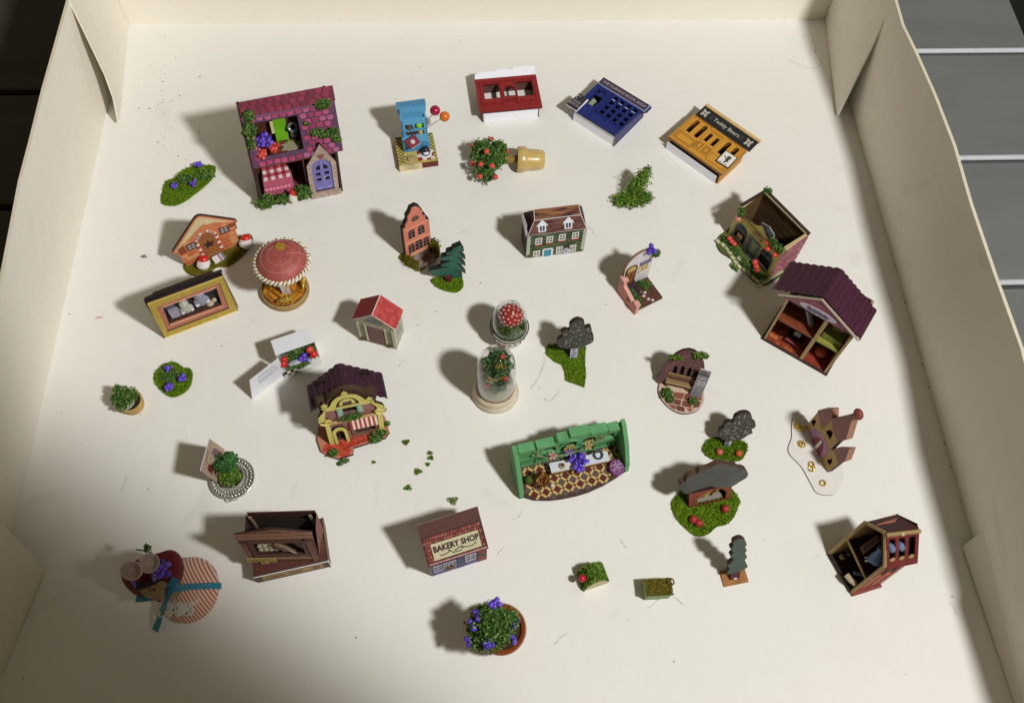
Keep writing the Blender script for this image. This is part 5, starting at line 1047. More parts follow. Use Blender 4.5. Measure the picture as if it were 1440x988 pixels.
# ------------------------------------------------------------------ yellow-trimmed house with dark corrugated roof
def b_yellow():
    r = thing('baroque_house', 'small house with pale yellow scroll front, striped awning and red brick base', 'toy house', (464, 640), (543, 608))
    ye = M('#d3c76e', .6, .1, 400, .1, name='pale_yellow_paint'); dk = M('#2b1a15', .7, .3, 300); rdb = [M(h, .6, .2) for h in ('#b53a26', '#c4472f', '#a3301f')]
    base = [(-.28, .9), (-.3, .25), (-.05, -.1), (.3, -.4), (1.02, -.45), (1.14, -.15), (2.7, -.3), (3.0, -.1), (3.08, .7), (2.9, 1.6), (0, 1.6)]
    g = G(); g.panel(base, (), .2, TP(.2), 0, 1); bs = part('base', g, [M('#c07a60', .7), burnt], r)
    b = G(); b.box(-.105, -.07, 0, .105, .07, .03); sp = []
    for j in range(9):
        for i in range(15):
            x, y = -.1 + i * .225 + (j % 2) * .11, -.36 + j * .16
            if (y < .5 or x > 2.6) and (x + y > .08) and x - .1 > -.26 and x + .1 < 3.0 and (y - .07 > -.12 - .075 * (x - 1.1) or x + .1 < 1.04) and (x > .0 or y > .1): sp.append((x, y, None, 0))
    pieces('brick', b, bs, TP(.2), sp, rdb, .01, 3)
    g = G(); g.panel([(.12, .2), (2.7, .2), (2.75, 2.6), (2.0, 3.55), (1.0, 3.75), (.2, 2.8)], [rect(.45, .3, .95, 1.25), rect(1.3, .55, 2.5, 1.15), rect(1.05, 2.5, 1.75, 3.1)], .1, FR(.3), 0, 1); w = part('front_wall', g, [M('#9a6a62', .7, .2, 300), burnt], r)
    for x in (.2, 2.66): g = G(); g.panel([(.4, .2), (1.5, .2), (1.5, 3.2), (.4, 2.7)], (), .08, RT(x), 0, 0); part('side_wall', g, dk, r)
    g = G(); g.box(.2, 1.42, .2, 2.66, 1.5, 3.6); part('back_wall', g, dk, r)
    g = G(); g.box(.2, .42, 1.9, 2.58, 1.42, 1.98); part('upper_floor', g, dk, r)
    # scroll front: posts, arch, curls
    T = FR(.18)
    g = G(); g.panel([(.1, .2), (.32, .2), (.4, 2.2), (.28, 2.55), (.42, 3.2), (.36, 3.45), (.3, 3.05), (-.02, 2.65), (.02, 2.35), (.18, 2.2)], (), .14, T, 0, 1); part('left_post', g, [ye, burnt], r)
    g = G(); g.panel([(2.52, .2), (2.74, .2), (2.84, 2.1), (3.0, 2.35), (2.95, 2.6), (2.6, 2.95), (2.45, 3.2), (2.42, 3.0), (2.66, 2.55), (2.6, 2.2)], (), .14, T, 0, 1); part('right_post', g, [ye, burnt], r)
    g = G(); g.panel([(.36, 3.05), (2.5, 2.95), (2.5, 3.2), (2.3, 3.25)] + arc(1.42, 3.2, .78, 15, 165, 12, .85) + [(.5, 3.3), (.36, 3.3)], [[(.9, 3.2)] + [(1.95, 3.17)] + arc(1.42, 3.2, .52, 20, 160, 8, .58)], .12, T, 0, 1); ar = part('arch_gable', g, [ye, burnt], r)
    g = G(); g.panel([(1.05, 3.15), (1.8, 3.12), (1.78, 3.4)] + arc(1.42, 3.3, .36, 10, 170, 8, .36), [rect(1.22, 3.2, 1.62, 3.45)], .1, FR(.22), 0, 1); part('lunette', g, [ye, burnt], ar)
    for x, z in ((.42, 3.45), (2.42, 3.25), (1.42, 4.08)): g = G(); g.panel([(-.2, 0), (.2, 0), (.17, .08), (.08, .12), (.12, .2), (.17, .26), (.1, .34), (.05, .32), (.05, .42), (-.05, .42), (-.05, .32), (-.1, .34), (-.17, .26), (-.12, .2), (-.08, .12), (-.17, .08)], (), .14, FR(.19, x, z - .2), 0, 1); part('urn', g, [ye, burnt], ar)
    for cx, sg in ((.3, -1), (2.72, 1)):
        g = G(); g.tube([(cx + sg * (.04 + .028 * k) * math.cos(k * .62), .12, 2.3 + (.04 + .022 * k) * math.sin(k * .62)) for k in range(12)], .05, 6); part('scroll', g, ye, r, smooth=60)
    g = G(); g.box(.3, .14, 1.95, 2.62, .2, 2.08); part('string_course', g, M('#c9a56a', .6), r)
    g = G(); g.panel([(.38, .2), (1.06, .2), (1.06, 1.2)] + arc(.72, 1.2, .34, 0, 180, 10, .42), [[(.52, .2), (.92, .2), (.92, 1.1)] + arc(.72, 1.1, .2, 0, 180, 8, .25)], .1, FR(.14), 0, 1); dr = part('door_arch', g, [ye, burnt], r)
    g = G(); g.box(.5, .42, .3, .95, .44, 1.2); part('door', g, M('#33241a', .6), dr)
    for x in (.88, 1.78): g = G(); g.panel(rect(x, 2.45, x + .26, 3.05), (), .05, FR(.16), 0, 0); sh = part('shutter', g, M('#8fae9a', .6, .12), w); g = G(); g.rects([(x + .06, 2.52, x + .2, 2.72), (x + .06, 2.78, x + .2, 2.98)], FR(.16), .015); part('shutter_panel', g, M('#a9c2b0', .6), sh)
    for k in range(12):
        g = G(); T2 = PL((1.28 + k * .105, .0, 1.38), (1, 0, 0), (0, .2, .55)); g.panel(rect(0, 0, .105, .6), (), .03, T2, 0, 0); part('awning_stripe', g, M('#b5392f', .65) if k % 2 == 0 else M('#ddd5c8', .65), r)
    g = G(); g.panel(rect(1.25, .48, 2.5, 1.2), [rect(1.4, .62, 2.36, 1.1)], .06, FR(.22), 0, 0); sw_ = part('shop_window', g, M('#7a5440', .6), r)
    g = G(); g.box(1.3, .5, .35, 2.45, .7, .6); part('shop_counter', g, M('#6a5a4a', .6), sw_)
    for a in ((-.3, 2.8, 1.42, 4.08), (3.22, 2.6, 1.42, 4.08)):
        n = 6; part('roof_sheet', corr(*a, .45, 1.75, n, .07), M('#38182b', .45, .2, 300, .1, spec=.45), r, smooth=50)
    g = G(); g.panel(arc(1.42, 3.2, .95, 0, 180, 14, 1.02), [arc(1.42, 3.2, .8, 0, 180, 12, .88)], .25, FR(.3), 0, 0); g.box(.15, .35, 3.1, .6, .75, 3.5); g.box(2.25, .35, 3.0, 2.75, .75, 3.4); part('roof_upstand', g, M('#4a3520', .7, .3), r)
    mosspart(r, [(1.45, .0, 2.5, .5, .15, .18)], 300, .16, .08, 81, name='window_box_moss')
    mosspart(r, [(.2, -.1, .35, .25, .18, .18), (.45, -.6, .1, .32, .12, .1), (2.3, -.2, .35, .35, .25, .25), (2.65, -.1, .45, .22, .2, .2)], 700, .16, .08, 82, name='front_moss')
    mosspart(r, [(3.05, .3, .3, .15, .12, .12)], 90, .14, .08, 83, name='front_moss')
    FT = Matrix.Translation((.05, .2, 0)) @ Matrix.Rotation(math.radians(-10.2), 4, 'Z') @ Matrix(((1, 0, 0, 0), (0, 1, .15, 0), (0, 0, 1, 0), (0, 0, 0, 1)))
    for c in r.children:
        if c.name.split('.')[0] not in ('base', 'front_moss'): c.matrix_parent_inverse = FT.copy(); c.matrix_parent_inverse.translation = FT.translation * S
b_yellow()
# ------------------------------------------------------------------ tan pot with bush
def b_bush():
    r = thing('potted_bush', 'small mossy bush in a plain tan pot', 'potted plant', P(188, 573) + Vector((0, .1, 0)))
    g = G(); g.lathe([(.5, 0), (.56, .3), (.6, .6), (.52, .62), (.5, .5)], 28, caps=False); part('pot', g, M('#b99a5c', .7, .15, 300, .2), r, smooth=50)
    mosspart(r, [(-.12, .1, .85, .58, .52, .4), (-.5, .05, .8, .3, .35, .4), (-.45, .45, 1.0, .22, .2, .3), (-.3, -.35, .7, .3, .2, .25)], 1300, .15, .08, 91)
b_bush()
# ------------------------------------------------------------------ silver tray with bush and storybook card
def b_tray():
    r = thing('silver_dish', 'ornate silver dish holding a leafy topiary and a picture card', 'silver dish', P(328, 677) + Vector((0, .1, 0)))
    sv = M('#cfccc2', .35, .25, 600, .4, metal=.6, name='tarnished_silver')
    g = G(); g.lathe([(.0001, .06), (.6, .06), (.78, .12), (.95, .2), (1.0, .24), (1.02, .18), (.9, .06), (.6, 0), (.0001, 0)], 40, caps=False); d = part('dish', g, sv, r, smooth=35)
    g = G()
    for k in range(34):
        a = k * 2 * math.pi / 34; g.ball((.88 * math.cos(a), .88 * math.sin(a), .25), .065, 8); a += .09; g.ball((.7 * math.cos(a), .7 * math.sin(a), .2), .05, 7)
    g.tube([(1.0 * math.cos(k * .126), 1.0 * math.sin(k * .126), .24) for k in range(50)], .035, 6, closed=True); part('beaded_border', g, silver, d, smooth=80)
    g = G(); g.tube([(-.1 + .16 * math.cos(k * .9), -1.0 + .1 * math.sin(k * .9), .08) for k in range(7)], .03, 5, closed=True); g.tube([(.1 + .2 * math.cos(k * .9), -.95 + .08 * math.sin(k * .9), .06) for k in range(7)], .025, 5, closed=True); part('handle_loop', g, silver, d, smooth=60)
    g = G(); g.lathe([(.35, .08), (.5, .3), (.56, .5), (.5, .5), (.42, .3)], 24, caps=False); part('cup', g, M('#b9b7ad', .25, .2, metal=1.), r, smooth=50)
    mosspart(r, [(.0, -.02, .62, .5, .48, .25), (-.3, -.0, .55, .25, .3, .2)], 650, .14, .08, 95, greens, 'moss')
    g = G(); g.tube([(0, .05, .5), (.08, .15, 1.9)], .06, 6); part('stem', g, M('#4a3a22', .8), r)
    mosspart(r, [(.1, .2, 1.75, .5, .42, .42), (.32, .3, 2.05, .32, .3, .3), (-.2, .1, 1.55, .3, .25, .25)], 1300, .16, .09, 96, [M('#2c5c2a', .8), M('#3d7436', .8), M('#57904a', .8)], 'topiary_head')
    ro = P(328, 677) + Vector((0, .1, 0))
    def kc(x, y, z): return P(265 + x / 9.41, 605 + y / 9.41, z) - ro
    A, B, C_, D = kc(385, 690, .25), kc(480, 250, .3), kc(280, 108, 3.0), kc(162, 532, 2.65)
    c = slab('picture_card', [A, B, C_, D], .04, M('#b59a86', .6, .35, 700), r, M('#d5d3df', .6))
    nn = (B - A).cross(D - A).normalized() * .012
    nn = nn * 5 if nn.x > 0 else nn * -5
    def cp(s, t): return A.lerp(B, s).lerp(D.lerp(C_, s), t) + nn
    for s0, t0, s1, t1, m in ((.3, .1, .75, .32, '#6e1f17'), (.1, .45, .35, .72, '#6e1f17'), (.4, .38, .6, .62, '#cfc6a0'), (.3, .75, .6, .9, '#c2b088'), (.62, .4, .85, .7, '#6d5560'), (.7, .12, .9, .3, '#a8764a'), (.12, .15, .28, .38, '#8d6a5a')):
        slab('card_print', [cp(s0, t0), cp(s1, t0 + .03), cp(s1 - .04, t1), cp(s0 + .05, t1)], .008, M(m, .6, .3, 900), c)
b_tray()
# ------------------------------------------------------------------ brown arch bench
def b_gazebo():
    r = thing('bench_arbour', 'brown arched arbour with bench on a round crazy-paved base and grey card', 'arbour', (926, 545), (990, 560))
    br = M('#6a4748', .7, .22, 300, .15, name='mauve_brown'); dk = M('#33201c', .75, .3)
    base = smoothloop([(0, .1), (.1, -.45), (.47, -.85), (.9, -1.08), (1.35, -1.14), (1.8, -.98), (2.1, -.72), (2.28, -.3), (2.25, .1), (2.0, .3), (.3, .35)], 3)
    g = G(); g.panel(base, (), .14, TP(.14), 0, 1); b_ = part('base', g, [M('#cbb09a', .75, .15), dk], r)
    fl = [M('#7a4034', .7, .25), M('#8a5040', .7, .25), M('#6a3a2e', .7, .25)]
    rn = random.Random(4)
    for i, q in enumerate(([(.2, -.05), (.75, -.1), (.7, -.4), (.25, -.42)], [(.8, -.1), (1.3, -.05), (1.25, -.4), (.76, -.42)], [(.28, -.48), (.7, -.46), (.85, -.75), (.5, -.8)], [(.76, -.47), (1.2, -.46), (1.2, -.75), (.9, -.75)], [(.6, -.84), (.92, -.8), (1.05, -1.0), (.85, -1.02)], [(.98, -.8), (1.4, -.8), (1.45, -1.05), (1.1, -1.04)], [(1.28, -.45), (1.7, -.4), (1.75, -.75), (1.27, -.74)], [(1.5, -.82), (1.85, -.78), (1.7, -.98)], [(1.78, -.35), (2.15, -.3), (2.1, -.6), (1.84, -.72)], [(1.35, -.05), (1.75, .05), (1.72, -.33), (1.3, -.38)], [(1.82, .05), (2.15, .1), (2.18, -.22), (1.8, -.28)])):
        g = G(); g.panel(q, (), .04, TP(.17), 0, 0); part('flagstone', g, fl[i % 3], b_)
    T = PL((0, .2, .1), (1, .0, 0), (0, .35, 1))
    ol = [(-.08, 0), (2.1, 0), (2.0, 1.0), (1.75, 1.9), (1.35, 2.45), (.85, 2.6), (.35, 2.2), (.05, 1.5), (-.1, .7)]
    sl = [[(.42 + k * .34, .75), (.62 + k * .34, .75), (.62 + k * .34, 1.45 - abs(k - 1.5) * .1), (.52 + k * .34, 1.6 - abs(k - 1.5) * .12), (.42 + k * .34, 1.45 - abs(k - 1.5) * .1)] for k in range(4)]
    g = G(); g.panel(smoothloop(ol, 2), sl, .16, T, 0, 1); bk = part('back_arch', g, [br, dk], r)
    g = G(); g.panel(smoothloop([(p[0] * .8 + .2, p[1] * .8 + .2) for p in ol[2:]] , 2), [smoothloop([(p[0] * .74 + .27, p[1] * .76 + .25) for p in ol[2:]], 2)], .03, T @ TP(.03), 0, 0); part('arch_moulding', g, M('#7d5a58', .65), bk)
    g = G(); g.panel([(.3, .7), (1.8, .7), (1.8, 1.65), (.3, 1.65)], (), .02, T @ TP(-.17), 0, 0); part('dark_backing', g, darkin, bk)
    ply = M('#8d7048', .65, .25, 500); g = G(); g.box(.25, .1, .45, 1.5, .5, .55); g.box(.25, .42, .5, 1.5, .5, .95); g.box(.28, .1, .14, .4, .5, .45); g.box(1.35, .1, .14, 1.47, .5, .45); part('bench', g, ply, r)
    g = G(); g.box(.24, .08, .56, 1.52, .12, .6); part('bench_edge', g, M('#b59a6a', .6), r)
    gy = M('#8f8b92', .6, .15, 300); T2 = PL((1.55, -.1, .18), (1, -.05, 0), (.12, .3, 1)); g = G(); g.panel([(0, 0), (.55, 0), (.58, 1.95), (.04, 1.95)], (), .05, T2, 0, 1); c = part('grey_card', g, [gy, white], r)
    g = G(); g.rects([(.05, 1.55, .55, 1.7), (.1, 1.75, .4, 1.85)], T2, .012); part('card_band', g, M('#5a5452', .6), c)
    g = G(); g.text('20', .42, T2 @ TP(0, .3, 1.0), 0, .012); g.text('a~', .22, T2 @ TP(0, .3, 1.35), 0, .012); part('card_print', g, M('#d5d2d6', .6), c)
    g = G(); g.T = TP(.16); g.panel([(1.5, -.55), (2.0, -.72), (2.12, -.5), (1.62, -.38)], (), .03, I4, 0, 0); part('paper_slip', g, M('#b8b3ae', .7), r)
    mosspart(r, [(.45, -.35, .35, .25, .3, .22), (.65, -.6, .28, .18, .18, .14), (1.75, -.42, .32, .22, .18, .18)], 650, .14, .08, 101)
    g = G(); g.moss([(1.5, .95, 2.5, .35, .15, .2), (1.3, .95, 2.25, .2, .12, .2), (.35, .75, 2.1, .35, .12, .16)], 450, .16, .09, 102, core=False); part('climber', g, greens, r, kind='stuff')
b_gazebo()
# ------------------------------------------------------------------ green conservatory terrace
def b_terrace():
    r = thing('terrace_cafe', 'green-walled cafe terrace with diamond tiled floor and purple grapes', 'toy terrace', (733, 701), (882, 664))
    gn = M('#5f9e68', .6, .12, 300, .12, name='mint_green_paint'); gd = M('#4b8656', .6, .12, 300)
    fl = [(.15, .0), (.5, -.22), (1.2, -.42), (1.8, -.5), (2.5, -.53), (3.1, -.5), (3.9, -.36), (4.6, -.15), (5.15, .05), (5.1, 1.75), (.15, 1.75)]
    g = G(); g.panel(fl, (), .14, TP(.14), 0, 1); f = part('floor', g, [M('#4a2c22', .6, .2), burnt], r)
    ta = G(); ta.box(-.125, -.125, 0, .125, .125, .02); tb = G(); tb.box(-.14, -.055, 0, .14, .055, .02); tc_ = G(); tc_.box(-.05, -.05, 0, .05, .05, .018)
    dk = [ta.mesh('tile', M('#5a4a4a', .5)), ta.mesh('tile', M('#5a1a16', .5))]; cr = tb.mesh('tile', M('#c9ab68', .5)); sm = tc_.mesh('tile', M('#4a4030', .5))
    def inside(x, y):
        j = len(fl) - 1; c = False
        for i in range(len(fl)):
            if (fl[i][1] > y) != (fl[j][1] > y) and x < (fl[j][0] - fl[i][0]) * (y - fl[i][1]) / (fl[j][1] - fl[i][1]) + fl[i][0]: c = not c
            j = i
        return c
    p = .56; c45 = math.radians(45)
    for i in range(-1, 11):
        for j in range(-2, 7):
            x, y = .35 + i * p + (p / 2 if j % 2 else 0), -.3 + j * p / 2
            if inside(x - .12, y - .12) and inside(x + .12, y + .05) and x < 4.95: inst('tile', dk[j % 2], f, (x, y, .14), (0, 0, c45))
            for sx in (-1, 1):
                xx, yy = x + sx * p / 4, y + p / 4 * (1)
                if inside(xx - .1, yy - .1) and inside(xx + .1, yy): inst('tile', cr, f, (xx, yy, .142), (0, 0, c45 if sx < 0 else -c45))
            xx, yy = x + p / 2, y
            if inside(xx - .06, yy - .06) and inside(xx + .06, yy): inst('tile', sm, f, (xx, yy, .141), (0, 0, c45))
    for x in (.02, 5.2):
        g = G(); q = [(-.0, .0), (1.75, .0), (1.75, 2.4), (1.2, 2.4), (.55, 1.5), (.05, .55)] if x < 1 else [(.05, 0), (1.75, 0), (1.75, 2.5), (1.45, 2.45), (.75, 1.75), (.15, .7)]
        g.panel(q, (), .2, RT(x + .1), 0, 0); part('side_panel', g, gn, r)
    T = FR(1.45); wn = [[(1.35, 1.25), (2.0, 1.25), (2.0, 1.6)] + arc(1.68, 1.6, .32, 0, 180, 8), [(2.25, 1.25), (3.0, 1.25), (3.0, 1.7)] + arc(2.62, 1.7, .38, 0, 180, 8), [(3.25, 1.25), (3.95, 1.25), (3.95, 1.6)] + arc(3.6, 1.6, .34, 0, 180, 8), [(.55, 1.2), (1.1, 1.2), (1.1, 1.75)], [(4.2, 1.2), (4.85, 1.2), (4.85, 1.8), (4.3, 1.7)]]
    ol = [(.12, .14), (5.1, .14), (5.1, 2.15), (4.5, 2.2), (4.45, 2.35), (3.6, 2.45), (3.55, 2.65), (2.6, 2.7), (2.55, 2.55), (2.0, 2.45), (1.9, 2.2), (1.0, 2.1), (.95, 2.25), (.12, 2.2)]
    g = G(); g.panel(ol, wn, .32, T, 0, 0); bw = part('back_wall', g, gn, r)
    g = G(); g.box(.15, 1.36, 1.08, 5.05, 1.45, 1.2); g.box(.15, 1.38, .3, 5.05, 1.45, .4)
    for k in range(7): g.box(.3 + k * .72, 1.4, .42, .36 + k * .72, 1.45, 1.06)
    part('dado_rail', g, gd, bw)
    g = G(); g.panel(arc(2.62, 1.7, .5, 20, 160, 10, .6) + arc(2.62, 1.7, .42, 160, 20, 10, .52), (), .1, T @ TP(.1), 0, 0); part('arch_hood', g, gn, bw)
    for x0, x1, z in ((.2, .95, 2.2), (1.05, 1.9, 2.18), (2.05, 2.5, 2.45), (2.6, 3.5, 2.7), (3.6, 4.4, 2.42), (4.5, 5.0, 2.2)): g = G(); g.box(x0, 1.38, z - .12, x1, 1.82, z + .06); part('coping_block', g, gn, bw)
    g = G(); g.box(.3, 1.6, .2, 5.0, 1.64, 2.1); part('dark_backing', g, M('#3a2a22', .7), bw)  # dark sheet put inside the wall so its openings look dark
    g = G(); g.T = Matrix.Translation((3.05, .85, .14)) @ Matrix.Rotation(-.03, 4, 'Z'); g.box(-1.42, -.22, .42, 1.42, .26, .5); tb_ = part('buffet_top', g, M('#cfd2d9', .5, .05), r)
    g = G(); g.T = Matrix.Translation((3.05, .85, .14)) @ Matrix.Rotation(-.03, 4, 'Z'); g.box(-1.38, -.2, 0, 1.38, .24, .42)
    part('buffet_body', g, M('#5a3a28', .6, .3), r)
    g = G(); g.T = Matrix.Translation((3.05, .85, .14)) @ Matrix.Rotation(-.03, 4, 'Z'); g.box(-1.4, -.235, .28, 1.4, -.2, .42); tr_ = part('name_strip', g, M('#b08a4e', .6), r)
    g = G(); g.T = Matrix.Translation((3.05, .85, .14)) @ Matrix.Rotation(-.03, 4, 'Z'); rq = random.Random(2); [g.box(-1.3 + k * .085, -.242, .31 + .0, -1.3 + k * .085 + rq.choice((.02, .04, .055)), -.236, .31 + rq.choice((.05, .08)), 0) for k in range(31) if k not in (4, 5, 13, 22)]; part('lettering', g, M('#4a3018', .6), tr_)
    cluster(r, (3.0, .82, .85), .14, 18, purple, 'grapes', .4, 9, .9)
    g = G(); g.lathe([(.2, .0), (.24, .06), (.22, .1), (.16, .08)], 18, Matrix.Translation((4.0, .95, .65)), caps=False); g.tube([(4.0 + .2 * math.cos(k * .6), .95 + .2 * math.sin(k * .6), .72) for k in range(10)], .05, 6, closed=True); part('wreath', g, M('#2f4a50', .5), r, smooth=60)
    g = G(); g.lathe([(.12, .0), (.16, .05), (.14, .12), (.05, .14)], 14, Matrix.Translation((2.2, .85, .64))); part('teacup', g, M('#b5a47a', .4), r, smooth=50)
    g = G(); g.ball((2.2, .85, .8), .08, 8); part('tea', g, M('#3a2414', .3), r, smooth=80)
    # glinting bead tree
    g = G(); rn = random.Random(8)
    for k in range(150): t = rn.random(); a = rn.random() * 6.28; q = .4 * (1 - t) + .05; g.ball((1.1 + q * math.cos(a), .55 + q * .8 * math.sin(a), .2 + t * 1.1), .06, 7)
    part('bead_tree', g, M('#a8703f', .22, .35, metal=.9), r, smooth=80)
    g = G(); g.ball((.55, .7, .35), .22, 10); part('olive_bush', g, M('#4a5a1c', .8, .3), r, smooth=80)
    bead(r, (1.55, .2, .24), .1, M('#d5c9c0', .5), 'sugar_cube', (1, 1, .9))
    dm = Matrix.Translation((4.72, .25, .14)); g = G(); g.lathe([(.36, 0), (.38, .15), (.38, .3), (.34, .36), (.0001, .36)], 28, dm, caps=False); dr = part('gift_drum', g, M('#7a3f78', .5, .12), r, smooth=40)
    g = G()
    for k in (-.13, .13): g.tube([(4.72 - .3, .25 + k, .51), (4.72 + .3, .25 + k * .6, .51)], .012, 4); g.tube([(4.72 + k - .1, -.05, .51), (4.72 + k * .6 + .1, .55, .51)], .012, 4)
    g.ball((4.72, .25, .52), .05, 8); part('white_lattice', g, M('#d3c3d3', .5), dr)
    # wire with hanging flowers
    g = G(); g.tube([(.95, 1.2, 1.95), (1.5, 1.1, 1.55), (2.6, 1.1, 1.45), (3.3, 1.1, 1.65), (4.3, 1.2, 2.1)], .025, 5); part('garland_wire', g, M('#8d8a5a', .5), r)
    for x, z, m in ((1.75, 1.6, M('#d27a88', .5)), (2.55, 1.5, M('#7a5aa8', .5)), (3.45, 1.8, M('#c98a50', .5))):
        g = G()
        for k in range(5): a = k * 1.257; g.add([(x, 1.12, z), (x + .16 * math.cos(a - .3), 1.12 + .14 * math.sin(a - .3), z + .1 * math.sin(a - .3) + .04), (x + .24 * math.cos(a), 1.12 + .2 * math.sin(a), z + .14 * math.sin(a) + .05), (x + .16 * math.cos(a + .3), 1.12 + .14 * math.sin(a + .3), z + .1 * math.sin(a + .3) + .04)], [(0, 1, 2, 3)])
        part('garland_flower', g, m, r)
    g = G()
    for k in range(26): g.ball((2.35 + random.random() * .55, 1.32, 1.35 + random.random() * .45), .045, 6)
    for k in range(10): g.ball((3.35 + random.random() * .4, 1.32, 1.7 + random.random() * .3), .04, 6)
    part('gold_bead', g, gold, r, smooth=80)
    mosspart(r, [(4.1, 1.3, 1.95, .3, .1, .1), (1.0, 1.3, 1.9, .15, .1, .15)], 90, .13, .06, 111, [M('#8d9a6a', .7), M('#6a8050', .7), M('#a8a880', .7)], 'ivy', core=False)
b_terrace()
# ------------------------------------------------------------------ grey-roofed cottage on felt
def b_cottage():
    r = thing('thatched_stall', 'red-brown cottage stall with drooping slate roof on bright green felt', 'toy house', (973, 716), (1028, 704))
    mat_base(r, smoothloop([(-.9, .4), (-.85, -.3), (-.6, -.8), (-.25, -1.25), (.35, -1.3), (.85, -1.05), (1.3, -1.05), (1.77, -.8), (2.2, -.3), (2.33, -.1), (2.15, .5), (1.6, 1.0), (.2, 1.1), (-.5, .8)], 3), 3000, .11, .1, turf, 7)
    rb = M('#8a4634', .65, .2, 300, .15, name='russet_paint'); dk = M('#2c1913', .75)
    T = PL((0, .08, .08), (1, 0, 0), (0, .36, 1)); cp = (930, 570, 4.94)
    wl = trace(r, [(190, 725), (480, 650), (492, 545), (195, 615)], cp, T); op = trace(r, [(238, 700), (240, 665), (290, 618), (375, 582), (430, 580), (455, 605), (440, 648), (380, 668)], cp, T)
    g = G(); g.panel(wl, [op], .35, T, 0, 1); f = part('front', g, [rb, dk], r)
    g = G()
    for k in range(9): g.box(-.06 + k * .21, .04, 0, .1 + k * .21, .2, .02, 0, T)
    part('front_board', g, M('#7a3a2a', .65, .2), f)
    g = G(); g.panel(rect(-.02, .08, 1.78, 1.5), (), .02, T @ TP(-.36), 0, 0); part('dark_backing', g, darkin, f)
    g = G(); g.box(.25, .26, -.3, 1.45, .34, -.02, 0, T); part('sill', g, M('#9a948c', .6), f)
    g = G()
    for a, b in (((.35, .4), (.8, .85)), ((.6, .4), (1.05, .95)), ((1.0, .42), (1.25, .8))): g.tube([T @ Vector((a[0], a[1], -.15)), T @ Vector((b[0], b[1], -.1))], .05, 6)
    part('bundle', g, M('#b08a50', .6, .3), f)
    T2 = PL((0, -.2, .1), (1, 0, 0), (0, .36, 1))
    ro = trace(r, [(130, 562), (142, 540), (165, 532), (180, 502), (212, 482), (248, 474), (268, 450), (305, 443), (342, 432), (378, 413), (420, 405), (455, 410), (478, 422), (500, 415), (525, 417), (535, 436), (562, 440), (590, 450), (603, 475), (590, 502), (540, 532), (490, 562), (400, 572), (340, 562), (250, 586), (180, 613), (150, 598)], cp, T2)
    g = G(); g.panel(smoothloop(ro, 2), (), .28, T2, 0, 1); part('roof', g, [M('#4f4f4d', .55, .2, 200, .15, name='slate_grey_paint'), M('#5a4232', .75, .3)], r)
    oo = P(973, 716)
    a = -math.atan2((P(1028, 704) - oo).y, (P(1028, 704) - oo).x)
    for px, py in ((975, 730), (983, 735), (1020, 715)): q = P(px, py, .26) - oo; bead(r, (q.x * math.cos(a) - q.y * math.sin(a), q.x * math.sin(a) + q.y * math.cos(a), .27), .19, M('#a8302e', .4, .15), 'berry')
b_cottage()
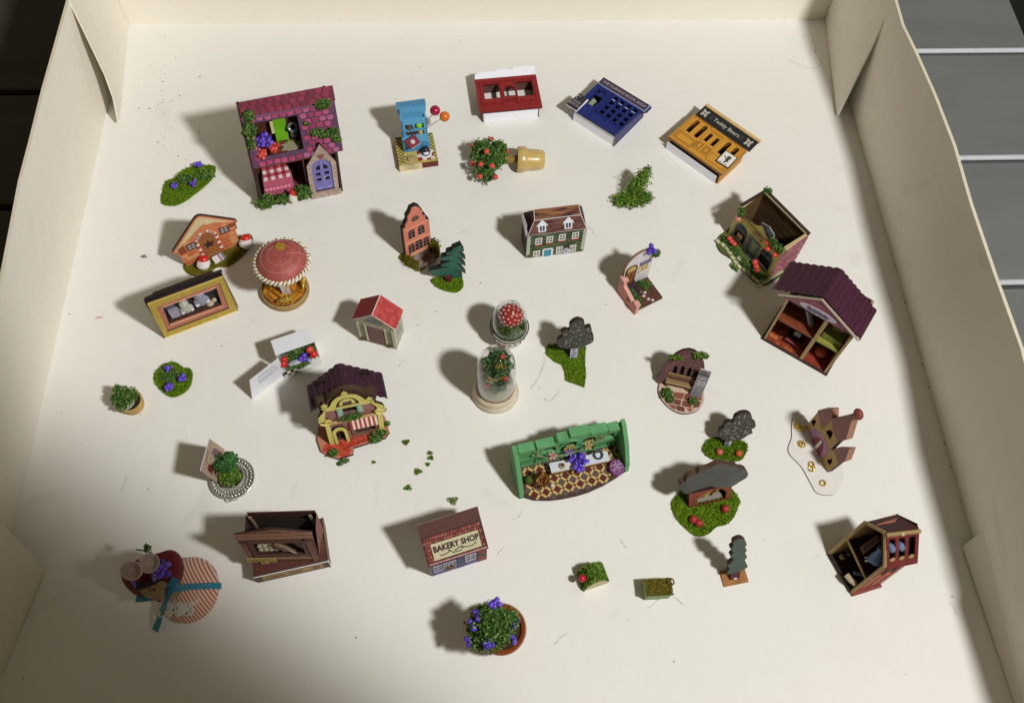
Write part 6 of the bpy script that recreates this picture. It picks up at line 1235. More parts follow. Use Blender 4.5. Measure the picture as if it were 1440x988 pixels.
# ------------------------------------------------------------------ castle on white base
def b_castle():
    r = thing('castle', 'tan and purple flat castle standing on a white felt pad with gold rings', 'toy castle', (1130, 596), (1162, 664))
    oo = P(1130, 596); a = -math.atan2((P(1162, 664) - oo).y, (P(1162, 664) - oo).x)
    def lc(px, py, z=0.): q = P(px, py, z) - oo; return (q.x * math.cos(a) - q.y * math.sin(a), q.x * math.sin(a) + q.y * math.cos(a))
    pts = [lc(1090 + x / 6.59, 560 + y / 6.59) for x, y in ((180, 165), (150, 270), (150, 370), (118, 460), (135, 530), (240, 640), (320, 780), (390, 885), (540, 893), (610, 800), (625, 660), (560, 480), (430, 300), (330, 170))]
    g = G(); g.panel(smoothloop(pts, 3), (), .1, TP(.1), 0, 1); part('white_pad', g, [M('#dcd9d4', .85, .05, 400, .3), M('#8a8078', .8)], r)
    tan = M('#b8965c', .65, .2, 250, .12, name='tan_paint'); plumm = M('#93605c', .6, .2, 250, .12); pk = M('#b083a0', .6, .2, 200)
    T = FR(0, 0, .1); cp = (1090, 560, 6.59); tr = lambda p, t=T: trace(r, p, cp, t)
    g = G(); g.panel(tr([(280, 262), (400, 118), (430, 280), (515, 190), (585, 400), (512, 474), (545, 480), (590, 600), (540, 640), (478, 688), (450, 690)]), [tr([(335, 215), (365, 190), (380, 215), (355, 262)]), tr([(470, 305), (515, 290), (538, 318), (510, 382)]), tr([(480, 570), (525, 558), (530, 580), (502, 622)])], .28, T, 0, 1); w = part('wall', g, [tan, burnt], r)
    g = G(); g.panel(tr([(330, 230), (395, 160), (420, 260), (500, 250), (545, 360), (520, 410), (470, 380), (400, 300)]), (), .02, T @ TP(-.29), 0, 0); g.panel(tr([(470, 560), (540, 540), (550, 600), (500, 640)]), (), .02, T @ TP(-.29), 0, 0); part('dark_backing', g, darkin, w)
    g = G(); g.panel(tr([(310, 300), (365, 275), (440, 330), (470, 400), (500, 470), (470, 540), (410, 560), (395, 540), (450, 450), (400, 370), (335, 385)]), (), .02, T @ TP(.012), 0, 0); part('purple_wash', g, pk, w)
    T5 = T @ TP(.05)
    for q in ([(393, 112), (430, 100), (530, 100), (526, 182), (445, 262), (425, 278), (412, 190)], [(515, 188), (620, 165), (705, 142), (735, 175), (705, 215), (655, 385), (580, 402), (548, 330)], [(512, 474), (560, 462), (688, 468), (645, 582), (585, 604), (550, 500)]):
        g = G(); g.panel(tr(q, T5), (), .34, T5, 0, 1); part('roof', g, [plumm, M('#b0806a', .65)], r)
    c, d = lray(r, 1090 + 772 / 6.59, 560 + 146 / 6.59); t_ = (.12 - c.y) / d.y; fp = c + d * t_; g = G(); g.ball(fp, .27, 10, (1, .7, 1)); g.tube([fp, fp + Vector((-.12, 0, -.45))], .12, 8); part('finial', g, M('#8a4640', .6), r, smooth=60)
    g = G(); g.panel(tr([(332, 385), (355, 362), (395, 355), (432, 378), (450, 430), (440, 480), (412, 525), (396, 540)]), (), .03, T @ TP(.03), 0, 0); d = part('gate', g, M('#8a3a48', .6, .15), w)
    g = G(); g.panel(tr([(362, 452), (435, 382), (442, 405), (380, 475)]), (), .03, T @ TP(.045), 0, 0); part('white_stroke', g, white, d)
    for px, py, k in ((1124, 601, 3), (1121, 599, 2), (1127, 602, 1), (1128, 625, 1), (1126, 624, 2), (1141, 653, 1), (1141, 659, 3), (1157, 679, 1)):
        x, y = lc(px, py, .15)
        g = G(); g.tube([(x + .14 * math.cos(t * .7), y + .12 * math.sin(t * .7), .15 + .05 * k * (math.sin(t * .7) + 1) * .5) for t in range(9)], .035, 6, closed=True); part('gold_ring', g, gold, r, smooth=60)
b_castle()
# ------------------------------------------------------------------ brown toy theatre
def b_theatre():
    r = thing('toy_theatre', 'brown printed paper toy theatre with pediment and dark stage opening', 'toy theatre', (362, 820), (465, 797))
    br = M('#6b4336', .65, .25, 350, .12, name='mahogany_print'); bd = M('#4a2b24', .7, .25, 350); rd = M('#5c2e27', .65, .25); tan = M('#a8895a', .65, .2)
    g = G(); g.box(.05, .02, .0, 3.28, 2.0, 1.0); bx = part('plinth_box', g, [M('#5b4636', .7, .3, 300)], r)
    g = G(); g.rects([(.35, .25, 3.0, .78)], FR(.02), .015); pn = part('plinth_label', g, tan, bx)
    g = G(); g.rects([(.5, .44, 1.3, .58), (1.5, .44, 2.1, .58), (2.55, .38, 2.85, .66)], FR(.004), .012); part('label_print', g, M('#6b4628', .6), pn)
    g = G()
    for q in (((.05, .0, 1.01), (3.3, .0, 1.01)), ((3.3, .0, 1.01), (3.3, 2.0, 1.01)), ((3.3, .0, 0), (3.3, .0, 1.01))): g.tube(q, .022, 5)
    part('white_fold', g, paper, bx)
    g = G(); g.panel([(.12, .08), (3.2, .08), (3.2, .7), (.12, 1.2)], (), .02, TP(1.025), 0, 0); part('stage_apron', g, rd, bx)
    # leaning proscenium: bottom at y .35, top at y 1.35
    T = PL((0, .0, 1.03), (1, 0, 0), (.07, .14, 1)) @ Matrix.Diagonal((1, 1.14, 1, 1))
    W_, H_ = 2.95, 2.3
    A = [(0, 0), (W_, 0), (W_ + .1, H_), (W_ + .15, H_ + .3), (1.5, H_ + .72), (-.1, H_ + .3), (-.05, H_)]
    g = G(); g.panel(A, [rect(.45, .75, 2.5, 1.85)], .08, T, 0, 1); f = part('proscenium', g, [br, burnt], r)
    g = G(); g.panel(rect(.3, .6, 2.66, 2.0), [rect(.45, .75, 2.5, 1.85)], .06, T @ TP(.06), 0, 0); part('stage_frame', g, M('#55362c', .6, .2), f)
    for b in ((-.08, H_ - .05, W_ + .12, H_ + .05, .08), (-.1, H_ + .28, W_ + .14, H_ + .34, .1), (0, .35, W_, .45, .06)): g = G(); g.box(b[0], b[1], 0, b[2], b[3], b[4], 0, T); part('cornice', g, M('#8a6450', .6, .2), f)
    g = G(); g.panel([(.1, H_ + .36), (W_ - .05, H_ + .36), (1.5, H_ + .66)], [[(.6, H_ + .4), (2.4, H_ + .4), (1.5, H_ + .58)]], .04, T @ TP(.05), 0, 0); part('pediment', g, M('#7d5846', .6, .2), f)
    g = G(); rq = random.Random(5); [g.box(.75 + k * .1, H_ + .1, 0, .75 + k * .1 + rq.choice((.03, .05, .07)), H_ + rq.choice((.17, .2, .22)), .012, 0, T) for k in range(15) if k not in (5, 10)]; part('lettering', g, M('#2a1a14', .6), f)
    for x in (.02, 2.7): g = G(); g.box(x, .1, 0, x + .2, H_ - .08, .07, 0, T); cl_ = part('pilaster', g, M('#7a4c3c', .6, .25), f); g = G(); g.box(x - .03, H_ - .3, 0, x + .23, H_ - .12, .1, 0, T); part('capital', g, bd, cl_)
    g = G(); g.panel(rect(.2, .4, 2.8, 2.1), (), .02, T @ TP(-.9), 0, 0); part('back_cloth', g, darkin, r)
    for k in range(7):
        g = G(); g.lathe([(.1, -.03), (.1, .03)], 12, T @ Matrix.Translation((.62 + (k % 4) * .22, .95 + (k // 4) * .3, -.12))); part('spool', g, M('#bdb199', .6), r, smooth=40)
    g = G(); g.box(.6, 1.42, -.3, 1.15, 1.6, -.1, 0, T); part('label_card', g, M('#c2b699', .6), r)
    g = G(); g.tube([T @ Vector((1.3, 1.7, -.05)), T @ Vector((1.7, 1.35, .0)), T @ Vector((2.1, 1.0, .02))], [.12, .14, .06], 8); part('hook_body', g, M('#6b4a34', .5), r, smooth=60)
    g = G(); g.tube([T @ Vector((1.55, 1.7, .05)), T @ Vector((1.85, 1.5, .1)), T @ Vector((2.0, 1.15, .1)), T @ Vector((2.15, .98, .08))], .03, 6); part('wire', g, silver, r, smooth=60)
    g = G(); g.T = T @ Matrix.Translation((.55, .42, .08)) @ Matrix.Rotation(-.04, 4, 'Z'); g.panel(rect(-.62, -.16, .62, .2), (), .03, TP(.03), 0, 0); g.panel([(-.1, -.4), (.25, -.3), (.1, -.16), (-.1, -.16)], (), .03, TP(.03), 0, 0); tg = part('paper_tag', g, M('#a99355', .65, .15), r)
    g = G(); g.T = T @ Matrix.Translation((.55, .42, .08)) @ Matrix.Rotation(-.04, 4, 'Z'); g.rects([(-.5, .06, -.1, .09), (.0, .06, .5, .09), (-.5, -.06, .1, -.03)], TP(.03), .01); part('tag_print', g, M('#5e4d26', .6), tg)
    for x in (.05, 2.95): g = G(); g.add([(x, .05, 1.03), (x + .1, 1.3, 1.03), (x + .25, 1.3, 3.9), (x + .25, .6, 3.8)], [(0, 1, 2, 3)]); part('side_wing', g, M('#7d4a3e', .65, .25) if x > 1 else bd, r)
    g = G(); g.panel([(.12, 1.03), (3.0, 1.03), (3.15, 3.95), (.35, 3.95)], (), .06, FR(1.3), 0, 0); part('back_wall', g, [M('#4a2320', .7, .3)], r)
    g = G(); g.panel(rect(0, 0, 1.95, .5), (), .05, PL((3.33, .05, .6), (0, 1, 0), (.05, 0, 1)), 0, 0); part('side_flap', g, M('#7a6a52', .7, .25), r)
    for x in (.42, 2.9): g = G(); g.box(x, 1.1, 2.3, x + .1, 1.2, 3.9); part('corner_post', g, M('#8a7a62', .7), r)
    q = Vector((-9.93, 10.09, 0)) - Vector(r.location) / S; a = -r.rotation_euler.z
    FT = Matrix.Translation(Matrix.Rotation(a, 3, 'Z') @ q * S) @ Matrix.Rotation(a, 4, 'Z')
    for c in r.children:
        if c.name.split('.')[0] not in ('plinth_box', 'side_flap'): c.matrix_parent_inverse = FT
b_theatre()
# ------------------------------------------------------------------ bakery
def b_bakery():
    r = thing('bakery_shop', 'paper bakery shop with dark red tiled roof and cream name sign', 'paper house', (608, 810), (685, 785))
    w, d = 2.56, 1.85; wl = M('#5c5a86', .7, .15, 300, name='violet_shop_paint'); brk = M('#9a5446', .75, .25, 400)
    T = FR(0)
    g = G(); g.panel(rect(0, 0, w, 1.95), (), .03, T, 0, 1); f = part('front_wall', g, [wl, paper], r)
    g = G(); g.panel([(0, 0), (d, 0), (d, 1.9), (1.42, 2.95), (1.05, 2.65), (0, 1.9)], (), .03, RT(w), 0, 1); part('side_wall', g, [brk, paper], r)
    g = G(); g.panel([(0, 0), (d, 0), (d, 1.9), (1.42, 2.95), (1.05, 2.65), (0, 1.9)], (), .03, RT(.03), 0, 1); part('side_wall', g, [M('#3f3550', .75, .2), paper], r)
    g = G(); g.panel(rect(0, 0, w, 1.95), (), .03, BK(d, w), 0, 1); part('back_wall', g, [brk, paper], r)
    t1 = M('#4f211e', .7, .15, 400, name='tile_print_dark'); T2 = PL((-.08, -.05, 1.88), (1, 0, 0), (0, 1.1, .8)); L1 = 1.36
    g = G(); g.panel(rect(0, 0, w + .14, L1), (), .03, T2, 0, 1); rf = part('lower_roof', g, [t1, paper], r)
    b = G(); b.panel([(-.055, 0), (.055, 0), (.055, .1), (0, .14), (-.055, .1)][::1], (), .015, TP(.018), 0, 0)
    tm = [M('#8d463c', .65), M('#a05a4e', .65), M('#7d3a33', .65)]
    sp = [(.09 + i * .133 + (j % 2) * .066, .04 + j * .16, None, 0) for j in range(8) for i in range(19) if not (.3 < .09 + i * .133 + (j % 2) * .066 < 2.46 and .25 < .04 + j * .16 + .1 < 1.02)]
    pieces('roof_tile', b, rf, T2, sp, tm, .003, 4)
    T3 = PL((-.08, 1.04, 2.68), (1, 0, 0), (0, .45, .35)); g = G(); g.panel(rect(0, 0, w + .14, .62), (), .03, T3, 0, 1); ur = part('upper_roof', g, [M('#4f302b', .7, .15, 300), paper], r)
    g = G()
    for k in range(26): g.box(.03 + k * .103, .02, 0, .07 + k * .103, .6, .012, 0, T3)
    part('roof_rib', g, M('#6b4238', .7), ur)
    g = G(); g.panel(rect(0, 0, w + .14, 1.6), (), .03, PL((w + .06, 1.5, 3.04), (-1, 0, 0), (0, .35, -1.2)), 0, 0); part('rear_roof', g, t1, r)
    g = G(); sg = rect(.33, .22, 2.44, .98); g.panel(sg, (), .025, T2 @ TP(.045), 0, 1); s = part('name_sign', g, [M('#c6be9c', .65, .08), M('#5a4a3a', .7)], r)
    g = G(); g.text('BAKERY SHOP', .37, T2 @ TP(.046, 1.4, .69), 0, .014, .86, .014); part('lettering', g, M('#35181a', .6), s)
    g = G()
    for pts in ([(.62, .42), (.7, .36), (.95, .4), (1.1, .5)], [(1.02, .52), (1.2, .34), (1.5, .33), (1.66, .42), (1.5, .5), (1.35, .42), (1.25, .43)], [(1.56, .52), (1.75, .42), (2.05, .38), (2.25, .46), (2.2, .55)]):
        g.tube([T2 @ Vector((u, v, .055)) for u, v in pts], .022, 5)
    part('flourish', g, M('#35181a', .6), s)
    T = FR(-.004); pn = M('#35332e', .35, .3, 800)
    for x0, x1 in ((.1, .5), (.55, .8), (.82, 1.15)): wind(f, T, x0, .7, x1, 1.55, M('#b8b5c2', .6), pn, (1, 1), .03, .03)
    wind(f, T, 1.55, .75, 2.05, 1.65, M('#c6c3cc', .6), pn, (1, 1), .04, .03)
    g = G(); g.box(1.2, .1, 0, 1.48, 1.75, .025, 0, T); part('door', g, M('#4f4d7a', .65), f)
    g = G(); g.rects([(.12, .15, .6, .6), (.68, .15, 1.14, .6), (1.58, .2, 2.05, .65)], T, .02); part('wall_panel', g, M('#6b6997', .65), f)
    g = G(); g.box(2.14, .05, 0, 2.54, 1.9, .025, 0, T); bw = part('brick_pier', g, M('#8d4f42', .75, .25, 900), f)
    g = G(); g.box(2.17, .95, 0, 2.5, 1.25, .04, 0, T); part('plaque', g, M('#3d3a3c', .6), bw)
    mosspart(r, [(.85, -.06, .75, .22, .06, .12)], 80, .1, .06, 121, [M('#8a5a3a', .8), M('#6b6a3a', .8), M('#a8484a', .8)], 'flower_basket', core=True)
b_bakery()
# ------------------------------------------------------------------ terracotta pot with purple flowers
def b_pot():
    r = thing('flower_pot', 'glazed terracotta pot with a bushy plant and purple flowers', 'potted plant', P(707, 893) + Vector((.1, .12, 0)))
    g = G(); g.lathe([(.7, 0), (.8, .3), (.92, .9), (1.0, 1.3), (1.06, 1.4), (1.07, 1.6), (1.0, 1.68), (.86, 1.62), (.84, 1.5)], 36, Matrix.Translation((-.2, -.12, 0)), caps=False); part('pot', g, M('#8a4418', .2, .2, 250, .05, spec=.5, coat=.7, name='glazed_terracotta'), r, smooth=50)
    g = G(); g.lathe([(.0001, 1.52), (.86, 1.52)], 24, Matrix.Translation((-.2, -.12, 0)), caps=False); part('soil', g, M('#3a2616', .9), r)
    ro = P(707, 893) + Vector((.1, .12, 0))
    bl = []
    for px, py, z, q in ((692, 880, 2.9, .78), (671, 882, 2.6, .5), (675, 898, 2.4, .48), (712, 870, 2.9, .52), (692, 863, 3.2, .55), (705, 888, 2.5, .55), (690, 900, 2.4, .5), (676, 866, 2.9, .45)): c = P(px, py, z) - ro; bl.append((c.x, c.y, z, q, q, q * .85))
    mosspart(r, bl, 3400, .19, .09, 131)
    for (px, py, z), k in (((696, 847, 3.6), 6), ((688, 903, 2.9), 8), ((723, 875, 2.8), 4), ((672, 862, 3.2), 3), ((665, 876, 3.1), 3), ((660, 900, 2.4), 3), ((720, 895, 2.5), 3)):
        q = P(px, py, z) - (P(707, 893) + Vector((.1, .12, 0))); cluster(r, (q.x, q.y, z), .13, k, purple, 'flower', .17, px)
b_pot()
# ------------------------------------------------------------------ moss hump, moss roll, little fir
def b_small():
    r = thing('moss_log', 'half-round moss hump with a cut cream face and one red berry', 'moss log', (818, 832), (853, 820))
    ol = [(.1, 0), (1.25, 0)] + arc(.68, .0, .57, 10, 170, 8, 1.05)
    g = G(); g.panel(ol, (), .85, FR(.0), 0, 1); part('log', g, [M('#cfc19a', .75, .15), greens[1]], r)
    g = G(); rn = random.Random(4)
    for k in range(900):
        a = rn.uniform(0, math.pi); g.leaf((.68 + .6 * math.cos(a), rn.uniform(.02, .85), .02 + 1.08 * math.sin(a)), .13, .07, rn, rn.choice((0, 1, 2)))
    part('moss', g, greens, r, kind='stuff'); bead(r, (.1, .4, .85), .17, M('#c41f36', .35), 'berry')
    r = thing('moss_roll', 'olive moss-covered block with a wire ring at one end', 'moss block', (905, 844), (941, 842))
    g = G(); g.panel([(.02, 0), (.65, 0), (.75, .1), (1.1, .05), (1.12, .85), (.05, .85)], (), .75, FR(.02), 0, 0); part('block', g, M('#8fa878', .75, .15), r)
    g = G(); rn = random.Random(5)
    for k in range(1100): g.leaf((rn.uniform(.0, 1.18), rn.uniform(0, .72), .88 + rn.uniform(0, .06)), .1, .05, rn, rn.choice((0, 1, 1, 2)), .2)
    g.box(0, 0, .84, 1.16, .74, .9, 1); part('moss', g, [M('#5a4e12', .9), M('#73681a', .9), M('#908226', .9)], r, kind='stuff')
    g = G(); g.tube([(1.12 + .14 * math.cos(k * .6), .55 + .15 * math.sin(k * .6), .98) for k in range(11)], .035, 6, closed=True); part('wire_ring', g, M('#6b5426', .4, metal=.7), r, smooth=60)
    r = thing('small_fir', 'small grey-green fir with rounded tiers on a square wooden base', 'toy tree', (1018, 825), (1053, 818))
    g = G(); g.box(0, 0, 0, 1.15, .72, .1); part('base', g, wood('#8a5a2a', '#a8743c', 200, .65, (1, 5, 5), 'thin_plywood'), r)
    q = P(1040, 756, 3.0) - P(1018, 825); a = -math.radians(9); top = Vector((q.x * math.cos(a) - q.y * math.sin(a), q.x * math.sin(a) + q.y * math.cos(a), 3.0))
    b0 = Vector((.55, .32, .1)); up = top - b0; H_ = up.length; T = PL(b0, Vector((1, 0, 0)), up)
    ol = trace(r, [(1176, 336), (1200, 300), (1185, 275), (1228, 235), (1202, 205), (1228, 180), (1203, 150), (1226, 128), (1222, 105), (1245, 85), (1285, 75), (1318, 95), (1325, 125), (1305, 142), (1328, 165), (1308, 185), (1330, 215), (1308, 240), (1335, 285), (1290, 312), (1240, 330), (1190, 342)], (800, 740, 5.33), T)
    fr = M('#4a5a52', .6, .2, 300, .12); g = G(); g.panel(smoothloop(ol, 2), (), .22, T @ TP(.11), 0, 1); part('crown', g, [fr, M('#3f2c22', .75)], r)
    g = G(); g.panel([(-.22, 0), (.22, 0), (.2, .5), (-.2, .5)], (), .18, T @ TP(.1), 0, 0); t = part('trunk', g, M('#52222c', .6, .2), r)
    g = G(); g.box(-.06, .04, .1, .08, .1, .14, 0, T); part('chip', g, white, t)
b_small()
# ------------------------------------------------------------------ red wooden house lying on its back corner
def b_rhouse():
    r = thing('wooden_wardrobe_house', 'reddish open wooden house lying on its side with blue dress inside', 'dollhouse', (1193, 838), (1239, 815))
    oo = P(1193, 838); a = -math.atan2((P(1239, 815) - oo).y, (P(1239, 815) - oo).x)
    def lc(px, py, z): q = P(px, py, z) - oo; return Vector((q.x * math.cos(a) - q.y * math.sin(a), q.x * math.sin(a) + q.y * math.cos(a), z))
    def c(x, y, z): return lc(1150 + x / 7.06, 710 + y / 7.06, z)
    rd = M('#7a2f2b', .6, .22, 300, .15, name='oxblood_paint'); ply = M('#a58a5c', .7, .2, 400); dk = M('#2b1512', .7, .3, 300); sal = M('#b5705a', .65, .18, 300); pl = M('#4d2a2a', .65, .2)
    def sl(name, q, t, m, par=r, me=None): return slab(name, q, t, m, par, me)
    def bar(name, p, q, w, m, par=r): g = G(); g.tube([p, q], w, 6); return part(name, g, m, par)
    F0, F1 = c(115, 475, .12), c(335, 860, .12); E1, PK, E0 = c(665, 602, 3.3), c(668, 272, 4.5), c(470, 170, 3.5)
    dp = c(640, 800, .12) - c(335, 885, .12); dp = Vector((dp.x, dp.y, 0)) * .95; X = lambda p, k=1.: p + dp * k
    g0 = [F0, F1, X(F1), X(F0)]; sl('floor', g0, .1, dk, me=burnt)
    sl('back_wall', [X(F0), X(F1), X(E1), X(PK), X(E0)], .06, dk)
    sl('far_wall', [F0, E0, X(E0), X(F0)], .1, M('#8a6e48', .7, .2), me=ply)
    sw = sl('near_wall', [F1, X(F1), X(E1), E1], .08, sal, me=ply)
    for p, q in ((F0, E0), (F1, E1), (E0, PK), (E1, PK)): bar('ply_edge', p, q, .08, ply)
    bar('ply_edge', F0, F1, .1, burnt)
    m0, m1 = F0.lerp(E0, .5), F1.lerp(E1, .47); sl('shelf', [m0, m1, X(m1), X(m0)], .06, dk); bar('shelf_edge', m0, m1, .06, ply)
    # relief on the salmon wall
    W0 = lambda a_, b_: F1.lerp(X(F1), a_).lerp(E1.lerp(X(E1), a_), b_)
    for a_ in (.15, .45, .75): bar('relief_bar', W0(a_, .12), W0(a_ + .05, .9), .06, M('#9a4a3a', .6), sw)
    bar('relief_bar', W0(.05, .5), W0(.95, .5), .05, M('#a85a48', .6), sw)
    for a_ in (.28, .6): sl('dark_panel', [W0(a_, .6) + Vector((.02, -.05, .02)), W0(a_ + .1, .6) + Vector((.02, -.05, .02)), W0(a_ + .1, .8) + Vector((.02, -.05, .02)), W0(a_, .8) + Vector((.02, -.05, .02))], .02, dk, sw)
    sl('step', [c(345, 905, .1), c(640, 812, .1), c(632, 790, .3), c(350, 868, .3)], .25, M('#8a4038', .6, .25))
    # near roof slope: red grille over a dark backing; far slope: dark with a long slot
    R0, R1, R2, R3 = c(680, 640, 3.2), c(992, 576, 3.2), c(1010, 248, 4.5), c(674, 288, 4.55)
    def gp(s_, t): return R0.lerp(R1, s_).lerp(R3.lerp(R2, s_), t)
    nn = (R1 - R0).cross(R3 - R0).normalized(); nn = nn if nn.z > 0 else -nn
    sl('grille_backing', [gp(0, 0) - nn * .3, gp(1, 0) - nn * .3, gp(1, 1) - nn * .3, gp(0, 1) - nn * .3], .04, dk)
    for t0, t1 in ((0, .22), (.84, 1)): sl('grille_rail', [gp(0, t0), gp(1, t0), gp(1, t1), gp(0, t1)], .16, rd)
    for s0 in (0, .29, .58, .9): sl('grille_post', [gp(s0, .22), gp(s0 + .1, .22), gp(s0 + .1, .84), gp(s0, .84)], .14, rd)
    for s0 in (.195, .485):
        p = gp(s0, .55) - nn * .12; g = G(); g.ball(p, .3, 10, (.5, .75, .8)); part('blue_doll', g, M('#7f93bd', .5, .35, 400), r, smooth=80)
    for s0 in (.195, .485, .78): g = G(); g.ball(gp(s0, .26), .1, 8, (1.6, .8, .6)); part('grille_knob', g, ply, r, smooth=80)
    tp = sl('far_roof', [c(474, 165, 3.55), R3 + Vector((0, .05, .03)), R2 + Vector((0, .05, .03)), c(985, 182, 4.3), c(800, 92, 3.55)], .12, pl, me=M('#6a4436', .7))
    sl('roof_slot', [c(590, 190, 3.98), c(765, 160, 4.0), c(785, 128, 3.85), c(640, 168, 3.82)], .03, sal, tp)
    bar('ridge_pole', R3 + nn * .06, R2 + nn * .06, .09, ply); g = G(); g.ball(R3.lerp(R2, .45) + nn * .12, .09, 8); part('ridge_peg', g, M('#d3c49a', .6), r, smooth=80)
    # furnishings
    p = c(610, 485, 2.6); g = G(); g.lathe([(.36, -.4), (.32, -.2), (.13, .15), (.17, .32), (.06, .38)], 14, Matrix.Translation(p) @ Matrix.Rotation(-.5, 4, 'X') @ Matrix.Rotation(.3, 4, 'Y')); part('blue_dress', g, M('#6f8fc4', .6, .35, 400), r, smooth=50)
    g = G(); g.tube([c(470, 552, 2.2), c(560, 545, 2.3)], .05, 6); g.tube([c(465, 520, 2.2), c(555, 515, 2.3)], .03, 6); part('doll_leg', g, white, r)
    fr_ = sl('wall_frame', [c(415, 420, 2.3), c(450, 490, 2.2), c(620, 350, 2.8), c(585, 295, 2.9)], .04, M('#8a5a4a', .6, .3, 1500))
    sl('frame_field', [c(447, 418, 2.36), c(465, 455, 2.33), c(595, 350, 2.86), c(575, 320, 2.9)], .02, M('#3a1f1a', .6), fr_)
    p = c(330, 745, .7); g = G(); g.tube([p + Vector((-.05, .3, 0)), p, p + Vector((.12, -.2, -.05))], .14, 8); part('cream_cushion', g, M('#b3a085', .7), r, smooth=60)
    g = G(); g.tube([c(360, 670, .9), c(470, 690, .9)], .09, 6); part('blue_scarf', g, M('#5f7484', .6), r); bead(r, c(455, 655, 1.0), .09, redb, 'red_bead')
    bead(r, c(245, 510, .6), .14, M('#6a6a3a', .6), 'olive_ball'); bead(r, c(310, 480, .7), .11, M('#5b5230', .6), 'olive_ball')
b_rhouse()
# ------------------------------------------------------------------ mouse in a red bonnet
def b_mouse():
    o_ = Vector((-13.4, 8.75, 0)); r = thing('mouse_doll', 'plush mouse doll in dark red bonnet and striped dress with blue ribbon', 'mouse doll', o_)
    def lc(x, y, z):
        if z > 1: z = 1 + (z - 1) * 2.2
        q = P(150 + x / 7.06, 755 + y / 7.06, z) - o_
        return Vector((q.x, q.y, z))
    def stripes():
        m = bpy.data.materials.new('striped_cloth'); m.use_nodes = True; nt = m.node_tree; b = nt.nodes['Principled BSDF']
        tc = nt.nodes.new('ShaderNodeTexCoord'); mp = nt.nodes.new('ShaderNodeMapping'); mp.inputs['Rotation'].default_value = (0, 0, math.radians(-32))
        w = nt.nodes.new('ShaderNodeTexWave'); w.inputs['Scale'].default_value = 235; w.inputs['Distortion'].default_value = .4
        rp = nt.nodes.new('ShaderNodeValToRGB'); rp.color_ramp.elements[0].position = .42; rp.color_ramp.elements[1].position = .55
        rp.color_ramp.elements[0].color = (*lin('#b0604c'), 1); rp.color_ramp.elements[1].color = (*lin('#d8bfa8'), 1)
        L = nt.links; L.new(tc.outputs['Object'], mp.inputs[0]); L.new(mp.outputs[0], w.inputs[0]); L.new(w.outputs['Fac'], rp.inputs[0]); L.new(rp.outputs[0], b.inputs['Base Color']); b.inputs['Roughness'].default_value = .85; b.inputs['Sheen Weight'].default_value = .2
        return m
    # body lying back: skirt disc with lace, head towards upper left
    sk = lc(800, 540, .9); g = G(); N = 40
    g.lathe([(.0001, 1.5), (.4, 1.45), (.8, 1.2), (1.12, .75), (1.24, .35), (1.15, .02), (.0001, .0)], N, Matrix.Translation((sk.x - .05, sk.y + .2, 0)) @ Matrix.Diagonal((1, 1.16, 1.1, 1)), caps=False); dress = part('striped_dress', g, stripes(), r, smooth=60)
    lace = M('#d8d4ca', .75, .1, 500, .2); g = G(); rn = random.Random(3)
    lc0 = lc(750, 630, 1.0)
    for k in range(85):
        q = Vector((rn.uniform(-.85, .65), rn.uniform(-.6, .55), 0)); zz = 1.28 - .45 * (q.x ** 2 + q.y ** 2); g.tube([(lc0.x + q.x + .11 * math.cos(t), lc0.y + q.y + .1 * math.sin(t), zz + .12) for t in (0, 1.05, 2.1, 3.14, 4.2, 5.2)], .04, 5, closed=True)
    part('lace_apron', g, lace, dress, smooth=60)
    hd = lc(480, 480, 1.7); fur = M('#8f7552', .9, .25, 900, .4, sheen=.4)
    g = G(); g.tube([Vector((sk.x - .3, sk.y + .3, .8)), hd + Vector((.15, -.05, -.5)), hd], [.55, .5, .45], 14); g.ball(hd, .56, 16, (1.1, .95, .85)); g.ball(hd + Vector((.22, -.4, -.05)), .24, 12, (1, 1.1, .8)); body = part('body', g, fur, r, smooth=80)
    for x, y in ((570, 425), (470, 520)): q = lc(x, y, 2.05); g = G(); g.ball(q, .06, 8); part('eye', g, black, body, smooth=80)
    g = G(); g.ball(hd + Vector((.28, -.62, .0)), .06, 8); part('nose', g, M('#3a2420', .4), body, smooth=80)
    # bonnet: deep red felt brim curled up round the ears
    fe = M('#661015', .9, .2, 500, .3, sheen=.08, name='oxblood_felt')
    rim = [lc(x, y, z) for x, y, z in ((120, 360, 1.9), (150, 460, 1.75), (230, 545, 1.6), (320, 585, 1.5), (470, 570, 1.45), (600, 520, 1.5), (700, 460, 1.6), (752, 340, 1.75), (740, 210, 2.0), (690, 125, 2.2), (610, 105, 2.3), (520, 145, 2.3), (400, 165, 2.3), (260, 225, 2.2), (165, 290, 2.05))]
    inn = [lc(x, y, z) for x, y, z in ((185, 370, 2.1), (215, 425, 2.05), (290, 480, 2.0), (360, 500, 1.95), (470, 470, 1.95), (560, 430, 1.95), (640, 385, 2.0), (690, 320, 2.05), (680, 230, 2.2), (640, 175, 2.35), (590, 165, 2.4), (520, 200, 2.4), (420, 215, 2.4), (300, 260, 2.35), (215, 315, 2.2))]
    g = G(); n = len(rim); low = [p + Vector((0, 0, -.3)) for p in rim]; cen = lc(430, 330, 1.85)
    vs = rim + inn + low + [cen]; fs = []
    for i in range(n): j = (i + 1) % n; fs += [(i, j, n + j, n + i), (2 * n + i, 2 * n + j, j, i), (n + i, n + j, 3 * n)]
    g.add(vs, fs); bon = part('bonnet', g, fe, r, smooth=180); sb_ = bon.modifiers.new('round', 'SUBSURF'); sb_.levels = sb_.render_levels = 2
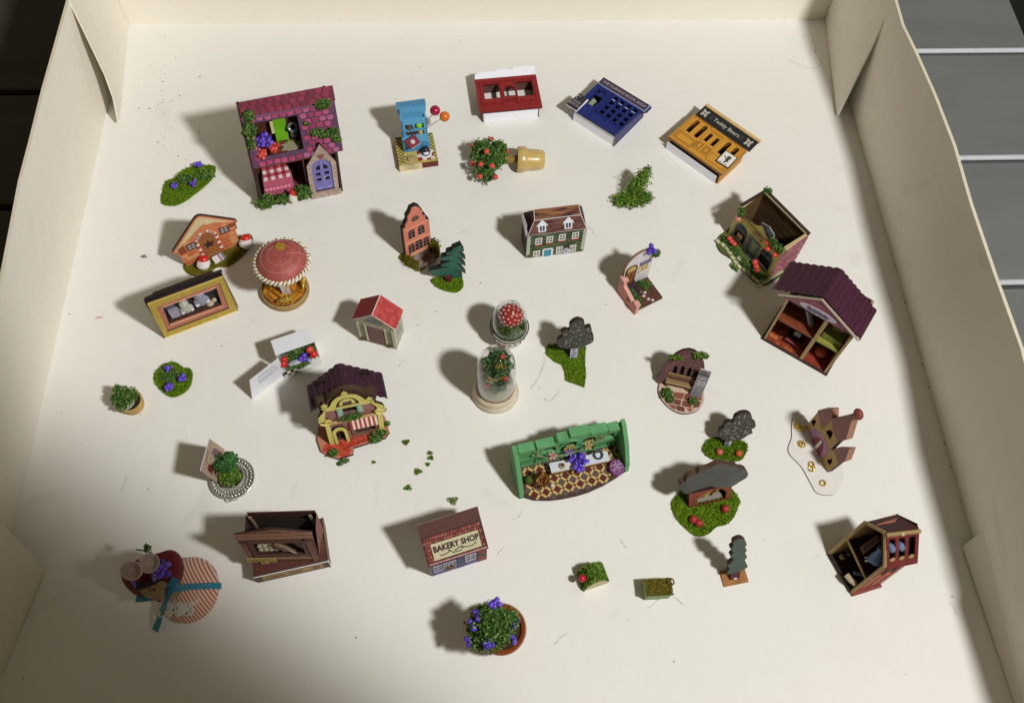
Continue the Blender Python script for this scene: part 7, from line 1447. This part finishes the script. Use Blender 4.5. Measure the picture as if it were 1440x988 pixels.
    g = G(); g.tube([lc(300, 490, 2.08), lc(390, 470, 2.1), lc(480, 430, 2.12), lc(560, 370, 2.15)], [.14, .15, .15, .12], 8); part('hat_band', g, M('#2a0d1c', .8, .2), bon, smooth=60)
    ef = M('#bfa99f', .9, .15, 700, .35, sheen=.5)
    for (x, y), rx, ry, rot in (((268, 328), .44, .37, -.3), ((432, 255), .39, .39, .5)):
        p = lc(x, y, 2.48); g = G(); T = Matrix.Translation(p) @ Matrix.Rotation(rot, 4, 'Z') @ Matrix.Rotation(.3, 4, 'X')
        g.lathe([(.0001, -.35), (.5, -.3), (.8, -.1), (1.02, .2), (1.0, .26), (.92, .22), (.76, .0), (.5, -.18), (.0001, -.25)], 24, T @ Matrix.Diagonal((rx, ry, 1, 1)), caps=False); part('ear', g, ef, body, smooth=80)
    cluster(bon, lc(570, 310, 2.4), .13, 8, purple, 'flower', .3, 4); cluster(bon, lc(480, 370, 2.3), .12, 3, M('#7d63b5', .5), 'flower', .14, 5); cluster(bon, lc(275, 450, 2.15), .09, 3, M('#6a58a0', .5), 'flower', .1, 6)
    g = G(); g.moss([(*lc(405, 105, 2.2), .14, .14, .2)], 60, .16, .09, 5, core=False); g.tube([lc(400, 150, 2.2), lc(360, 130, 2.2), lc(290, 120, 2.2)], .03, 5); g.tube([lc(405, 140, 2.4), lc(450, 155, 2.4)], .03, 5); part('leaf_sprig', g, dgreens, bon)
    rb = M('#0f7796', .45, .12, 600, .15, spec=.5, sheen=.3, name='teal_ribbon')
    def rib(pts, w, m=rb, par=r):
        g = G(); v = []; pts = [Vector(p) for p in pts]
        for i, p in enumerate(pts):
            d = (pts[min(i + 1, len(pts) - 1)] - pts[max(i - 1, 0)]); s = d.cross(Vector((0, 0, 1))).normalized() * w / 2; v += [p + s, p - s, p + s + Vector((0, 0, .03)), p - s + Vector((0, 0, .03))]
        f = []
        for i in range(len(pts) - 1): k = 4 * i; f += [(k, k + 1, k + 5, k + 4), (k + 2, k + 6, k + 7, k + 3), (k, k + 4, k + 6, k + 2), (k + 1, k + 3, k + 7, k + 5)]
        f += [(0, 2, 3, 1), (4 * len(pts) - 4, 4 * len(pts) - 3, 4 * len(pts) - 1, 4 * len(pts) - 2)]; g.add(v, f); return part('ribbon', g, m, par, smooth=40)
    rib([lc(630, 530, 1.75), lc(720, 505, 1.7), lc(850, 492, 1.5), lc(1000, 483, 1.3), lc(1140, 482, 1.15)], .27)
    rib([lc(640, 510, 1.78), lc(590, 620, 1.55), lc(545, 750, 1.0), lc(510, 850, .55), lc(480, 930, .25)], .3)
    rib([lc(620, 540, 1.7), lc(520, 580, 1.6), lc(400, 605, 1.45), lc(290, 615, 1.35)], .27)
    rib([lc(620, 530, 1.82), lc(655, 470, 1.95), lc(690, 410, 1.98)], .36); g = G(); g.ball(lc(630, 525, 1.85), .17, 10, (1, 1, .6)); part('ribbon_knot', g, M('#0d5f86', .45), r, smooth=80)
    g = G()
    for k in range(22): g.ball(lc(700 + k * 16, 503 - k * .9 + (14 if k % 2 else -14) - 2, 1.75 - k * .02), .022, 5)
    part('ribbon_dot', g, M('#cfd6d8', .5), r)
b_mouse()
# ------------------------------------------------------------------ crumbs, dust and lint on the tray floor
tuftp = [(571, 622, .22), (605, 637, .14), (606, 644, .17), (602, 653, .13), (588, 663, .24), (574, 686, .22), (637, 704, .3), (526, 650, .1)]
for i, (px, py, q) in enumerate(tuftp):
    g = G(); rn = random.Random(i); c0 = P(px, py)
    for k in range(220): a = rn.random() * 6.28; d = q * .75 * math.sqrt(rn.random()) * (1 + .28 * math.sin(a * 3 + i * 2)); g.leaf((d * math.cos(a), d * .8 * math.sin(a), .03 + rn.random() * .06), .06, .05, rn, rn.choice((0, 1, 2)), 0)
    o_ = part('moss_crumb', g, greens, None); o_.location = c0 * S
    tag(o_, ('oval moss crumb nearest the red brick base of the yellow-fronted house',) [0] if i == 0 else ('one of three tiny moss crumbs lying in a short row' if i < 4 else ('chunky moss crumb beside the row of three tiny crumbs', 'moss crumb between the chunky crumb and the bakery', 'largest star-shaped moss crumb close to the bakery roof', 'tiny dark moss speck beside the front step of the yellow-fronted house')[i - 4]), 'moss crumb', 'moss crumbs scattered on the card floor')
rn = random.Random(17); g = G()
for k in range(330):
    if k < 60: p = P(rn.gauss(225, 28), rn.gauss(150, 55))
    elif k < 130: t = rn.random(); p = Vector((22.85 + rn.gauss(0, .07), 12 + t * 27, 0))
    elif k < 150: p = P(rn.gauss(1150, 22), rn.gauss(52, 18))
    elif k < 190: p = P(rn.uniform(60, 330), rn.uniform(90, 700))
    else: p = Vector((rn.uniform(LX + .5, RX - .5), rn.uniform(4, 43.5), 0))
    if not (LX + .1 < p.x < RX - .06 and p.y < BY - .1): continue
    q = rn.choice((.01, .014, .018, .024, .036)) * (1 if k < 130 else .8)
    g.ball((p.x, p.y, .012), q, 5, (1 + rn.random(), 1, .5), rn.choice((0, 0, 1, 2)))
d_ = part('dust_specks', g, [M('#5b5348', .9), M('#8d8474', .9), M('#2f2c27', .9)], None); tag(d_, 'fine dark specks of dust scattered over the card floor', 'dust', kind='stuff')
g = G()
for px, py, L_, a in ((745, 548, 2.2, 1.2), (765, 560, 1.2, -.6), (960, 850, 2.0, 2.0), (1110, 85, 2.8, -.9), (640, 330, .8, .4), (835, 330, .9, 1.9), (1170, 650, .6, 1.4), (170, 690, .9, .8), (210, 805, .5, .7), (720, 730, .7, .3), (880, 770, .5, 2.2), (1250, 780, .6, 1), (700, 780, .5, 1.2), (560, 515, .6, .1), (780, 905, .8, .5), (1345, 865, .7, 1.7)):
    p = P(px, py); a0 = a; pts = []
    for k in range(14): pts.append((p.x, p.y, .02 + .02 * math.sin(k))); a0 += rn.gauss(.06, .22); p = p + Vector((math.cos(a0), math.sin(a0), 0)) * L_ / 14
    g.tube(pts, .007, 4)
l_ = part('lint_fibres', g, M('#a39c90', .8), None); tag(l_, 'thin curled hairs and lint lying on the card floor', 'lint', kind='stuff')
g = G(); q = P(139, 448); g.tube([(q.x - .15, q.y, .03), (q.x, q.y + .08, .04), (q.x + .18, q.y + .06, .03)], .03, 5); f_ = part('pink_thread', g, M('#d98a80', .8), None); tag(f_, 'short pink thread scrap near the left wall of the lid', 'thread')
g = G(); q = P(203, 361)
g.moss([(q.x, q.y, .03, .22, .1, .05)], 40, .1, .05, 4, core=False); f_ = part('fluff_scrap', g, [M('#8a8a7a', .9), M('#6d7078', .9), M('#a8a294', .9)], None); tag(f_, 'small grey fluff scrap left of the gingerbread cottage', 'fluff')
